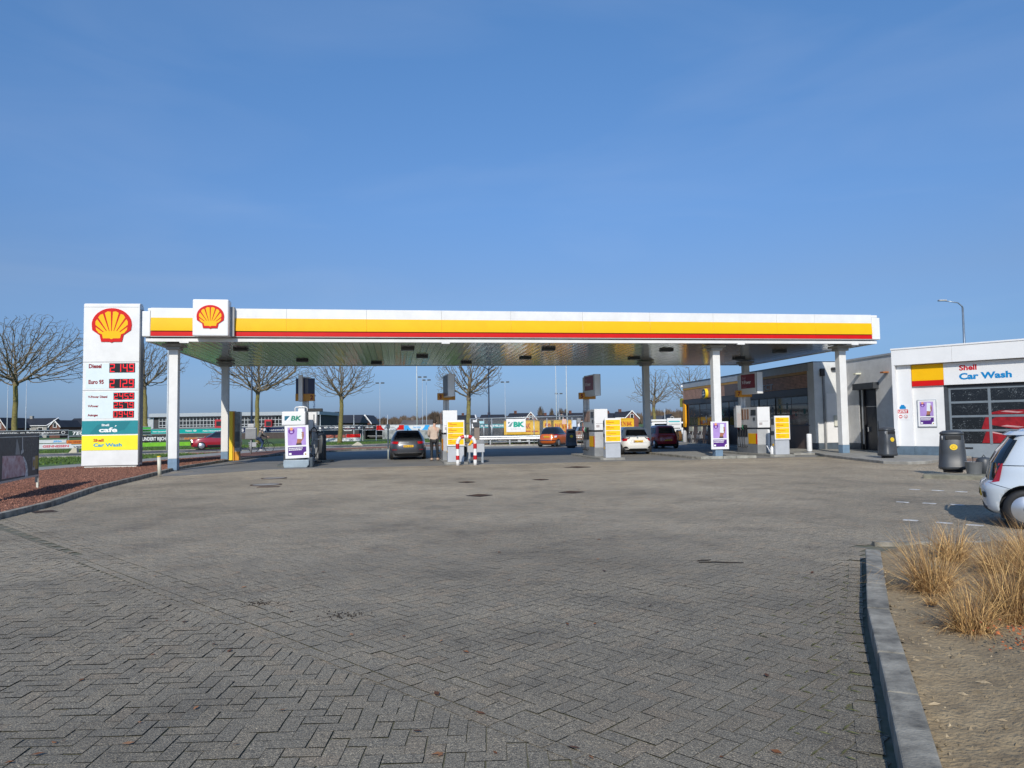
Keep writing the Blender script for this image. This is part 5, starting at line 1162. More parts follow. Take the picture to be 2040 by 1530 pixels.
MB().prism([(-.46, 2.02), (-.36, 2.02), (-.24, 2.20), (-.24, 2.22), (-.46, 2.22)], -.124, -.121).build('logo_mark', mat('blue_green_print', (.01, .13, .22), .4, var=0), lb); MB().prism([(-.40, 2.02), (-.30, 2.02), (-.22, 2.14), (-.22, 2.22)], -.126, -.124).build('logo_mark', WHITET, lb)
MB().tube([(-.05, .2, 2.42), (-.05, .2, 2.58), (0, .2, 2.62), (.42, .2, 2.62), (.48, .2, 2.56), (.48, .2, 2.42)], .022, 8).build('handle_bar', PLASTIC, e); MB().box(.08, .36, .25, .45, 2.42, 2.66).build('vent', PLASTIC, e, .02)
# dispenser post with hose on its right
d2 = empty('air_hose_post', (AT(623.5, 900, 33.9).x, 33.9, 0), TH, 'dark hose post with white head and looping black hose right of the gas pump', 'hose post')
MB().box(-.06, .09, 0, .16, 0, 1.5).build('post', GREYM, d2, .01); MB().box(-.34, -.16, .2, .4, 0, 1.62).build('post', GREYD, d2, .01); MB().prism([(-.36, 1.55), (.13, 1.55), (.16, 2.42), (-.26, 2.42)], .1, .45).build('head', PLASTIC, d2, .02)
MB().box(.0, .06, .08, .1, 1.6, 2.3).build('slot', GREYM, d2); MB().box(-.30, .40, .05, .5, 2.44, 2.58).build('hood', TRIM, d2, .01)
N = 40; MB().tube([(.02+.20*math.sin(2*math.pi*t/N)+.03, -.05, 1.02+.68*math.cos(2*math.pi*t/N)) for t in range(N+1)], .025, 7).build('hose', BLACK, d2); MB().tube([(-.12, -.08, .75), (-.02, -.08, 1.1), (-.0, -.08, 1.3), (.0, -.08, 1.55)], .028, 7).tube([(-.1, -.08, 1.16), (.35, -.08, 1.16)], .02, 6).build('nozzle', GALV, d2)
MB().tube([(.2+.22*math.sin(t*.5), -.1, .06+.10*abs(math.sin(t*.31))) for t in range(14)]+[(.1, -.05, .5)], .02, 6).build('hose_end', BLACK, d2)
t2 = empty('cylindrical_bin', (AT(642, 900, 36.3).x, 36.3, 0), 0, 'dark grey cylindrical bin on a slab right of the hose post', 'bin')
MB().lathe([(.18, .10), (.19, .12), (.19, 1.28), (.17, 1.33), (.03, 1.35)], 24).build('body', GREYD, t2); MB().box(-.5, .5, -.4, .4, -.03, .10).build('slab', island_m, t2, .01); MB().lathe([(.193, .5), (.193, .52)], 24).lathe([(.193, 1.22), (.193, 1.24)], 24).build('ring', GREYD, t2)
g3 = empty('grey_cabinet', (AT(632, 900, 37.0).x, 37.0, 0), TH, 'dark grey cabinet standing between the hose post and the cylindrical bin', 'cabinet')
MB().box(-.3, .3, 0, .4, .05, 1.5).build('body', GREYD, g3, .03); MB().box(-.26, .26, -.01, 0, .15, 1.4).build('door', GREYM, g3, .01)
# ---------------- poster stands
P_ = G(577, 935); e = empty('poster_stand', (P_.x-.02, 31.35, 0), TH+R(2), 'purple phone poster on a grey foot in front of the gas pump, leaning back slightly', 'poster stand', 'purple poster stands')
MB().prism([(-.55, 0), (.38, 0), (.47, .12), (.47, .33), (-.58, .33), (-.58, .1)], -.12, .5).build('foot', mat('foot_blue_grey', (.30, .37, .42), .5, var=.08), e, .03)
MB().box(.40, .62, .0, .9, 0, .42).build('foot_block', mat('foot_dark', (.06, .08, .10), .5), e, .03)
f = poster(e, -.49, .49, .40, 1.79, 0); f.rotation_euler = (0, R(-1.6), 0)
e = empty('poster_stand', cw(24.6+.175, .8-.02), TH, 'purple phone poster fixed low on the front white canopy column', 'poster stand', 'purple poster stands'); e.location.z = 0
e.location.x += .02; poster(e, -.43, .43, .42, 1.70, -.02)
MB().box(-.2, .2, -.02, .0, .5, 1.6).build('bracket', GREYM, e)
# ---------------- kerbed islands round the columns
def kerb_blocks(name, pts, z0, z1, m, label=None): return struct(name, MB().slab(pts, z0, z1), m, bevel=.02)
a = cw(24.78, .98)
for i, (x0, x1) in enumerate(((-1.1, -.02), (0.0, .62), (.64, 1.6))):
    M_ = Matrix.Rotation(TH, 4, 'Z'); o = kerb_blocks('column_kerb', [(x0, -.62), (x1, -.62), (x1, -.35), (x0, -.35)], -.03, .12, kerbl_m); o.location = a; o.rotation_euler.z = TH; 
o = kerb_blocks('column_island', [(-1.08, -.36), (1.5, -.36), (1.5, 6), (-1.08, 6)], -.03, .10, island_m); o.location = a; o.rotation_euler.z = TH
o = kerb_blocks('column_kerb_side', [(-1.3, -.1), (-1.09, -.5), (-1.09, 6), (-1.3, 6)], -.03, .11, kerb_m); o.location = a; o.rotation_euler.z = TH
# ---------------- yellow totem by the back left column
pt = cw(.95, 9.4); e = empty('service_totem', (AT(457, 900, 36.9).x, 36.9, 0), TH, 'tall yellow and grey air and water totem beside the back left column', 'totem')
MB().box(0, .17, -.1, .12, .12, 2.58).build('yellow_edge', YELB, e, .01); MB().box(.17, .24, -.04, .4, .1, 2.58).build('inner_edge', AMBER, e); MB().box(.24, .50, .0, .45, .75, 2.55).build('panel', mat('grey_glass_panel', (.16, .18, .19), .2, .3, var=.25, scale=3), e, .01)
MB().box(.28, .47, -.02, 0, 1.05, 1.55).build('screen', GREYD, e); MB().box(.26, .46, .0, .4, .1, .55).build('holder', AMBER, e, .02); MB().box(.24, .50, .02, .43, .55, .75).build('ledge', GREYM, e)
e = empty('letter_box', (AT(500, 900, 47).x, 47, 0), R(10), 'dark grey box on a post by the path behind the totem', 'box on post'); MB().box(-.35, .35, -.15, .15, 1.0, 1.75).build('box', GREYM, e, .06); MB().tube([(.0, 0, 0), (.0, 0, 1.0)], .06, 8).build('post', GREYM, e); MB().box(-.2, .2, -.1, .1, 1.75, 2.0).build('hood', GREYL, e, .03)
# ---------------- red and white barrier
b0, b1 = G(912, 927.5), G(946, 926.5); wd = (b1-b0).length; e = empty('crash_barrier', (b0.x, b0.y, 0), math.atan2(b1.y-b0.y, b1.x-b0.x)*0.3, 'red and white striped hoop barrier in front of pump 3', 'barrier')
Hh = AT(930, 870, b0.y).z; rr = .28; r_ = .075
path = [(0, z) for z in np.linspace(0, Hh-rr, 8)]+[(rr-rr*math.cos(a), Hh-rr+rr*math.sin(a)) for a in np.linspace(.2, 1.57, 7)]+[(x, Hh) for x in np.linspace(rr+.12, wd-rr-.12, 3)]+[(wd-rr+rr*math.sin(a), Hh-rr+rr*math.cos(a)) for a in np.linspace(0, 1.37, 7)]+[(wd, z) for z in np.linspace(Hh-rr, 0, 8)]
MB().tube([(x, 0, z) for x, z in path], r_, 14).build('hoop', mat('barrier_white', (.78, .77, .75), .35, var=.05), e)
cum = [0]
for p, q in zip(path[:-1], path[1:]): cum.append(cum[-1]+math.hypot(q[0]-p[0], q[1]-p[1]))
T_ = cum[-1]
def at(t): 
    t = max(0, min(T_, t)); return (float(np.interp(t, cum, [p[0] for p in path])), 0, float(np.interp(t, cum, [p[1] for p in path])))
for s0, s1 in ((.24, .42), (.70, .92), (1.22, 1.37)):
    for k in (0, 1):
        a, b = (s0, s1) if k == 0 else (T_-s1, T_-s0); MB().tube([at(a+(b-a)*i/8) for i in range(9)], r_+.004, 14, True).build('red_band', mat('barrier_red', (.52, .012, .015), .35, var=.06), e)
# wash station behind it
e = empty('windscreen_wash_stand', (b0.x+.36, 32.8, 0), TH, 'grey windscreen wash stand with squeegee and paper box behind the striped barrier', 'wash stand')
MB().box(-.05, .72, 0, .4, .48, .86).build('tank', GREYL, e, .02); MB().box(.0, .08, .0, .06, 0, .5).box(.60, .66, .0, .06, 0, .5).box(.0, .08, .34, .4, 0, .5).box(.60, .66, .34, .4, 0, .5).build('leg_frame', GALV, e); MB().prism([(-.05, .86), (.72, .86), (.72, 1.02), (.35, 1.02)], .05, .38).build('hood', GREYM, e, .01)
MB().prism([(-.02, .8), (.06, .8), (.36, 1.1), (.16, 1.1)], -.03, .02).build('yellow_flag', YEL, e); MB().box(.28, .52, .1, .3, .9, 1.62).build('paper_box', mat('brown_metal', (.22, .18, .15), .5), e, .01); MB().box(.24, .52, .05, .3, 1.62, 1.80).box(-.1, .02, .05, .3, 1.76, 1.80).build('towel_holder', GREYD, e); MB().box(-.35, -.08, .02, .3, .3, .75).build('bucket', BLACK, e, .03)

# ================================================================ SHOP
A_ = Vector((16.5, 40.0)); B_ = Vector((14.0, 60.0)); fl = (A_-B_).length; fa = math.atan2(A_.y-B_.y, A_.x-B_.x)
SW = Wall(B_, fa)
shop = empty('shop_building', (B_.x, B_.y, 0), fa, 'single storey shop with brown slatted fascia and dark windows right of the pumps', 'shop')
GREYW = mat('grey_render', (0.66, 0.67, 0.66), 0.8, var=0.06, scale=1.5, bump=.1); SLAT = mat('brown_slats', (0.58, 0.33, 0.23), 0.6, var=0.15, scale=3); DARKP = mat('anthracite_panel', (0.030, 0.030, 0.036), 0.4, var=.05); BRWN = mat('dark_brown_panel', (0.125, 0.090, 0.078), 0.5, var=.08)
ZT = 4.86
MB().box(0.02, fl-.55, 0.25, 9.0, 0, ZT-.1).build('core', DARKP, shop)
MB().box(-.02, fl, -.03, .3, ZT-.42, ZT).build('parapet', mat('zinc_fascia', (.42, .44, .45), .5, .1, var=.06), shop, .01); MB().box(-.04, fl+.02, -.06, 9, ZT, ZT+.05).build('roof_edge', GREYD, shop)
MB().box(0, fl-.5, -.015, .25, ZT-.58, ZT-.42).build('ochre_strip', mat('ochre_strip', (.50, .25, .04), .5), shop)
sb = MB()
for k in range(9): z = 3.52+k*.083; sb.box(.0, 8.3, -.02, .05, z, z+.062); sb.box(11.0, fl-.52, -.02, .05, z, z+.062)
sb.build('slat_cladding', SLAT, shop); MB().box(0, fl-.5, .052, .25, 3.5, ZT-.58).build('cladding_back', BLACKT, shop); MB().box(8.3, 11.0, -.02, .05, 3.5, 4.28).build('plain_fascia', BRWN, shop)
MB().box(0, fl-.5, .0, .25, 3.12, 3.5).build('header', DARKP, shop); MB().box(0.0, fl-.5, .10, .25, 0, 3.12).build('shopfront', DARKP, shop)
wins = ((1.2, 3.4), (3.6, 6.2), (6.4, 8.8), (9.0, 10.7), (12.2, 13.4), (13.6, 15.6), (15.8, 19.4))
intm = [mat('interior_' + n, c_, .6, var=.3, scale=5) for n, c_ in (('brown', (.10, .05, .02)), ('pale', (.20, .21, .22)), ('teal', (.02, .10, .09)), ('orange', (.25, .08, .02)))]
for i, (a, b) in enumerate(wins):
    z0 = 1.45 if i not in (3, 4) else .15
    f = MB().box(a-.05, b+.05, .03, .098, z0-.05, 3.08).build('window', DARKP, shop); MB().box(a, b, .015, .03, z0, 3.03).build('pane', mat('shop_glass', (0.035, 0.042, 0.048), 0.05, var=0.6, scale=.9, spec=.9), f)
    MB().box(a-.02, b+.02, .005, .015, 2.62, 2.66).box((a+b)/2-.02, (a+b)/2+.02, .005, .015, z0, 3.03).build('glazing_bar', DARKP, f)
    mb = MB()
    for k in range(9):
        x = random.uniform(a+.05, b-.35); z = random.uniform(z0+.05, z0+1.0); mb.box(x, x+random.uniform(.05, .3), .0105, .015, z, z+random.uniform(.03, .35))
    mb.build('goods_behind_glass', intm[i % 4], f)
MB().box(1.0, fl-.5, -.02, .10, 0, 1.38).build('dado', BRWN, shop); MB().box(.9, fl-.5, -.05, .10, 1.38, 1.43).build('sill', GREYD, shop)
MB().box(-.05, .06, -.06, .4, 0, 3.5).build('corner_post', mat('brick_brown', (.12, .05, .03), .8, var=.3, scale=8), shop)
ax, az = SW.loc(1366, 850); 
MB().prism([(.12, 1.35), (.50, 1.30), (.62, 1.6), (.62, 3.0), (.50, 3.12), (.12, 3.2)], -.10, .02).build('orange_panel', mat('orange_panel', (.90, .40, .01), .4, var=0), shop)
x_, z_ = SW.loc(1408, 784)
MB().disc(x_, z_, .38, -.24, -.02, 28).build('round_sign_rim', YELB, shop, .01); MB().disc(x_+.0, z_, .345, -.255, -.24, 28).build('round_sign_face', mat('dark_slate_sign', (.03, .06, .08), .4), shop)
letters('Shell', WHITET, shop, x_-.18, z_+.08, .08, -.256, .3); letters('cafe', WHITET, shop, x_-.26, z_-.12, .14, -.256, .44)
x_, z_ = SW.loc(1541.5, 776)
letters('SELECT', mat('grey_letters', (.40, .40, .42), .5, var=0), shop, x_-2.55, z_, .34, -.03, 2.55, bold=.03, depth=.03)
# gable towards the camera, downpipe, meter box
EW = 2.0
MB().box(fl-.50, fl+.08, -.05, 9, .45, ZT-.0).build('end_wall', GREYW, shop, .006); MB().box(fl-.50, fl+.09, -.06, 9, -.02, .45).build('end_plinth', mat('slate_plinth', (.075, .10, .13), .6, var=.15, scale=3), shop)
sy = lambda k: k
Mz = Matrix.Translation((fl, 0, 0)) @ Matrix.Rotation(R(90), 4, 'Z')      # local frame on the end wall: x along +y of the shop, -y faces outwards
def eb(nm, m_, x0, x1, d0, d1, z0, z1, bevel=0): return MB().box(x0, x1, -d1, -d0, z0, z1, Mz).build(nm, m_, shop, bevel)
eb('downpipe', GREYM, .42, .52, .09, .19, 0, 4.15); eb('downpipe_head', BLACKT, .30, .52, .09, .24, 4.1, 4.5); eb('white_panel', PLASTIC, .62, 1.75, .085, .11, .46, 3.15, .01); eb('meter_box', mat('cream_box', (.62, .62, .54), .5), 1.0, 1.5, .11, .22, 1.35, 1.95, .015); eb('camera', BLACKT, .95, 1.25, .09, .3, 4.42, 4.56, .03)
MB().box(fl-.62, fl-.50, -.04, .2, .0, ZT-.42).build('corner_trim', GREYW, shop)
# small blade sign and camera on the far corner
MB().box(-.75, -.12, -.02, .1, 2.95, 3.65).build('blade_sign', mat('olive_yellow', (.42, .38, .02), .5), shop); MB().lathe([(.01, 0), (.09, .03), (.1, .12), (.05, .2), (.01, .22)], 12, (.3, -.2, ZT-.35)).build('camera', PLASTIC, shop)
# things standing by the shop front
def shopthing(px, py, name, lab, cat, group=None, d=.6):
    x, _ = SW.loc(px, py); p = Vector((B_.x, B_.y))+Vector((math.cos(fa), math.sin(fa)))*x-Vector((-math.sin(fa), math.cos(fa)))*d
    return empty(name, (p.x, p.y, .05), fa, lab, cat, group)
struct('shop_pavement', MB().box(-1, fl-.2, -1.6, .2, -.05, .10), island_m, bevel=.02).matrix_world = Matrix.Translation((B_.x, B_.y, 0)) @ Matrix.Rotation(fa, 4, 'Z')
r0 = None
for i, px in enumerate((1394, 1412, 1430)):
    lab = ('leftmost display rack with a slanted pale top by the shop window', 'middle display rack with a slanted pale top, just left of the poster column', 'display rack half hidden behind the poster column')[i]
    e = shopthing(px, 880, 'display_rack', lab, 'rack', 'display racks by the shop window')
    MB().tube([(-.4, -.3, 0), (-.25, 0, 1.2)], .03, 6).tube([(.4, -.3, 0), (.4, 0, 1.2)], .03, 6).build('frame', GREYM, e); MB().box(-.38, .38, -.08, .0, .95, 1.3).build('header_board', mat('cream_print', (.50, .48, .36), .6), e); MB().box(-.36, .36, -.3, .1, .35, .42).box(-.36, .36, -.2, .1, .75, .80).build('shelf', GREYD, e)
    mb = MB()
    for k in range(5): x = -.3+.14*k; mb.box(x, x+.11, -.25, 0, .42, .42+random.uniform(.2, .3)); mb.box(x, x+.1, -.15, 0, .02, .30)
    mb.build('goods', mat('grey_goods', (.20, .20, .21), .7, var=.3, scale=9), e)
e = shopthing(1379, 880, 'gas_bottle', 'white gas bottle standing on the pavement at the left end of the shop', 'gas bottle'); MB().lathe([(.14, .05), (.16, .1), (.16, .85), (.10, .98), (.04, 1.02)], 16).build('body', mat('pale_grey_bottle', (.42, .42, .44), .5), e); MB().lathe([(.15, 0), (.15, .05)], 16).lathe([(.07, 1.0), (.07, 1.12)], 12).build('collar', BLACKT, e)
e = shopthing(1371, 880, 'wood_rack', 'round rack of orange brown firewood at the left corner of the shop', 'firewood rack'); MB().disc(0, .55, .42, -.3, 0, 20, .7).build('wood', mat('firewood', (.16, .075, .02), .9, var=.4, scale=12), e); N = 20; MB().tube([(.32*math.cos(6.283*t/N), -.3, .55+.46*math.sin(6.283*t/N)) for t in range(N+1)], .03, 6).build('ring', BLACKT, e)
e = shopthing(1473, 895, 'square_bin', 'square dark grey litter bin with yellow emblem in front of the shop door', 'bin', d=1.2); MB().box(-.3, .3, -.3, .3, 0, 1.25).build('body', GREYD, e, .03); MB().box(-.22, .22, -.31, -.29, .95, 1.12).build('slot', BLACKT, e); MB().disc(0, .55, .12, -.312, -.30).build('sticker', AMBER, e); MB().disc(0, .78, .08, -.312, -.30).build('sticker', GREYL, e)
e = shopthing(1450, 890, 'grit_box', 'black ridged storage chest with a sloping lid behind the poster column', 'storage chest', d=.8); MB().prism([(-.6, 0), (.6, 0), (.6, .9), (-.6, 1.4)], -.4, .4).build('body', BLACKT, e, .03); MB().prism([(-.65, 1.40), (-.65, 1.36), (.65, .86), (.65, .90)], -.45, .45).build('lid', GREYD, e)
P_ = G(1613, 901.5, .1); e = empty('white_bollard', (P_.x, P_.y, .0), 0, 'short white bollard on a round foot near the shop corner', 'bollard'); MB().lathe([(.12, .16), (.125, .18), (.125, .98), (.11, 1.02), (.02, 1.03)], 20).build('post', PLASTIC, e); MB().lathe([(.28, .08), (.28, .11), (.11, .12), (.11, .2)], 20).build('foot', GREYM, e)
MB().box(-.9, 1.5, -.3, 3.5, -.05, .09).build('kerb_island', island_m, e, .02)

# ================================================================ SIDE WALL AND CAR WASH
D0 = Vector((18.25, 39.9)); D1 = Vector((18.85, 35.0)); da = math.atan2(D1.y-D0.y, D1.x-D0.x); DW = Wall(D0, da); dl = (D1-D0).length+2.5
wb = empty('side_building', (D0.x, D0.y, 0), da, 'pale brick side wall with a dark door between the shop and the car wash', 'building')
BRW = mat('painted_brick', (0.70, 0.70, 0.69), 0.75, var=0.06, scale=2)
n_ = BRW.node_tree; b_ = n_.nodes['Principled BSDF']; tb_ = n_.nodes.new('ShaderNodeTexBrick'); tb_.inputs['Scale'].default_value = 1; tb_.inputs['Brick Width'].default_value = .22; tb_.inputs['Row Height'].default_value = .07; tb_.inputs['Mortar Size'].default_value = .006
tc_ = n_.nodes.new('ShaderNodeTexCoord'); mp = n_.nodes.new('ShaderNodeMapping'); mp.inputs['Rotation'].default_value = (R(90), 0, 0); n_.links.new(tc_.outputs['Object'], mp.inputs['Vector']); n_.links.new(mp.outputs[0], tb_.inputs['Vector'])
bp_ = n_.nodes.new('ShaderNodeBump'); bp_.inputs['Strength'].default_value = .7; bp_.inputs['Distance'].default_value = .012; bp_.invert = True; n_.links.new(tb_.outputs['Fac'], bp_.inputs['Height']); n_.links.new(bp_.outputs[0], b_.inputs['Normal'])
x0d, _ = DW.loc(1706, 800); x1d, zt_d = DW.loc(1744, 775)
x0d, x1d, ztd = 1.05, 2.55, 3.3
SLP = mat('slate_plinth', (0.075, 0.10, 0.13))
MB().box(-.3, x0d, 0, .3, .45, ZT).box(x1d, dl, 0, .3, .45, ZT).box(x0d, x1d, 0, .3, ztd, ZT).build('wall', BRW, wb); MB().box(-.3, x0d, -.01, .3, -.02, .45).box(x1d, dl, -.01, .3, -.02, .45).build('plinth', SLP, wb)
MB().box(-.35, dl, -.04, 3, ZT, ZT+.10).build('roof_edge', GREYL, wb); MB().box(-.3, dl, .3, 3, 0, ZT).build('core', GREYW, wb)
dr = MB().box(x0d+.42, x1d-.02, .10, .16, .02, ztd-.05).build('door', mat('anthracite_door', (.022, .024, .032), .4), wb); MB().box(x0d+.5, x1d-.1, .085, .10, 2.35, 2.37).build('door_rail', GREYL, dr); MB().box(x0d+.62, x0d+.72, .03, .10, 1.05, 1.30).build('handle', CHROME, dr, .01)
MB().box(x0d+.0, x0d+.16, .02, .16, 0, ztd-.05).box(x0d+.32, x0d+.42, .02, .16, 0, ztd-.05).build('door_frame', BLACKT, wb); MB().box(x0d+.16, x0d+.32, .04, .16, 0.4, ztd-.05).build('side_panel', GREYW, wb); MB().box(x0d-.1, x1d+.25, -.30, .1, ztd-.05, ztd+.28).build('shutter_box', GREYD, wb, .02)
for px, py, nm, m_ in ((1713, 745, 'wall_lamp', mat('cream_lamp', (.75, .75, .6), .4)), (1768, 742, 'sensor', mat('copper_sensor', (.35, .13, .04), .5))):
    lx, lz = DW.loc(px, py); MB().box(lx-.16, lx+.10, -.30, -.0, lz-.03, lz+.05).build(nm, m_, wb, .01)
lx, lz = DW.loc(1750, 860); MB().box(lx, lx+.02, -.02, 0, .7, 1.6).build('grab_rail', GREYD, wb)
MB().lathe([(.42, 0), (.34, .25), (.26, .5), (.22, .55), (.22, .95), (.24, 1.0), (.1, 1.02)], 14, (AT(1836, 680, 45).x, 45, 4.9)).build('roof_vent', GREYD, None).name = 'roof_vent'
o = bpy.data.objects['roof_vent']; tag(o, 'dark round roof vent sticking up behind the car wash roof', 'roof vent')
# car wash
Cc = Vector((17.05, 32.6)); Cr = Vector((20.45, 29.25)); ca_ = math.atan2(Cr.y-Cc.y, Cr.x-Cc.x); CW = Wall(Cc, ca_)
wash = empty('car_wash_building', (Cc.x, Cc.y, 0), ca_, 'white car wash hall with yellow and red band and glazed roller door', 'car wash')
L2 = 12.0
def cwx(px, py): return CW.loc(px, py)
HT = cwx(1779, 696)[1]
WPAN = mat('white_wall_panel', (0.74, 0.745, 0.75), 0.5, var=0.03, scale=1)
x1 = cwx(1818, 780)[0]; x2 = cwx(1881, 800)[0]; zfb = cwx(1818, 770)[1]; zft = cwx(1818, 727)[1]
print('carwash', HT, x1, x2, zfb, zft)
MB().box(0, x1, -.14, .3, .50, zft).box(0, 2.36, -.36, .3, zft+.002, HT-.07).box(2.366, L2, -.36, .3, zft+.002, HT-.07).box(0, .12, -.36, -.14, .5, zft).build('portal', WPAN, wash, .006); MB().box(-.02, L2, -.39, .34, HT-.07, HT).build('coping', PLASTIC, wash, .01)
MB().box(x1, x2, .0, .3, .50, zft).build('wall', WHITE, wash); MB().box(0, x1, -.145, .3, -.02, .498).box(x1, x2, -.01, .3, -.02, .498).build('plinth', mat('wash_plinth', (.10, .15, .20), .6, var=.12), wash)
MB().box(0.05, L2, .36, 9, 0, HT-.05).build('core', GREYW, wash)
sx0 = x1+.02; xy = cwx(1882, 770)[0]; zy = zfb+.30*(zft-zfb)*.8
MB().box(sx0, xy, -.10, -.0, zy+.003, zft-.02).build('yellow_panel', YEL, wash, .003); MB().box(sx0, xy, -.10, -.0, zfb, zy).build('red_panel', REDP, wash, .003); pn = MB().box(xy+.003, L2-.5, -.10, -.0, zfb, zft-.02).build('sign_panel', WPAN, wash, .003)
tx, tz = cwx(1912, 738); letters('Shell', REDT, pn, tx, tz, .21, -.103, .0+cwx(1947, 738)[0]-tx, bold=.05); tx, tz = cwx(1912, 756); letters('Car Wash', BLUET, pn, tx, tz+.0, .25, -.103, cwx(2017, 750)[0]-tx, bold=.06)
# roller door
xd0, xd1 = x2+.02, x2+4.0
MB().box(x2, x2+.12, .0, .25, 0, zfb).box(x2+.12, x2+.16, .02, .25, 0, zfb).build('door_jamb', GREYD, wash); MB().box(x2, L2, .02, .3, zfb-.12, zfb+.02).build('lintel', BLACKT, wash)
MB().box(xd1+.02, L2, .0, .3, 0, zfb-.1).build('wall', WHITE, wash)
dg_ = MB(); zs_ = [.62+.03, 1.17, 1.76, 2.35, 2.94, zfb-.12]
mdoor = mat('door_grey', (0.20, 0.235, 0.265), 0.4, .2, var=.05)
cols_ = [xd0+.14, cwx(1973, 850)[0], xd1]
for z in zs_[1:-1]: dg_.box(xd0+.14, xd1, .06, .12, z-.045, z+.045)
dg_.box(xd0+.14, xd0+.22, .055, .12, 0.05, zfb-.12); dg_.box(cols_[1]-.05, cols_[1]+.05, .055, .12, .6, zfb-.12); dg_.box(xd1-.1, xd1, .055, .12, .05, zfb-.12)
door = dg_.build('roller_door', mdoor, wash, .004); MB().box(xd0+.22, xd1-.1, .065, .12, .05, .62).build('door_panel', mat('door_grey_light', (.27, .31, .34), .4, .1, var=.05), door); MB().box(xd0+.3, xd0+.95, .05, .065, .40, .47).build('vent_slot', BLACKT, door); MB().box(xd0+.2, xd1, .04, .12, .0, .05).build('rubber_seal', BLACKT, door)
wet = mat('wet_glass_print', (.014, .016, .020), .12, var=0); n_ = wet.node_tree; b_ = n_.nodes['Principled BSDF']
tc_ = n_.nodes.new('ShaderNodeTexCoord'); vo = n_.nodes.new('ShaderNodeTexNoise'); vo.inputs['Scale'].default_value = 17; vo.inputs['Detail'].default_value = 2; vo.inputs['Distortion'].default_value = 2.2; n2 = n_.nodes.new('ShaderNodeTexNoise'); n2.inputs['Scale'].default_value = 1.3; n_.links.new(tc_.outputs['Object'], vo.inputs['Vector']); n_.links.new(tc_.outputs['Object'], n2.inputs['Vector'])
ad_ = n_.nodes.new('ShaderNodeMath'); ad_.operation = 'MULTIPLY_ADD'; ad_.inputs[1].default_value = 0.35; n_.links.new(n2.outputs['Fac'], ad_.inputs[0]); n_.links.new(vo.outputs['Fac'], ad_.inputs[2])
cr_ = n_.nodes.new('ShaderNodeValToRGB'); cr_.color_ramp.elements[0].position = .82; cr_.color_ramp.elements[0].color = (.012, .014, .018, 1); cr_.color_ramp.elements[1].position = .92; cr_.color_ramp.elements[1].color = (.22, .25, .27, 1); n_.links.new(ad_.outputs[0], cr_.inputs[0]); n_.links.new(cr_.outputs[0], b_.inputs['Base Color'])
redcar = mat('printed_red_bonnet', (.34, .012, .018), .25, var=.25, scale=3, col2=(.17, .006, .010)); redlight = mat('printed_foam_streak', (.55, .30, .30), .4, var=.2)
for i, (z0, z1) in enumerate(zip([.65]+[z+.045 for z in zs_[1:-1]], [z-.045 for z in zs_[1:-1]]+[zs_[-1]])):
    for j, (a, b) in enumerate(((cols_[0]+.08, cols_[1]-.05), (cols_[1]+.05, xd1-.1))):
        p_ = MB().box(a, b, .075, .11, z0, z1).build('pane', wet, door)
        if j == 1:      # the picture of a red car spreads over the right hand panes
            h = z1-z0
            if i == 2: q = [(a, z0+.02), (b, z0+.02), (b, z0+h*.42), (a+.3, z0+h*.36), (a, z0+h*.2)]
            elif i == 1: q = [(a, z0+h*.35), (a+.8, z0), (b, z0), (b, z1), (a+.15, z1), (a, z1-.1)]
            elif i == 0: q = [(a, z0), (b, z0), (b, z1-.2), (a+.5, z1-.18), (a, z1-.05)]
            else: continue
            MB().prism(q, .072, .075).build('car_picture', redcar, door)
            MB().prism([(a+.3, z0+h*.25), (a+.9, z0+h*.12), (a+1.1, z0+h*.2), (a+.5, z0+h*.34)] if i else [(a, z1-.06), (a+.55, z1-.17), (b, z1-.19), (b, z1-.15), (a+.5, z1-.13), (a, z1)], .0695, .072).build('picture_highlight', redlight, door)
        elif i in (0, 1): MB().prism([(b-.28, z0), (b, z0), (b, z1), (b-.12, z1)], .072, .075).build('car_picture', redcar, door)
# framed poster and exit sign on the wall
px0, pz1 = cwx(1827, 797); px1, pz0 = cwx(1868, 851)
e = empty('poster_case', (Cc.x, Cc.y, 0), ca_, 'purple phone poster in a silver frame on the white car wash wall', 'poster')
fr = MB().box(px0, px1, -.05, .0, pz0, pz1).build('case', GALV, e, .01)
poster(e, px0+.03, px1-.03, pz0+.03, pz1-.03, -.045)
ex0, ez1 = cwx(1788, 806); ex1, ez0 = cwx(1814, 836)
sg_ = MB().box(ex0, ex1, -.15, -.142, ez0, ez1).build('exit_sign', PLASTIC, wash); w_ = ex1-ex0; h = ez1-ez0
MB().prism([(ex0+w_*.25, ez1-h*.30), (ex0+w_*.75, ez1-h*.30), (ex0+w_*.75, ez1-h*.15), (ex0+w_*.68, ez1-h*.13), (ex0+w_*.62, ez1-h*.03), (ex0+w_*.38, ez1-h*.03), (ex0+w_*.32, ez1-h*.13), (ex0+w_*.25, ez1-h*.15)], -.153, -.15).build('car_symbol', BLUET, sg_)
rb = MB().box(ex0+w_*.08, ex1-w_*.08, -.153, -.15, ez1-h*.58, ez1-h*.34).build('exit_strip', REDT, sg_); letters('UITRIT', WHITET, sg_, ex0+w_*.14, ez1-h*.54, h*.15, -.153, w_*.72, bold=.05)
MB().disc(ex0+w_*.3, ez0+h*.2, w_*.15, -.153, -.15).build('no_entry_symbol', REDT, sg_); MB().box(ex0+w_*.2, ex0+w_*.4, -.155, -.153, ez0+h*.16, ez0+h*.24).build('no_entry_bar', WHITET, sg_)
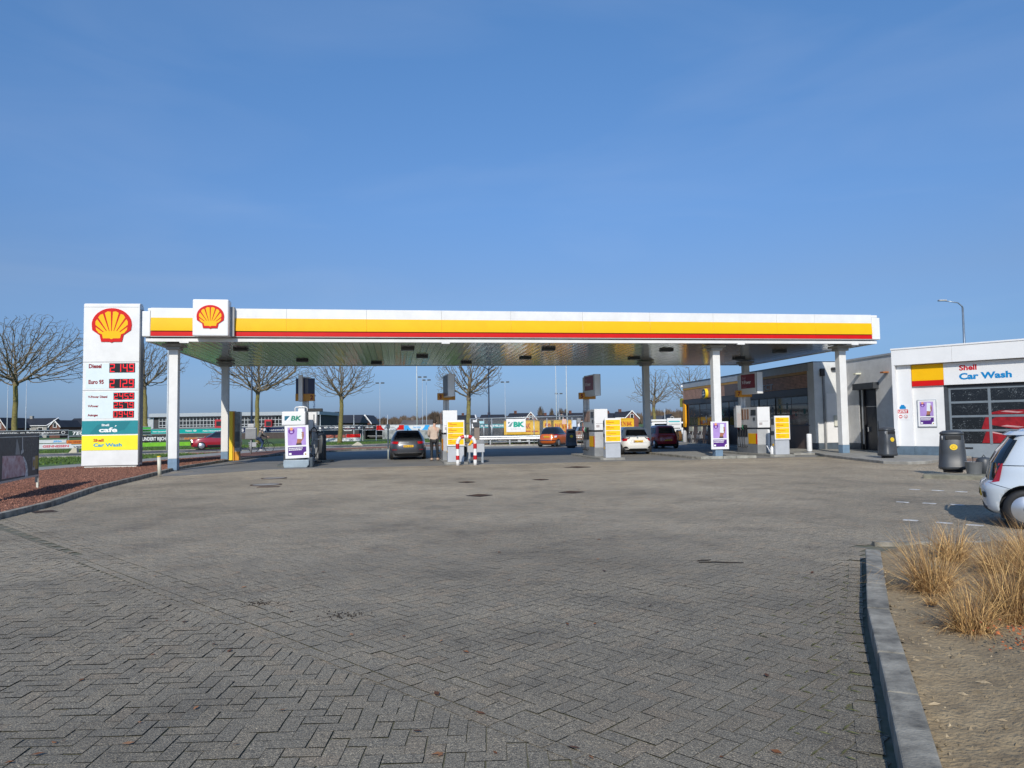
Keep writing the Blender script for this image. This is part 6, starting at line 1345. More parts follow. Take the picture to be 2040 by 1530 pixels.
MB().disc(ex0+w_*.72, ez0+h*.2, w_*.15, -.153, -.15).build('prohibition_symbol', REDT, sg_); MB().disc(ex0+w_*.72, ez0+h*.2, w_*.115, -.155, -.153).build('symbol_field', WHITET, sg_); letters('x', BLACKT, sg_, ex0+w_*.665, ez0+h*.13, h*.14, -.155)
# raised pavement round the buildings
kp = [G(*p).xy[:] for p in ((1642, 910), (1700, 917), (1760, 924))]+[(14.6, 27.2), (15.6, 27.6), (17.2, 29.3), (19, 30.5), (17.1, 32.5), (18.6, 35), (18.2, 39.8), (16.6, 40.1), (15.5, 39.2)]
struct('pavement', MB().slab([(p[0], p[1]) for p in kp], -.05, .115), island_m, bevel=.025)
struct('ramp', MB().slab([(17.15, 29.25), (19.5, 27.0), (27, 19.6), (29, 21.8), (19.5, 30.9), (18.6, 30.3)], -.05, .03), mat('reddish_paving', (.24, .16, .12), .85, var=.15, scale=3))
kq = [G(*p).xy[:] for p in ((1838, 953), (1990, 957))]; a = Vector(kq[0]); b = Vector(kq[1]); dd = (b-a).normalized(); nn = Vector((-dd.y, dd.x))
struct('bin_island', MB().slab([tuple(a), tuple(a+dd*5.5), tuple(a+dd*5.5+nn*.8+dd*.2), tuple(a+nn*.75+dd*.9), tuple(a+nn*.35)], -.05, .12), mat('mossy_kerb', (.22, .21, .16), .85, var=.2, scale=3, bump=.3), bevel=.03)
# bins
def bin_(loc, rz, label):
    e = empty('litter_bin', loc, rz, label, 'litter bin', 'tall rounded grey litter bins')
    MB().lathe([(.30, .10), (.325, .12), (.33, .20), (.315, .22), (.30, .60), (.265, 1.12), (.25, 1.16)], 32, p=3.2).build('body', GREYD, e)
    MB().lathe([(.262, 1.15), (.272, 1.17), (.265, 1.22), (.20, 1.27), (.05, 1.285)], 32, p=3.2).build('lid', GREYD, e); MB().lathe([(.22, 0), (.24, .1)], 20).build('foot', BLACKT, e)
    MB().box(-.18, .18, -.277, -.24, 1.0, 1.13).build('slot', BLACK, e, .03); MB().disc(0, .78, .088, -.302, -.27, 28).build('sticker', YELB, e); s_ = MB().disc(0, .78, .05, -.304, -.302, 24).build('sticker_ring', AMBER, e); MB().disc(0, .78, .035, -.306, -.304).build('sticker_mark', YELB, e)
    MB().tube([(-.24, -.2, 1.0), (-.24, -.2, 1.12)], .014, 6).build('ashtray', GREYL, e)
    return e
p = G(1899, 941, .1); bb = bin_((p.x, p.y, .10), R(-24), 'larger nearer grey bin with a round yellow sticker in front of the car wash door'); bb.scale = (1.12, 1.12, .96)
p = G(1768.5, 913, .1); b2 = copy_tree(bb, loc=(p.x, p.y, .11), rz=R(14), label='grey bin with a round yellow sticker on the pavement beside the dark door'); b2.scale = (1, 1, .97)
MB().tube([(.32, -.1, .1), (.35, -.1, .4), (.31, -.05, .8), (.33, -.1, 1.1)], .012, 6).build('cable', GREYL, b2)
p = AT(1138, 889, 52); b3 = copy_tree(bb, loc=(p.x, 52, 0), rz=0, label='far grey bin with a yellow sticker right of the orange car'); b3.scale = (1.25, 1.25, 1.05)
p = G(1941, 945, .1); e = empty('flower_bucket', (p.x, p.y, .11), 0, 'empty grey flower bucket right of the nearer bin', 'bucket', 'buckets beside the nearer bin'); MB().lathe([(.17, 0), (.18, .01), (.225, .34), (.235, .345), (.22, .34), (.17, .03)], 24).build('body', GREYM, e); MB().tube([(0, .05, .02), (.01, .05, .48)], .012, 6).build('handle', TRIM, e)
p = G(1966, 945, .1); e = empty('flower_bucket', (p.x, p.y+.1, .11), 0, 'dark lidded bucket half hidden by the white car', 'bucket', 'buckets beside the nearer bin'); MB().lathe([(.15, 0), (.16, .01), (.19, .40), (.14, .45), (.03, .47)], 24).build('body', GREYD, e); MB().tube([(-.06, 0, .45), (0, 0, .53), (.06, 0, .45)], .012, 6).build('handle', TRIM, e)
# ================================================================ BACKGROUND
def plane_box(px0, py0, px1, py1, Y, th=.06):
    """x0,x1,z0,z1 of an upright board seen between two photo corners at distance Y"""
    a = AT(px0, py1, Y); b = AT(px1, py0, Y); c = AT(px0, py0, Y); d = AT(px1, py1, Y)
    return a.x, b.x, (a.z+d.z)/2, (b.z+c.z)/2
class Fence:
    """upright line of boards between two world points"""
    def __init__(s, p0, p1): s.o = Vector(p0); s.d = (Vector(p1)-s.o).normalized(); s.a = math.atan2(s.d.y, s.d.x); s.w = Wall(p0, s.a)
FN = Fence((G(80, 894).x, G(80, 894).y), (G(650, 880).x, G(650, 880).y))
def fboard(name, lab, cat, px0, px1, py0, py1, m, dist=0.0, group=None, frame=True, posts=True, F_=None):
    F_ = F_ or FN; W_ = F_.w
    x0 = W_.loc(px0, 860)[0]; x1 = W_.loc(px1, 860)[0]; z1 = W_.loc((px0+px1)/2, py0)[1]; z0 = W_.loc((px0+px1)/2, py1)[1]
    e = empty(name, (F_.o.x+F_.d.x*x0, F_.o.y+F_.d.y*x0, 0), F_.a, lab, cat, group)
    w_ = x1-x0; b = box('panel', m, e, 0, w_, -.04, .0, z0, z1)
    if frame: MB().box(-.03, w_+.03, -.06, -.0, z1, z1+.06).box(-.03, w_+.03, -.06, 0, z0-.06, z0).build('rail', GALV, e)
    if posts: MB().box(-.05, .03, -.02, .06, -.1, z1+.06).build('post', GALV, e); MB().box(w_-.03, w_+.05, -.02, .06, -.1, z1+.06).build('post', GALV, e)
    return e, w_, z0, z1
BK_ = mat('board_black', (.012, .013, .017), .5, var=0); TQ = mat('turquoise_board', (.0, .38, .34), .45, var=.03); OR_ = mat('orange_board', (.72, .20, .02), .5, var=.05); WB = mat('white_board', (.66, .68, .69), .5, var=.1, scale=1); LG = mat('lime_board', (.20, .52, .03), .5, var=.1); LB = mat('sky_blue_board', (.02, .35, .75), .5, var=0)
grp = 'advertising boards along the sports field'
e, w_, z0, z1 = fboard('advertising_board', 'long black board reading Administratie- en Belastingkantoor in white', 'advertising board', -40, 136, 858.5, 867, BK_, group=grp)
h = z1-z0; letters('Administratie- en Belastingkantoor', WHITET, e, w_*.10, z0+h*.36, h*.42, -.045, w_*.80, bold=.02); letters('snel geregeld', WHITET, e, w_*.55, z0+h*.06, h*.16, -.045, w_*.2); MB().disc(w_*.94, z0+h*.5, h*.36, -.045, -.04, sx=1.1).build('round_mark', WHITET, e); MB().disc(w_*.94, z0+h*.5, h*.27, -.05, -.045, sx=1.1).build('round_mark_inner', BK_, e)
e, w_, z0, z1 = fboard('advertising_board', 'black board with white slanted capitals beside the price sign', 'advertising board', 137, 300, 857, 867, mat('board_dark_green', (.02, .05, .045), .5, var=0), group=grp); h = z1-z0
letters('TEUNISSEN', WHITET, e, w_*.03, z0+h*.2, h*.62, -.045, w_*.42, bold=.04, shear=.3)
# lower row at field level
def low(px0, px1, py0, py1, m, lab, txt=None, tm=None, th=.5, tw=.8, tx=.1, **k):
    e, w_, z0, z1 = fboard('advertising_board', lab, 'advertising board', px0, px1, py0, py1, m, group=grp, frame=False, posts=True, **k)
    if txt: letters(txt, tm or WHITET, e, w_*tx, z0+(z1-z0)*(1-th)/2, (z1-z0)*th, -.045, w_*tw, bold=.05)
    return e
low(-20, 132, 877, 883.5, WB, 'pale low board with a blue word and a yellow triangle beside the banner frame', 'JERBA', LB, .5, .12, .83)
low(133, 262, 876, 883, OR_, 'orange low board with dark lettering left of the price sign', 'VAN GENNIP & ZONEN', mat('brown_board_text', (.25, .04, .02)), .45, .35, .02)
low(-20, 142, 885, 895, WB, 'pale low board with a pink and grey two line word', 'GENNISSEN', mat('pink_board_text', (.62, .05, .10), .5, var=0), .45, .33, .64)
low(142, 262, 884.5, 894, WB, 'white low board with dark letters left of the price sign', 'VERWEIJ GLAS', BLACKT, .35, .6, .04)
low(276, 345, 868, 880, BK_, 'black low board with white capitals behind the bare tree right of the price sign', 'ZUNDERT RIJCHEN', WHITET, .55, .88, .04)
low(276, 440, 880.5, 890.5, LG, 'bright lime green low board by the grass verge')
low(357, 408, 871, 876, mat('mixed_board', (.30, .26, .22), .5, var=.3), 'thin dark board with an orange middle above the lime green board', 'PARTNERS', OR_, .7, .5, .2)
MB
e, w_, z0, z1 = fboard('advertising_board', 'turquoise board with repeated white lettering and an eye shaped mark', 'advertising board', 301, 446, 854.5, 863, TQ, group=grp); h = z1-z0
letters('Peeters Optometrie Brillen', WHITET, e, w_*.02, z0+h*.35, h*.28, -.045, w_*.22, bold=.05); letters('Peeters', WHITET, e, w_*.46, z0+h*.4, h*.34, -.045, w_*.09, bold=.04); letters('Peeters Optometrie Brillen', WHITET, e, w_*.70, z0+h*.35, h*.28, -.045, w_*.29, bold=.05); MB().disc(w_*.59, z0+h*.55, h*.22, -.045, -.04, sx=1.5).build('eye_mark', WHITET, e); MB().disc(w_*.59, z0+h*.55, h*.12, -.05, -.045).build('eye_mark_inner', TQ, e)
e, w_, z0, z1 = fboard('advertising_board', 'navy board reading automobielen with wide white letters', 'advertising board', 447, 586, 851.5, 861, NAVY, group=grp); h = z1-z0
letters('FRANS DEKKER', WHITET, e, w_*.02, z0+h*.22, h*.55, -.045, w_*.58, bold=.06); letters('automobielen', WHITET, e, w_*.63, z0+h*.26, h*.38, -.045, w_*.34, bold=.02, spacing=1.15)
FN2 = Fence(AT(630, 850, 92).xy, AT(985, 850, 96).xy)
e, w_, z0, z1 = fboard('advertising_board', 'long dark navy board reading NZA New Zealand Auckland with white capitals', 'advertising board', 631, 722, 848.5, 856, mat('night_board', (.015, .025, .05), .5, var=0), group=grp, F_=FN2); h = z1-z0
letters('NZA NEW ZEALAND AUCKLAND', WHITET, e, w_*.16, z0+h*.42, h*.38, -.045, w_*.68, bold=.06); letters('clothing company', REDT, e, w_*.60, z0+h*.12, h*.2, -.045, w_*.24); MB().disc(w_*.07, z0+h*.5, h*.3, -.045, -.04).build('round_mark', WHITET, e); MB().disc(w_*.93, z0+h*.5, h*.3, -.045, -.04).build('round_mark', WHITET, e)
e, w_, z0, z1 = fboard('advertising_board', 'short dark board reading De Zaak with a red line below', 'advertising board', 723, 749, 848.5, 856, BK_, group=grp, F_=FN2); h = z1-z0; letters('DE ZAAK', WHITET, e, w_*.2, z0+h*.48, h*.34, -.045, w_*.6, bold=.05); letters('aan de haven', REDT, e, w_*.22, z0+h*.15, h*.2, -.045, w_*.55)
def arcboard(px0, px1, m, lab, txt, tm):
    e, w_, z0, z1 = fboard('advertising_board', lab, 'advertising board', px0, px1, 847, 856.5, WB, group=grp, F_=FN2); h = z1-z0
    for k in (0, 1):
        pts = [(0, z0), (w_*.30, z0)]+[(w_*(.30-.13*math.sin(t)), z0+h*(.0+t/1.57)) for t in (.4, .8, 1.2, 1.57)]+[(0, z1)]
        if k: pts = [(w_-x, z) for x, z in pts][::-1]
        MB().prism(pts, -.045, -.04).build('corner_shape', m, e)
    letters(txt, tm, e, w_*.36, z0+h*.45, h*.34, -.045, w_*.3, bold=.04); letters('aannemersbedrijf', tm, e, w_*.36, z0+h*.15, h*.14, -.045, w_*.26)
arcboard(750, 804.5, REDP, 'white board with red swooping corners behind the grey estate car', 'ad Kops', mat('grey_board_text', (.20, .20, .22), .5, var=0)); arcboard(805.5, 855, LB, 'white board with sky blue swooping corners behind the grey estate car', 'bas kops', LB)
e, w_, z0, z1 = fboard('advertising_board', 'plain white board with faint grey lettering right of the standing person', 'advertising board', 856, 894, 846.5, 854.5, WB, group=grp, F_=FN2); letters('Logistiek', mat('grey_board_text', (.20, .20, .22)), e, w_*.4, z0+.2*(z1-z0), (z1-z0)*.35, -.045, w_*.45)
e, w_, z0, z1 = fboard('advertising_board', 'low dark blue board on the field behind the pump with number 3', 'advertising board', 862, 896, 871.5, 876, NAVY, group=grp, F_=FN2, frame=False)
e, w_, z0, z1 = fboard('advertising_board', 'low white board with a dark infinity mark right of the bare tree trunk', 'advertising board', 690, 717, 872, 880, WB, group=grp, F_=FN2, frame=False); h = z1-z0
for k in (-1, 1):
    N = 16; MB().tube([(w_*.38+k*h*.2+h*.2*math.cos(6.283*t/N), -.05, z0+h*.55+h*.2*math.sin(6.283*t/N)) for t in range(N+1)], .03, 5).build('infinity_mark', BLACKT, e)
e, w_, z0, z1 = fboard('advertising_board', 'low white board with pale lettering left of the bare tree trunk', 'advertising board', 642, 689, 873, 881, WB, group=grp, F_=FN2, frame=False); letters('CU U', GREYL, e, w_*.2, z0+.1, (z1-z0)*.5, -.045, w_*.5)
e, w_, z0, z1 = fboard('advertising_board', 'bright red low board above the board with the infinity mark', 'advertising board', 690, 718, 865, 871.5, REDP, group=grp, F_=FN2, frame=False); e, w_, z0, z1 = fboard('advertising_board', 'faded red and pale low board behind the bare tree trunk', 'advertising board', 642, 689, 866.5, 872, mat('faded_red_board', (.45, .12, .08), .5, var=.3, scale=.5), group=grp, F_=FN2, frame=False)
e, w_, z0, z1 = fboard('advertising_board', 'green board with a white leap mark right of the price sign', 'advertising board', 277, 300, 851, 860, mat('green_board', (.05, .42, .05), .5, var=.05), group=grp)
# dugout / dark stands on the field
def bbox(name, lab, cat, px0, py0, px1, py1, Y, depth, m, rz=0.0):
    x0, x1, z0, z1 = plane_box(px0, py0, px1, py1, Y); e = empty(name, (x0, Y, 0), rz, lab, cat)
    return e, x1-x0, z0, z1
def house(px0, px1, ridge, eave, Y, lab, roof_c, wall_c, gable=None, hip=0.0, trim=True, dep=9.0):
    """long house seen from its eaves side; gable 'L','R' adds a cross gable"""
    a = AT(px0, eave, Y); b = AT(px1, eave, Y); r_ = AT((px0+px1)/2, ridge, Y+dep/2); e = empty('house', (a.x, Y, 0), 0, lab, 'house', 'houses behind the sports field')
    w_ = b.x-a.x; ze = (a.z+b.z)/2; zr = r_.z
    wm = mat('house_wall_%d' % int(wall_c[0]*1000), wall_c, .9, var=.15, scale=.5); rm = mat('house_roof_%d' % int(roof_c[0]*1000), roof_c, .7, var=.15, scale=.3)
    MB().box(0, w_, 0, dep, -.5, ze).build('wall', wm, e)
    rf = MB(); hp = hip*w_
    rf.add([(-.3, -.4, ze-.1), (w_+.3, -.4, ze-.1), (w_+.3, dep+.4, ze-.1), (-.3, dep+.4, ze-.1), (hp, dep/2, zr), (w_-hp, dep/2, zr)], [(0, 1, 5, 4), (2, 3, 4, 5), (1, 2, 5), (3, 0, 4), (3, 2, 1, 0)]); ro = rf.build('roof', rm, e)
    if trim: MB().box(-.32, w_+.32, -.55, -.4, ze-.15, ze+.05).add([(w_+.1, -.5, ze), (w_+.5, -.5, ze), (w_-hp+.5, dep/2, zr+.1), (w_-hp+.1, dep/2, zr+.1)], [(0, 1, 2, 3)]).build('white_trim', WHITE, e)
    MB().box(w_*.3, w_*.3+.8, dep/2-.4, dep/2+.4, zr-.5, zr+.7).build('chimney', wm, ro)
    k = 0; n = max(2, int(w_/3.5))
    for i in range(n):
        x = w_*(i+.3)/n
        for z in ((ze-1.7,) if ze < 4 else (ze-1.7, ze-4.4)):
            f = MB().box(x, x+1.5, -.06, 0, z, z+1.1).build('window', WHITE, e); MB().box(x+.12, x+1.38, -.08, -.06, z+.12, z+.98).build('pane', GLASS, f)
    return e, w_, ze, zr
DKR = (.022, .024, .032); BRK = (.13, .055, .038); WTH = (.32, .31, .29)
house(18, 93, 833.5, 848, 215, 'long house with dark roof and white trim at the far left behind the trees', DKR, WTH, hip=-.03)
house(131, 230, 833, 848, 215, 'dark roofed house with white trim just left of the price sign', DKR, WTH, hip=-.02)
def gable(px0, px1, peak, eave, Y, lab, wall_c=BRK, dep=10, trim=True):
    a = AT(px0, eave, Y); b = AT(px1, eave, Y); p = AT((px0+px1)/2, peak, Y); e = empty('house', (a.x, Y, 0), 0, lab, 'house', 'houses behind the sports field'); w_ = b.x-a.x
    wm = mat('house_wall_%d' % int(wall_c[0]*1000), wall_c, .9, var=.15, scale=.5); z = a.z
    MB().prism([(0, -.5), (w_, -.5), (w_, z), (w_/2, p.z), (0, z)], 0, dep).build('wall', wm, e); t = .35
    ro = MB().add([(-.3, -.3, z-.2), (w_/2, -.3, p.z+.15), (w_/2, dep+.3, p.z+.15), (-.3, dep+.3, z-.2), (w_+.3, -.3, z-.2), (w_+.3, dep+.3, z-.2)], [(0, 1, 2, 3), (1, 4, 5, 2)]).build('roof', mat('house_roof_22', DKR, .7, var=.15, scale=.3), e)
    if trim: MB().add([(-.3, -.35, z-.35), (w_/2, -.35, p.z-.05), (w_/2, -.35, p.z+.3), (-.3, -.35, z), (w_+.3, -.35, z-.35), (w_+.3, -.35, z)], [(0, 1, 2, 3), (1, 4, 5, 2)]).build('white_trim', WHITE, e)
    f = MB().box(w_/2-.5, w_/2+.5, -.06, 0, z-.3, z+1.1).build('window', WHITE, e); MB().box(w_/2-.38, w_/2+.38, -.08, -.06, z-.2, z+1.0).build('pane', GLASS, f)
    return e
gable(99, 119.5, 838, 850, 200, 'small red brick gable house with white trim between the two long roofs'); gable(-14, 11, 833, 852, 200, 'house gable with white trim at the very left edge of the photo')
house(632, 715, 827, 842, 150, 'long dark building with solar panels on the roof right of the gas pump', (.03, .032, .042), (.05, .045, .045), trim=False); gable(717, 738, 828, 843, 160, 'red brick gable end with white edge right of the solar panel building')
house(796, 862, 836.5, 849, 230, 'grey brown low barn roof behind the grey estate car', (.11, .10, .095), (.16, .13, .11), trim=False, hip=.04); gable(878, 893, 831, 846, 220, 'small pink brick gable behind the pump with number 3', (.22, .10, .08), trim=False)
house(905, 948, 827, 838, 240, 'dark roof half hidden behind the bare tree by pump 3', DKR, BRK, hip=.1); house(955, 1007, 826, 836, 220, 'dark roof behind the information cage in the middle', DKR, BRK, trim=False, hip=.05); house(1009, 1060, 823, 834, 210, 'dark roof with a red gable right of the middle mast', DKR, BRK, trim=False, hip=.12)
gable(1047, 1068, 822, 835, 208, 'red brick gable end at the right of the middle dark roof', (.20, .065, .05)); house(1070, 1120, 827, 833, 215, 'low dark roof behind the orange car', DKR, BRK, trim=False); gable(1113, 1124, 823, 834, 206, 'narrow red gable left of the pump with number 5', (.20, .065, .05), trim=False); house(1120, 1172, 822.5, 835, 210, 'wide dark roof left of the pump with number 5', DKR, BRK, trim=False)
house(1205, 1228, 823, 832, 205, 'dark roof just right of the white panel of pump 5', DKR, BRK, trim=False); house(1228, 1258, 820, 832, 200, 'dark blue roof with pale edges above the yellow container', DKR, BRK, hip=.1); gable(1246, 1272, 819, 833, 198, 'red brick gable above the yellow container', (.20, .065, .05)); house(1295, 1335, 828, 838, 230, 'grey roofs behind the dark red car', (.06, .06, .065), (.20, .17, .15), trim=False, hip=.2)
gable(1333, 1345, 826, 838, 200, 'small grey gable left of the shop corner', (.16, .13, .12), trim=False)
# clubhouse
Yc = 125; x0, x1, z0, z1 = plane_box(305, 828, 634, 862, Yc); cl = empty('clubhouse', (x0, Yc, 0), 0, 'long clubhouse with a grid of windows, red window boxes and a pale curved roof edge', 'clubhouse'); w_ = x1-x0
MB().box(0, w_, .1, 14, -.5, z1).build('wall', mat('clubhouse_wall', (.05, .05, .055), .8, var=.1), cl); MB().add([(-2.8, 0, z0), (.0, 0, z0), (0, 0, z1), (-1.0, 0, z1-.4), (-2.0, 0, z1-1.6)], [(0, 1, 2, 3, 4)]).build('end_wall', mat('pale_render', (.42, .45, .48), .7, var=.08), cl)
MB().box(-.6, w_+.3, -.35, 14, z1-.05, z1+.55).build('roof_edge', mat('pale_roof_edge', (.36, .40, .44), .5, var=.05), cl); MB().box(-.8, w_*.93, -.45, -.35, z1-.15, z1-.05).build('gutter', BLACKT, cl)
zt_, zb_ = z1-.1, AT(400, 851, Yc).z; n = 44; pn = MB().box(1.0, w_-1.5, .02, .1, zb_, zt_).build('window_band', GLASS, cl)
mb = MB(); [mb.box(1+(w_-2.5)*i/n-.05, 1+(w_-2.5)*i/n+.05, -.03, .02, zb_, zt_) for i in range(n+1)]; [mb.box(1, w_-1.5, -.035, .02, zb_+(zt_-zb_)*t-.05, zb_+(zt_-zb_)*t+.05) for t in (0, .22, .62)]; mb.build('window_frame', mat('frame_white', (.42, .44, .46), .5), pn)
for px in (428, 527):
    a = AT(px, 836, Yc-.8); b = AT(px+14, 852, Yc-.8); bx = MB().box(a.x-x0, b.x-x0, -.8, 0, b.z, a.z).build('red_window_box', mat('red_window_box', (.45, .02, .03), .4, var=.05), cl); MB().box(a.x-x0+.25, b.x-x0-.1, -.83, -.8, b.z+.3, a.z-.3).build('pane', GLASS, bx)
MB().box(0, w_, -.3, .05, -.5, zb_-.1).build('lower_wall', mat('dark_brick', (.07, .055, .05), .9, var=.1), cl)
st = empty('dugout', (AT(725, 870, 105).x, 105, 0), 0, 'dark open stand on the field left of the grey estate car', 'dugout'); MB().box(0, 9, 0, 2, 1.7, 1.9).box(0, .2, 0, 2, -.1, 1.7).box(8.8, 9, 0, 2, -.1, 1.7).box(0, 9, 1.9, 2, -.1, 1.7).build('shell', mat('dugout_dark', (.02, .022, .025), .6), st); MB().box(.3, 8.6, 1, 1.4, .35, .45).build('bench', GREYM, st)
e = empty('dugout', (AT(790, 870, 104).x, 104, 0), 0, 'pale low hut with dark openings behind the left mirror of the estate car', 'dugout'); MB().box(-2, 6, 0, 2, -.1, 1.6).build('wall', mat('hut_pale', (.30, .32, .32), .8, var=.3, scale=1.5), e); MB().box(-2.2, 6.2, -.3, 2, 1.6, 1.75).build('roof', BLACKT, e)
# far woods and hedge line
wood_m = mat('winter_wood', (.115, .085, .062), 1.0, var=.25, scale=.06); island(wood_m, tints=[(0, (.6, .62, .65)), (.5, (1, 1, 1)), (1, (1.45, 1.4, 1.3))])
def woods(name, lab, segs, Y, n, w_=1.0):
    vs = []; fs = []
    for px0, px1, top, bot in segs:
        for i in range(n):
            px = random.uniform(px0, px1); t = top+(px-px0)/(px1-px0)*0; f = random.random()
            a = AT(px, bot, Y+random.uniform(-8, 8)); zt_ = AT(px, top+random.uniform(0, 5)+3*math.sin(px*.31)+1.5*math.sin(px*.9), Y).z; h = (zt_-a.z)*random.uniform(.35, 1); zb = a.z+random.random()*(zt_-a.z-h)
            wd = random.uniform(.10, .35)*w_; k = len(vs); dx = random.uniform(-1.2, 1.2)
            vs += [(a.x-wd, a.y, zb), (a.x+wd, a.y, zb), (a.x+dx, a.y, zb+h)]; fs.append((k, k+1, k+2))
    me = bpy.data.meshes.new(name); me.from_pydata(vs, [], fs); me.materials.append(wood_m); o = bpy.data.objects.new(name, me); COL.objects.link(o); return tag(o, lab, 'wood', kind='stuff')
woods('distant_wood', 'far brown leafless wood along the horizon', [(-60, 20, 836, 862), (60, 180, 838, 862), (735, 800, 831, 850), (795, 860, 828, 850), (855, 900, 819, 850), (900, 1060, 828, 848), (1060, 1180, 829, 848), (1200, 1300, 822, 845), (1290, 1380, 815, 842)], 330, 1500, 1.6)
# grey lower structures beyond the fence in the middle (hedge, dark clutter)
hd = woods('hedge', 'low leafless hedge on the verge behind the fence', [(935, 1010, 846, 878), (1110, 1180, 846, 878), (1296, 1360, 842, 870)], 100, 900, .6); hd['category'] = 'hedge'

# ---- trees
bark = mat('lichen_bark', (.235, .205, .060), .95, var=.3, scale=5, bump=.6, bscale=25, col2=(.12, .10, .045)); twig = mat('twig_bark', (.185, .150, .100), .95, var=.15, scale=3)
def colonize(seed, rx, rz_, zc, zf, n_att=3000, D=.32, kill=.42, infl=4.0):
    """space colonisation: returns node positions, parents and radii"""
    g = np.random.default_rng(seed); u = g.normal(size=(n_att, 3)); u /= np.linalg.norm(u, axis=1)[:, None]; r_ = g.random(n_att)**(1/2.3)
    A = u*r_[:, None]*np.array([rx, rx, rz_])+np.array([0, 0, zc]); lump = 1+.24*np.sin(u[:, 0]*5+seed)*np.sin(u[:, 2]*6+seed*2); A = (A-[0, 0, zc])*lump[:, None]+[0, 0, zc]
    A = A[A[:, 2] > zf+.25+(.30+.22*np.sin(3*np.arctan2(A[:, 1], A[:, 0])+seed))*np.hypot(A[:, 0], A[:, 1])]
    P = [np.array([0, 0, 0.0])]; par = [-1]; z = 0
    while z < zf: z += D; P.append(np.array([P[-1][0]+g.normal(0, .02), P[-1][1]+g.normal(0, .02), z])); par.append(len(P)-2)
    ntr = len(P)
    near = np.full(len(A), 1e9); idx = np.zeros(len(A), int)
    def upd(s0):
        N = np.array(P[s0:]); d = np.linalg.norm(A[:, None]-N[None], axis=2); j = d.argmin(1); m = d[np.arange(len(A)), j]; k = m < near; near[k] = m[k]; idx[k] = j[k]+s0
    upd(ntr-2); dirs = {}
    for it in range(140):
        act = (near < (60 if it < 4 else infl)) 
        if not act.any(): break
        s0 = len(P); Pn = np.array(P); ids = idx[act]; v = A[act]-Pn[ids]; v /= np.linalg.norm(v, axis=1)[:, None]+1e-9
        acc = np.zeros((len(P), 3)); np.add.at(acc, ids, v); uq = np.unique(ids)
        for i in uq:
            prev = Pn[i]-Pn[par[i]] if par[i] >= 0 else np.array([0, 0, 1.0]); prev = prev/(np.linalg.norm(prev)+1e-9)
            d = acc[i]/(np.linalg.norm(acc[i])+1e-9)+prev*.55+np.array([0, 0, .20])+g.normal(0, .13, 3); d /= np.linalg.norm(d)+1e-9
            P.append(Pn[i]+d*D); par.append(int(i))
        if len(P) > 15000: break
        upd(s0); keep = near > kill; A = A[keep]; near = near[keep]; idx = idx[keep]
        if not len(A): break
    n = len(P); rr = np.zeros(n); ch = np.zeros(n, int)
    for i in range(n): 
        if par[i] >= 0: ch[par[i]] += 1
    acc = np.zeros(n)
    for i in range(n-1, -1, -1):
        rr[i] = max(.0155, (acc[i])**(1/2.35) if acc[i] > 0 else .0155)
        if par[i] >= 0: acc[par[i]] += rr[i]**2.35
    return np.array(P), par, rr, ntr
TREE_LIB = {}
def tree(px, pbase, pfork, ptop, halfw, Y, lab, seed, lean=0.0, trunk_r=.26, n_att=2600):
    b = AT(px, pbase, Y); fk = AT(px, pfork, Y); tp = AT(px, ptop, Y); hw = halfw/F*Y; H_ = tp.z
    e = empty('bare_tree', (b.x, Y, -.05), 0, lab, 'tree', 'leafless trees along the road'); zf = fk.z
    P, par, rr, ntr = colonize(seed, hw, (H_-zf)*.60, zf+(H_-zf)*.42, zf, n_att); sc = trunk_r/rr[1:ntr].mean(); tr = MB(); br = MB()
    rr = np.where(rr > .03, .03+(rr-.03)*sc, rr); lx = lean*np.clip(P[:, 2]/zf, 0, 1.6)**1.3; P = P+np.stack([lx, 0*lx, 0*lx], 1)
    tr.tube([P[i] for i in range(0, ntr+1)], [trunk_r*(1.3 if i == 0 else 1.05-.30*i/ntr) for i in range(ntr+1)], 12)
    for i in range(ntr, len(P)):
        q = par[i]; n_ = 8 if rr[i] > .09 else (5 if rr[i] > .04 else 3); r0 = min(rr[q], rr[i]*1.35, trunk_r*.75); br.tube([P[q], P[i]], [r0, rr[i]], n_, False)
    tr.build('trunk', bark, e); br.build('branches', twig, e); return e, len(P)
for a in ((27, 892, 775, 640, 150, 80, 'large wide bare tree at the far left edge, left of the price sign', 3, .2, .30),
          (290, 888, 778, 668, 82, 80, 'bare tree partly hidden behind the price sign and first canopy column', 8, -.3, .27),
          (513, 886, 790, 672, 108, 82, 'bare tree with a wide crown behind the cyclist', 12, 0, .26),
          (677, 883, 800, 690, 70, 82, 'bare tree with yellow lichen trunk right of the gas pump', 21, .15, .26),
          (933, 880, 800, 690, 72, 74, 'bare tree with yellow lichen trunk behind pump 3', 33, .1, .26),
          (1306, 866, 812, 738, 50, 88, 'smaller bare tree between the shaded column and the shop', 41, 0, .22),
          (1378, 866, 806, 727, 46, 92, 'bare tree rising behind the left end of the shop', 55, 0, .22)):
    e, cn = tree(*a[:6], a[6], a[7], a[8], a[9], int(1500+a[4]*42)); print('tree', cn)
first_ = [o for o in COL.objects if o.name == 'bare_tree'][0]
for i, (x, y, s_, rz_, lab) in enumerate(()):
    c_ = copy_tree(first_, loc=(x, y, -.05), rz=rz_, label=lab); c_.scale = (s_,)*3
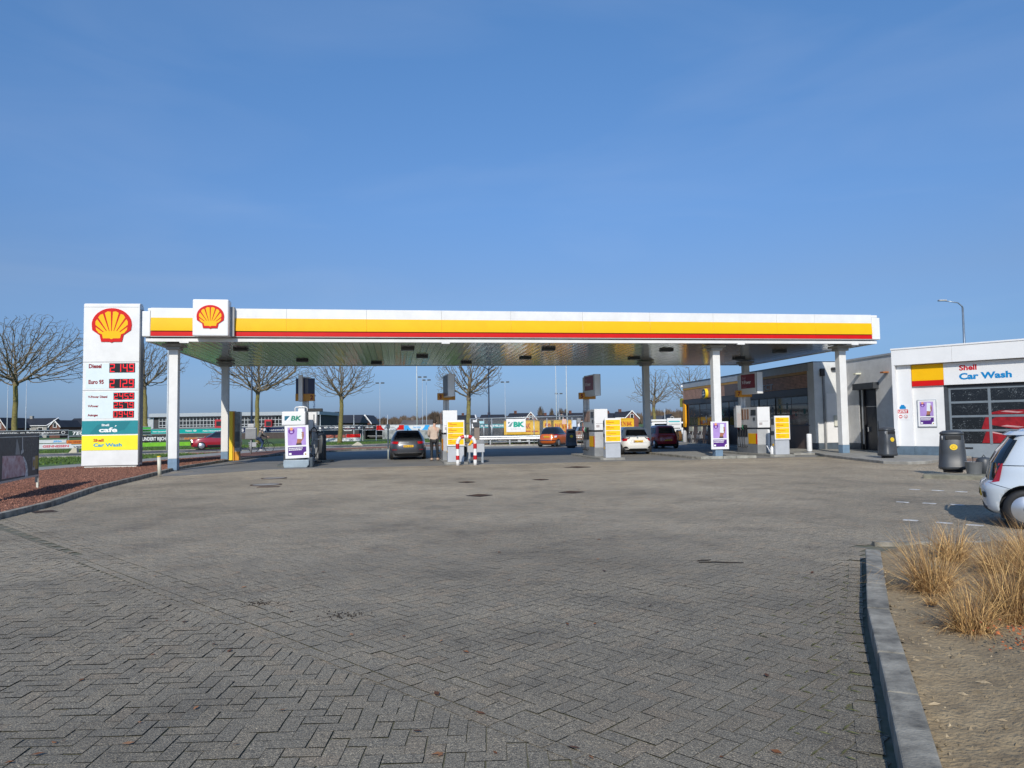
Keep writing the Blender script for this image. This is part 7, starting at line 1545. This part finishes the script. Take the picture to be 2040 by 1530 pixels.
def small_tree(px, top, hw, Y, lab, seed):
    rnd = random.Random(seed); b = AT(px, 850, Y); t = AT(px, top, Y); h = t.z; e = empty('distant_tree', (b.x, Y, 0), 0, lab, 'tree', 'far bushy bare trees'); MB().tube([(0, 0, 0), (0, 0, h*.4)], [.4, .25], 6).build('trunk', twig, e); mb = MB(); w_ = hw/F*Y
    for i in range(260):
        a = rnd.uniform(-1, 1); q = math.sqrt(1-a*a); z = h*.25+rnd.random()*h*.75*q; mb.tube([(a*w_*.5, rnd.uniform(-1, 1)*w_*.4, z*.6), (a*w_, rnd.uniform(-1, 1)*w_*.5, z)], [.12, .05], 3, False)
    mb.build('branches', wood_m, e)
small_tree(1078, 808, 10, 300, 'round bushy bare tree on the horizon above the yellow container', 5); small_tree(1100, 812, 7, 300, 'narrow bushy bare tree on the horizon right of the round one', 6); small_tree(1117, 811, 9, 300, 'bushy bare tree on the horizon above the narrow red gable', 7); small_tree(1127, 813, 7, 300, 'last bushy bare tree of the row left of pump 5', 9)

# ---- posts, masts, lamps
def mast(px, pb, pt, Y, lab, r0=.09, head=None, m=GALV, name='floodlight_mast', cat='mast'):
    b = AT(px, pb, Y); t = AT(px, pt, Y); e = empty(name, (b.x, Y, 0), 0, lab, cat); dx = t.x-b.x
    MB().tube([(0, 0, -.1), (0, 0, t.z*.3), (0, 0, t.z)], [r0*1.3, r0, r0*.45], 8).build('pole', m, e)
    if head == 'flood':
        MB().tube([(-.9, 0, t.z), (.9, 0, t.z)], .04, 6).build('crossbar', m, e)
        for k in (-.8, .3): MB().box(k-.05, k+.6, -.2, .3, t.z, t.z+.22).build('floodlight', GREYD, e)
    return e, t.z
for px, pt, Y, lab in ((757, 764, 150, 'thin floodlight mast with a single dark lamp left of the estate car'), (834, 735, 0, ''), (842, 752, 150, 'floodlight mast with two lamps above the person, left of the pair'), (850, 758, 152, 'floodlight mast right next to its twin above the person'), (1007, 762, 150, 'floodlight mast with two lamps in the middle of the sky gap'), (1114, 785, 170, 'distant floodlight mast above the bushy trees')):
    if Y: mast(px, 850, pt, Y, lab, .065, 'flood', mat('mast_grey', (.42, .47, .52), .6, .2, var=.05))
mast(831, 850, 640, 140, 'tall thick pale mast behind the estate car reaching above the canopy edge', .12, None, mat('mast_pale', (.50, .54, .56), .6, .2, var=.05)); mast(1109, 850, 690, 140, 'tall pale mast left of a similar one behind the yellow container', .09, None, MATS['mast_pale']); mast(1130, 850, 690, 140, 'tall pale mast right of a similar one behind the yellow container', .11, None, MATS['mast_pale'])
for px, pt, lab in ((14, 740, 'thin grey mast left of the large left tree'), (51, 755, 'thin grey mast right of the large left tree trunk')): mast(px, 858, pt, 120, lab, .07, None, MATS['mast_grey'])
for px, lab in ((638, 'short grey net post right of the gas pump'), (705, 'short grey net post right of the bare trunk'), (772, 'short grey net post left of the estate car'), (1208, 'thin pale post right of pump 5'), (1325, 'pale post beside the smaller bare tree')): mast(px, 850, 826 if px < 1200 else 815, 110, lab, .07, None, MATS['mast_pale'], 'net_post', 'post')
DKB = mat('dark_blue_lamp_post', (.012, .030, .060), .4, .2, var=.05)
e, zt_ = mast(501, 892, 700, 62, 'dark blue lamp post in front of the tree behind the cyclist', .09, None, DKB, 'lamp_post', 'street lamp')
e, zt_ = mast(975, 885, 735, 64, 'dark blue lamp post with two splayed arms right of pump 3', .09, None, DKB, 'lamp_post', 'street lamp'); MB().tube([(0, 0, zt_-.05), (-.9, 0, zt_+.45)], .04, 6).tube([(0, 0, zt_-.05), (.9, 0, zt_+.5)], .04, 6).build('arm', DKB, e); MB().box(-1.3, -.75, -.1, .1, zt_+.4, zt_+.52).box(.75, 1.3, -.1, .1, zt_+.42, zt_+.56).build('lamp_head', DKB, e)
e, zt_ = mast(333, 892, 690, 60, 'pale grey lamp post seen left of the first canopy column', .08, None, MATS['mast_pale'], 'lamp_post', 'street lamp')
b = AT(1921, 680, 48); tp = AT(1918.5, 613, 48); e = empty('street_lamp', (b.x, 48, 0), 0, 'tall street lamp with a bent arm rising behind the car wash', 'street lamp'); A1 = AT(1908, 603, 48); A2 = AT(1880, 599, 48)
MB().tube([(0, 0, 0), (0, 0, 4), (0, 0, tp.z)], [.11, .09, .06], 10).tube([(0, 0, tp.z), (-.05, 0, tp.z+.12), (A1.x-b.x, 0, A1.z), (A2.x-b.x, 0, A2.z)], [.05, .045, .04, .035], 8).build('pole', mat('lamp_steel', (.30, .36, .42), .35, .6, var=.1), e); MB().box(A2.x-b.x-.35, A2.x-b.x+.15, -.12, .12, A2.z-.03, A2.z+.06).build('lamp_head', GREYL, e, .02)

# ---- fence, guard rail, board and containers in the middle distance
Yf = 62.0
def wx(px, Y=Yf): return AT(px, 860, Y).x
fe = empty('mesh_fence', (wx(936), Yf, 0), 0, 'galvanised tube fence behind the guard rail in the middle', 'fence'); W_ = wx(1168)-wx(936); zt_ = AT(1040, 833, Yf).z
MB().tube([(0, 0, zt_), (W_, 0, zt_+.12)], .045, 6).tube([(0, 0, .25), (W_, 0, .25)], .03, 6).build('rail', GALV, fe)
for px in (937, 964, 980, 1064, 1090, 1131, 1140, 1168): MB().tube([(wx(px)-wx(936), 0, -.1), (wx(px)-wx(936), 0, zt_)], .045, 6).build('post', GALV, fe)
mb = MB(); [mb.box(W_*i/150, W_*i/150+.008, -.004, .004, .25, zt_) for i in range(150)]; mb.build('wire_mesh', GALV, fe)
gr = empty('guard_rail', (wx(938, 60), 60, 0), 0, 'galvanised guard rail running behind the pumps to the orange car', 'guard rail'); Wg = wx(1170, 60)-wx(938, 60); g0, g1 = AT(1000, 876.5, 60).z, AT(1000, 868, 60).z
prof = [(-.02, g1), (-.08, g1-.05), (-.08, g1-.12), (-.03, (g0+g1)/2), (-.08, g0+.12), (-.08, g0+.05), (-.02, g0)]
mb = MB(); mb.add([(0, y, z) for y, z in prof]+[(Wg, y, z) for y, z in prof], [(i, i+1, len(prof)+i+1, len(prof)+i) for i in range(len(prof)-1)], True); mb.build('beam', GALV, gr)
for i in range(7): MB().box(Wg*i/6-.05, Wg*i/6+.05, -.02, .10, -.1, g1-.03).build('post', GALV, gr)
struct('red_kerb_strip', MB().box(wx(925, 59.4), wx(1180, 59.4), 59.0, 61.2, -.05, .10), mat('red_paver_strip', (.21, .085, .06), .9, var=.2), bevel=.02); struct('far_kerb', MB().box(wx(925, 59), wx(1180, 59), 58.85, 59.0, -.05, .11), kerbl_m)
x0, x1, z0, z1 = plane_box(1009, 834.5, 1047, 860.5, 61.5); e = empty('fence_sign', (x0, 61.5, 0), 0, 'white fence sign with the green letters BK behind the guard rail', 'sign'); MB().box(0, x1-x0, -.05, 0, z0, z1).build('board', mat('clean_white', (.80, .80, .80), .5), e); w_ = x1-x0; h = z1-z0
letters('BK', mat('mint_print', (.0, .34, .24), .4, var=0), e, w_*.36, z0+h*.40, h*.36, -.055, w_*.58, bold=.09); MB().prism([(w_*.08, z0+h*.40), (w_*.24, z0+h*.40), (w_*.34, z0+h*.76), (w_*.30, z0+h*.76)], -.053, -.05).prism([(w_*.08, z0+h*.6), (w_*.22, z0+h*.76), (w_*.09, z0+h*.78)], -.053, -.05).build('logo_mark', mat('grey_green_print', (.16, .25, .26), .4, var=0), e); letters('Gasservice', GREYL, e, w_*.2, z0+h*.2, h*.09, -.053, w_*.55)
CY = mat('container_yellow', (.72, .42, .006), .5, var=.12, scale=1); CR = mat('container_red', (.42, .045, .008), .5, var=0)
def container(px0, px1, py0, py1, Y, lab, txt, tz=.45, th=.32, dep=2.2, rz=0, extra=None, tx=.1, tw=.8):
    x0, x1, z0, z1 = plane_box(px0, py0, px1, py1, Y); e = empty('skip_container', (x0, Y, 0), rz, lab, 'container', 'yellow containers with red lettering'); w_ = x1-x0; z0 = max(z0, .15)
    MB().box(0, w_, 0, dep, z0, z1).build('body', CY, e, .03); MB().box(-.03, w_+.03, -.03, dep+.03, z1-.08, z1).box(-.03, .08, -.03, .1, z0, z1).box(w_-.08, w_+.03, -.03, .1, z0, z1).build('rim', CY, e, .01)
    h = z1-z0; letters(txt, CR, e, w_*tx, z0+h*tz, h*th, -.034, w_*tw, bold=.05); MB().box(w_*.08, w_*.92, -.02, 0, z0+h*.2, z0+h*.28).build('stripe', CR, e)
    MB().box(.2, w_-.2, .2, dep-.2, 0, z0).build('skid', TRIM, e); return e
container(1005, 1062, 838, 866, 68, 'yellow container with red letters partly hidden by the white fence sign', "BAK 'N BAK", .45, .34); container(1058, 1074, 838, 866, 67.8, 'narrow yellow skip end right of the fence sign', '', .4); container(1083, 1106, 837.5, 852, 70, 'small yellow container above the orange car roof', 'BAK', .3, .3)
e = container(1104, 1139, 837, 866, 66, 'yellow container with large red letters behind the fence right of the orange car', "BAK 'N BAK", .35, .42, tx=.05, tw=.9); e.rotation_euler.z = R(4)
container(1226, 1262, 833, 858, 64, 'yellow container above the white hatchback roof', "BAK 'N BAK", .42, .3, dep=5.0); 
e = empty('wheeled_trailer', (wx(1030, 66), 66, 0), 0, 'low dark trailer chassis with two wheels under the yellow container', 'trailer'); MB().box(-3, 1.8, 0, 1.4, .5, .62).build('chassis', TRIM, e)
for k in (.2, 1.0): w0 = MB(); w0.lathe([(.28, -.1), (.3, -.05), (.3, .05), (.28, .1)], 20); w0.v = [tuple(Matrix.Rotation(R(90), 3, 'X') @ Vector(v)) for v in w0.v]; w0.build('wheel', BLACK, e, loc=(k, -.1, .3)); w1 = MB().disc(0, 0, .15, -.22, -.2); w1.build('hub', GREYL, e, loc=(k, 0, .3))
# information cage boards at left end of the fence
def fsign(px0, py0, px1, py1, m, lab, txt=None, tm=None, Y=61.6, **k):
    x0, x1, z0, z1 = plane_box(px0, py0, px1, py1, Y); e = empty('fence_notice', (x0, Y, 0), 0, lab, 'notice board', 'notices hung on the fence'); MB().box(0, x1-x0, -.02, .0, z0, z1).build('board', m, e, .003)
    if txt: letters(txt, tm or WHITET, e, (x1-x0)*.08, z0+(z1-z0)*.35, (z1-z0)*.42, -.022, (x1-x0)*.84, bold=.05)
    return e
fsign(956, 845, 980, 852.5, TEAL, 'teal banner on the fence left of the lamp post', 'EEN PARTIJ', Y=75); fsign(977, 844.5, 1006, 852.5, TEAL, 'teal banner on the fence right of the lamp post', 'TJE VEEL JAAR', Y=75)
fsign(942, 837, 950, 841, PLASTIC, 'small white notice, topmost left on the fence'); fsign(940, 844.5, 947.5, 853, PLASTIC, 'square white notice, lower left on the fence'); fsign(949.5, 844.5, 956, 853, PLASTIC, 'square white notice beside the lower left one'); fsign(955, 839, 964.5, 844, mat('pale_teal_print', (.35, .60, .66), .5), 'pale teal notice with white lines left of the teal banner')
fsign(1120, 835, 1128, 845, mat('pale_pink_print', (.65, .45, .38), .5), 'pale pink notice hung before the yellow container', Y=61.5); fsign(1140.5, 837, 1148, 850, mat('white_blue_board', (.50, .60, .72), .5), 'white and blue notice right of the yellow container'); fsign(1151, 844, 1155, 850, PLASTIC, 'tiny white notice between the blue and orange ones'); fsign(1161, 842.5, 1168, 850, OR_, 'orange notice near the number 5 pump'); fsign(1150, 833, 1157, 842, GREYM, 'grey notice high on the fence near the number 5 pump')
# dark sheds behind the fence
e = empty('site_hut', (wx(1075, 80), 80, 0), 0, 'dark site huts behind the fence between the yellow containers', 'hut'); MB().box(0, 4.2, 0, 4, 0, 2.2).box(-9, -.4, 6, 9, 0, 2.3).box(4.4, 9.5, 3, 7, 0, 1.6).build('wall', mat('hut_dark', (.05, .052, .058), .7, var=.2), e); MB().box(.4, 1.0, -.05, 0, 1.2, 1.9).box(1.5, 2.1, -.05, 0, 1.2, 1.9).build('window', GREYL, e)
# wooden bench
wd_ = mat('weathered_wood', (.30, .20, .14), .8, var=.2, scale=5); bx_ = AT(1147, 880, 56).x; e = empty('park_bench', (bx_, 56, .05), 0, 'slatted wooden bench right of the far grey bin', 'bench'); mb = MB()
for k in range(6): mb.box(.12+.14*k, .20+.14*k, .42, .46, .5, 1.0)
mb.box(.05, 1.0, .41, .47, 1.0, 1.08); mb.build('backrest', wd_, e); MB().box(0, 1.05, 0, .1, .42, .46).box(0, 1.05, .13, .23, .42, .46).box(0, 1.05, .26, .36, .42, .46).build('seat', wd_, e)
for x in (.02, .95): MB().box(x, x+.08, 0, .08, 0, .42).box(x, x+.08, .40, .48, 0, 1.0).build('leg', wd_, e); MB().box(x, x+.08, -.02, .45, .62, .67).build('armrest', wd_, e)
# pale totem left of the shop
x0, x1, z0, z1 = plane_box(1330, 833, 1357, 872, 66); e = empty('info_totem', (x0, 66, 0), 0, 'white price and opening times board on a grey foot left of the shop', 'sign board'); w_ = x1-x0; h = z1-z0; MB().box(0, w_, 0, .3, z0, z1).build('board', PLASTIC, e, .02); MB().box(.1, w_, .02, .28, -.1, z0).build('foot', PLINTH, e)
for t, m_ in ((.80, mat('teal_print', (.05, .45, .5), .5, var=0)), (.66, GREYL), (.45, GREYM), (.25, AMBER), (.10, GREYL)): MB().box(w_*.1, w_*.9, -.01, 0, z0+h*t, z0+h*(t+.06)).build('printed_line', m_, e)
e = empty('parked_van', (AT(1298, 850, 70).x, 70, 0), 0, 'white box van roof behind the dark red car', 'van'); MB().box(0, 3.6, 0, 2, .5, 1.75).build('body', PLASTIC, e, .15); MB().box(.0, 1.9, 0, 2, 1.8, 2.0).build('roof_board', PLASTIC, e, .02); MB().box(.3, .9, -.02, .3, 0, .6).box(2.7, 3.3, -.02, .3, 0, .6).build('wheel', BLACK, e, .1); MB().box(.3, 3.2, -.02, 0, 1.2, 1.6).build('window', GLASS, e)
# light road sign in the verge at the left
for k, (px, py, lab) in enumerate(((143, 903, 'small cream concrete marker in the grass left of the price sign'), (711, 888, 'pale boulder on the verge right of the bare tree trunk'))):
    p = G(px, py); e = empty('concrete_marker', (p.x, p.y, -.05), 0, lab, 'marker'); MB().prism([(-.35, 0), (.4, 0), (.35, .45), (.1, .5)] if k == 0 else [(-.6, 0), (.6, 0), (.35, .25), (.05, .42), (-.3, .2)], 0, .3).build('block', mat('cream_block', (.50, .47, .36), .8, var=.1), e, .03)
e = empty('marker_pole', (AT(773.5, 900, 37.8).x, 37.8, 0), 0, 'thin pale pole with a rounded top left of the estate car', 'pole'); MB().tube([(0, 0, 0), (0, 0, 1.62)], .04, 8).build('shaft', mat('pale_green_pole', (.55, .60, .56), .5), e); MB().lathe([(.02, 1.55), (.09, 1.6), (.09, 1.75), (.02, 1.82)], 12).build('cap', MATS['pale_green_pole'], e)

# ================================================================ GRASS TUFTS
straw = mat('dry_grass', (.50, .33, .145), .85, var=.1, scale=3); island(straw, tints=[(0, (.22, .16, .14)), (.35, (.62, .52, .46)), (.7, (1.1, 1.05, 1.0)), (1, (1.9, 1.9, 1.75))])
def tuft(x, y, rad, h, n, lab, seed, z0=.08, lean=(0, 0)):
    g = np.random.default_rng(seed); K = 5; a = g.uniform(0, 6.283, n); rb = rad*.26*np.sqrt(g.random(n)); sp = np.abs(g.normal(0, .78, n)).clip(.03, 1.55); L_ = h*np.where(g.random(n) < .35, g.uniform(.25, .6, n), g.uniform(.6, 1.2, n)); wd = g.uniform(.0016, .0036, n)
    ts = np.linspace(0, 1, K); V_ = np.empty((n, K*2-1, 3)); bx, by = x+rb*np.cos(a), y+rb*np.sin(a); aa = a+g.normal(0, .9, n)
    px_, py_, pz_ = bx.copy(), by.copy(), np.full(n, z0); wa = g.uniform(0, 3.14, n); droop = g.uniform(.2, 2.6, n)
    for i, t in enumerate(ts):
        if i: 
            el = np.pi/2-sp-droop*(t**2)*(.4+sp*.9); st_ = L_/(K-1); px_ = px_+st_*np.cos(el)*np.cos(aa)+lean[0]*st_; py_ = py_+st_*np.cos(el)*np.sin(aa)+lean[1]*st_; pz_ = np.maximum(pz_+st_*np.sin(el), z0+.01)
        w_ = wd*(1-t*.8)
        if i < K-1:
            V_[:, 2*i] = np.stack([px_-w_*np.cos(wa), py_-w_*np.sin(wa), pz_], 1); V_[:, 2*i+1] = np.stack([px_+w_*np.cos(wa), py_+w_*np.sin(wa), pz_], 1)
        else: V_[:, 2*i] = np.stack([px_, py_, pz_], 1)
    m = K*2-1; fq = [(0, 1, 3, 2), (2, 3, 5, 4), (4, 5, 7, 6)]; F_ = []
    base = np.arange(n)*m
    quads = (base[:, None, None]+np.array(fq)[None]).reshape(-1, 4).tolist(); tris = (base[:, None]+np.array([6, 7, 8])[None]).tolist()
    me = bpy.data.meshes.new('dry_grass_tuft'); me.from_pydata(V_.reshape(-1, 3).tolist(), [], quads+tris); me.materials.append(straw); o = bpy.data.objects.new('dry_grass_tuft', me); COL.objects.link(o)
    return tag(o, lab, 'grass tuft', 'tufts of dry ornamental grass')
tp_ = [((1858, 1178), .50, .62, 900, 'dry straw coloured grass tuft nearest the end of the kerb'), ((1938, 1262), .42, .44, 850, 'low reddish dry grass tuft closest to the camera'), ((2020, 1238), .52, .60, 1150, 'large dense dry grass tuft at the right edge in front'),
       ((1985, 1140), .45, .42, 600, 'dry grass tuft in the middle behind the large front one'), ((2052, 1130), .5, .50, 800, 'dry grass tuft by the wheel of the white car'), ((1900, 1118), .42, .5, 600, 'rear left dry grass tuft next to the painted dashes'), ((2085, 1180), .6, .7, 1500, 'dry grass tuft just outside the right edge')]
for i, (q, r_, h, n, lab) in enumerate(tp_): p = G(q[0], q[1], .08); tuft(p.x, p.y, r_, h, n, lab, 10+i, lean=(-.05, .05))
tuft(G(1855, 1205, .08).x, G(1855, 1205, .08).y, .15, .12, 150, 'tiny green and brown tuft at the foot of the front grass', 77)
leafm = mat('orange_leaves', (.42, .10, .03), .6, var=.2, scale=20); island(leafm, tints=[(0, (.5, .4, .4)), (1, (1.4, 1.8, 1.5))])
p = G(2036, 1300, .1); mb = MB()
for i in range(260):
    c_ = Vector((random.gauss(.1, .13), random.gauss(0, .10), random.uniform(.0, .18))); a = Vector((random.gauss(0, 1), random.gauss(0, 1), random.gauss(0, .6))).normalized(); b = a.orthogonal().normalized(); s_ = random.uniform(.005, .010); mb.add([c_-a*s_*1.5, c_+b*s_, c_+a*s_*1.5, c_-b*s_], [(0, 1, 2, 3)])
o = mb.build('orange_shrub', leafm, None, loc=p); tag(o, 'low shrub with small orange leaves at the right edge below the grass', 'shrub')
tuft(G(1802, 1322, .08).x, G(1802, 1322, .08).y, .10, .03, 400, 'patch of green moss beside the kerb on the soil', 78); o = COL.objects['dry_grass_tuft'] if 'moss_patch' in COL.objects else None
for o in list(COL.objects):
    if o.get('label', '').startswith('patch of green moss'): o.name = 'moss_patch'; o.data.materials[0] = moss_m; o['category'] = 'moss'; del o['group']
# leafy shrub just outside the frame on the right: its shadow falls on the soil
sh = empty('garden_shrub', (3.75, 1.45, .05), 0, 'leafy evergreen shrub on the soil just outside the frame beside the photographer', 'shrub'); rnd = random.Random(5); mb = MB(); lf = MB()
for j in range(7): a = rnd.uniform(0, 6.28); mb.tube([(0, 0, 0), (.2*math.cos(a), .2*math.sin(a), 1.2), (.5*math.cos(a), .4*math.sin(a), 2.4)], [.03, .02, .01], 5, False)
for j in range(3600):
    u = Vector((rnd.gauss(0, 1), rnd.gauss(0, 1), rnd.gauss(0, 1))).normalized()*rnd.random()**.4; k = 1+.35*math.sin(u.x*6)*math.cos(u.z*5+1); p = Vector((u.x*.85*k, u.y*.6*k, 1.55+u.z*1.15)); t = Vector((rnd.gauss(0, 1), rnd.gauss(0, 1), rnd.gauss(0, 1))).normalized(); q = t.orthogonal().normalized(); s_ = rnd.uniform(.02, .045)
    lf.add([p-t*s_*1.6, p+q*s_, p+t*s_*1.6, p-q*s_], [(0, 1, 2, 3)])
mb.build('branches', twig, sh); lf.build('foliage', mat('shrub_leaf', (.05, .09, .03), .6, var=.2), sh)
for o in COL.objects:
    if o.parent is None and o.type in ('MESH', 'EMPTY') and 'label' not in o and o.get('kind') != 'structure': print('UNTAGGED', o.name)
print('objects', len(COL.objects))
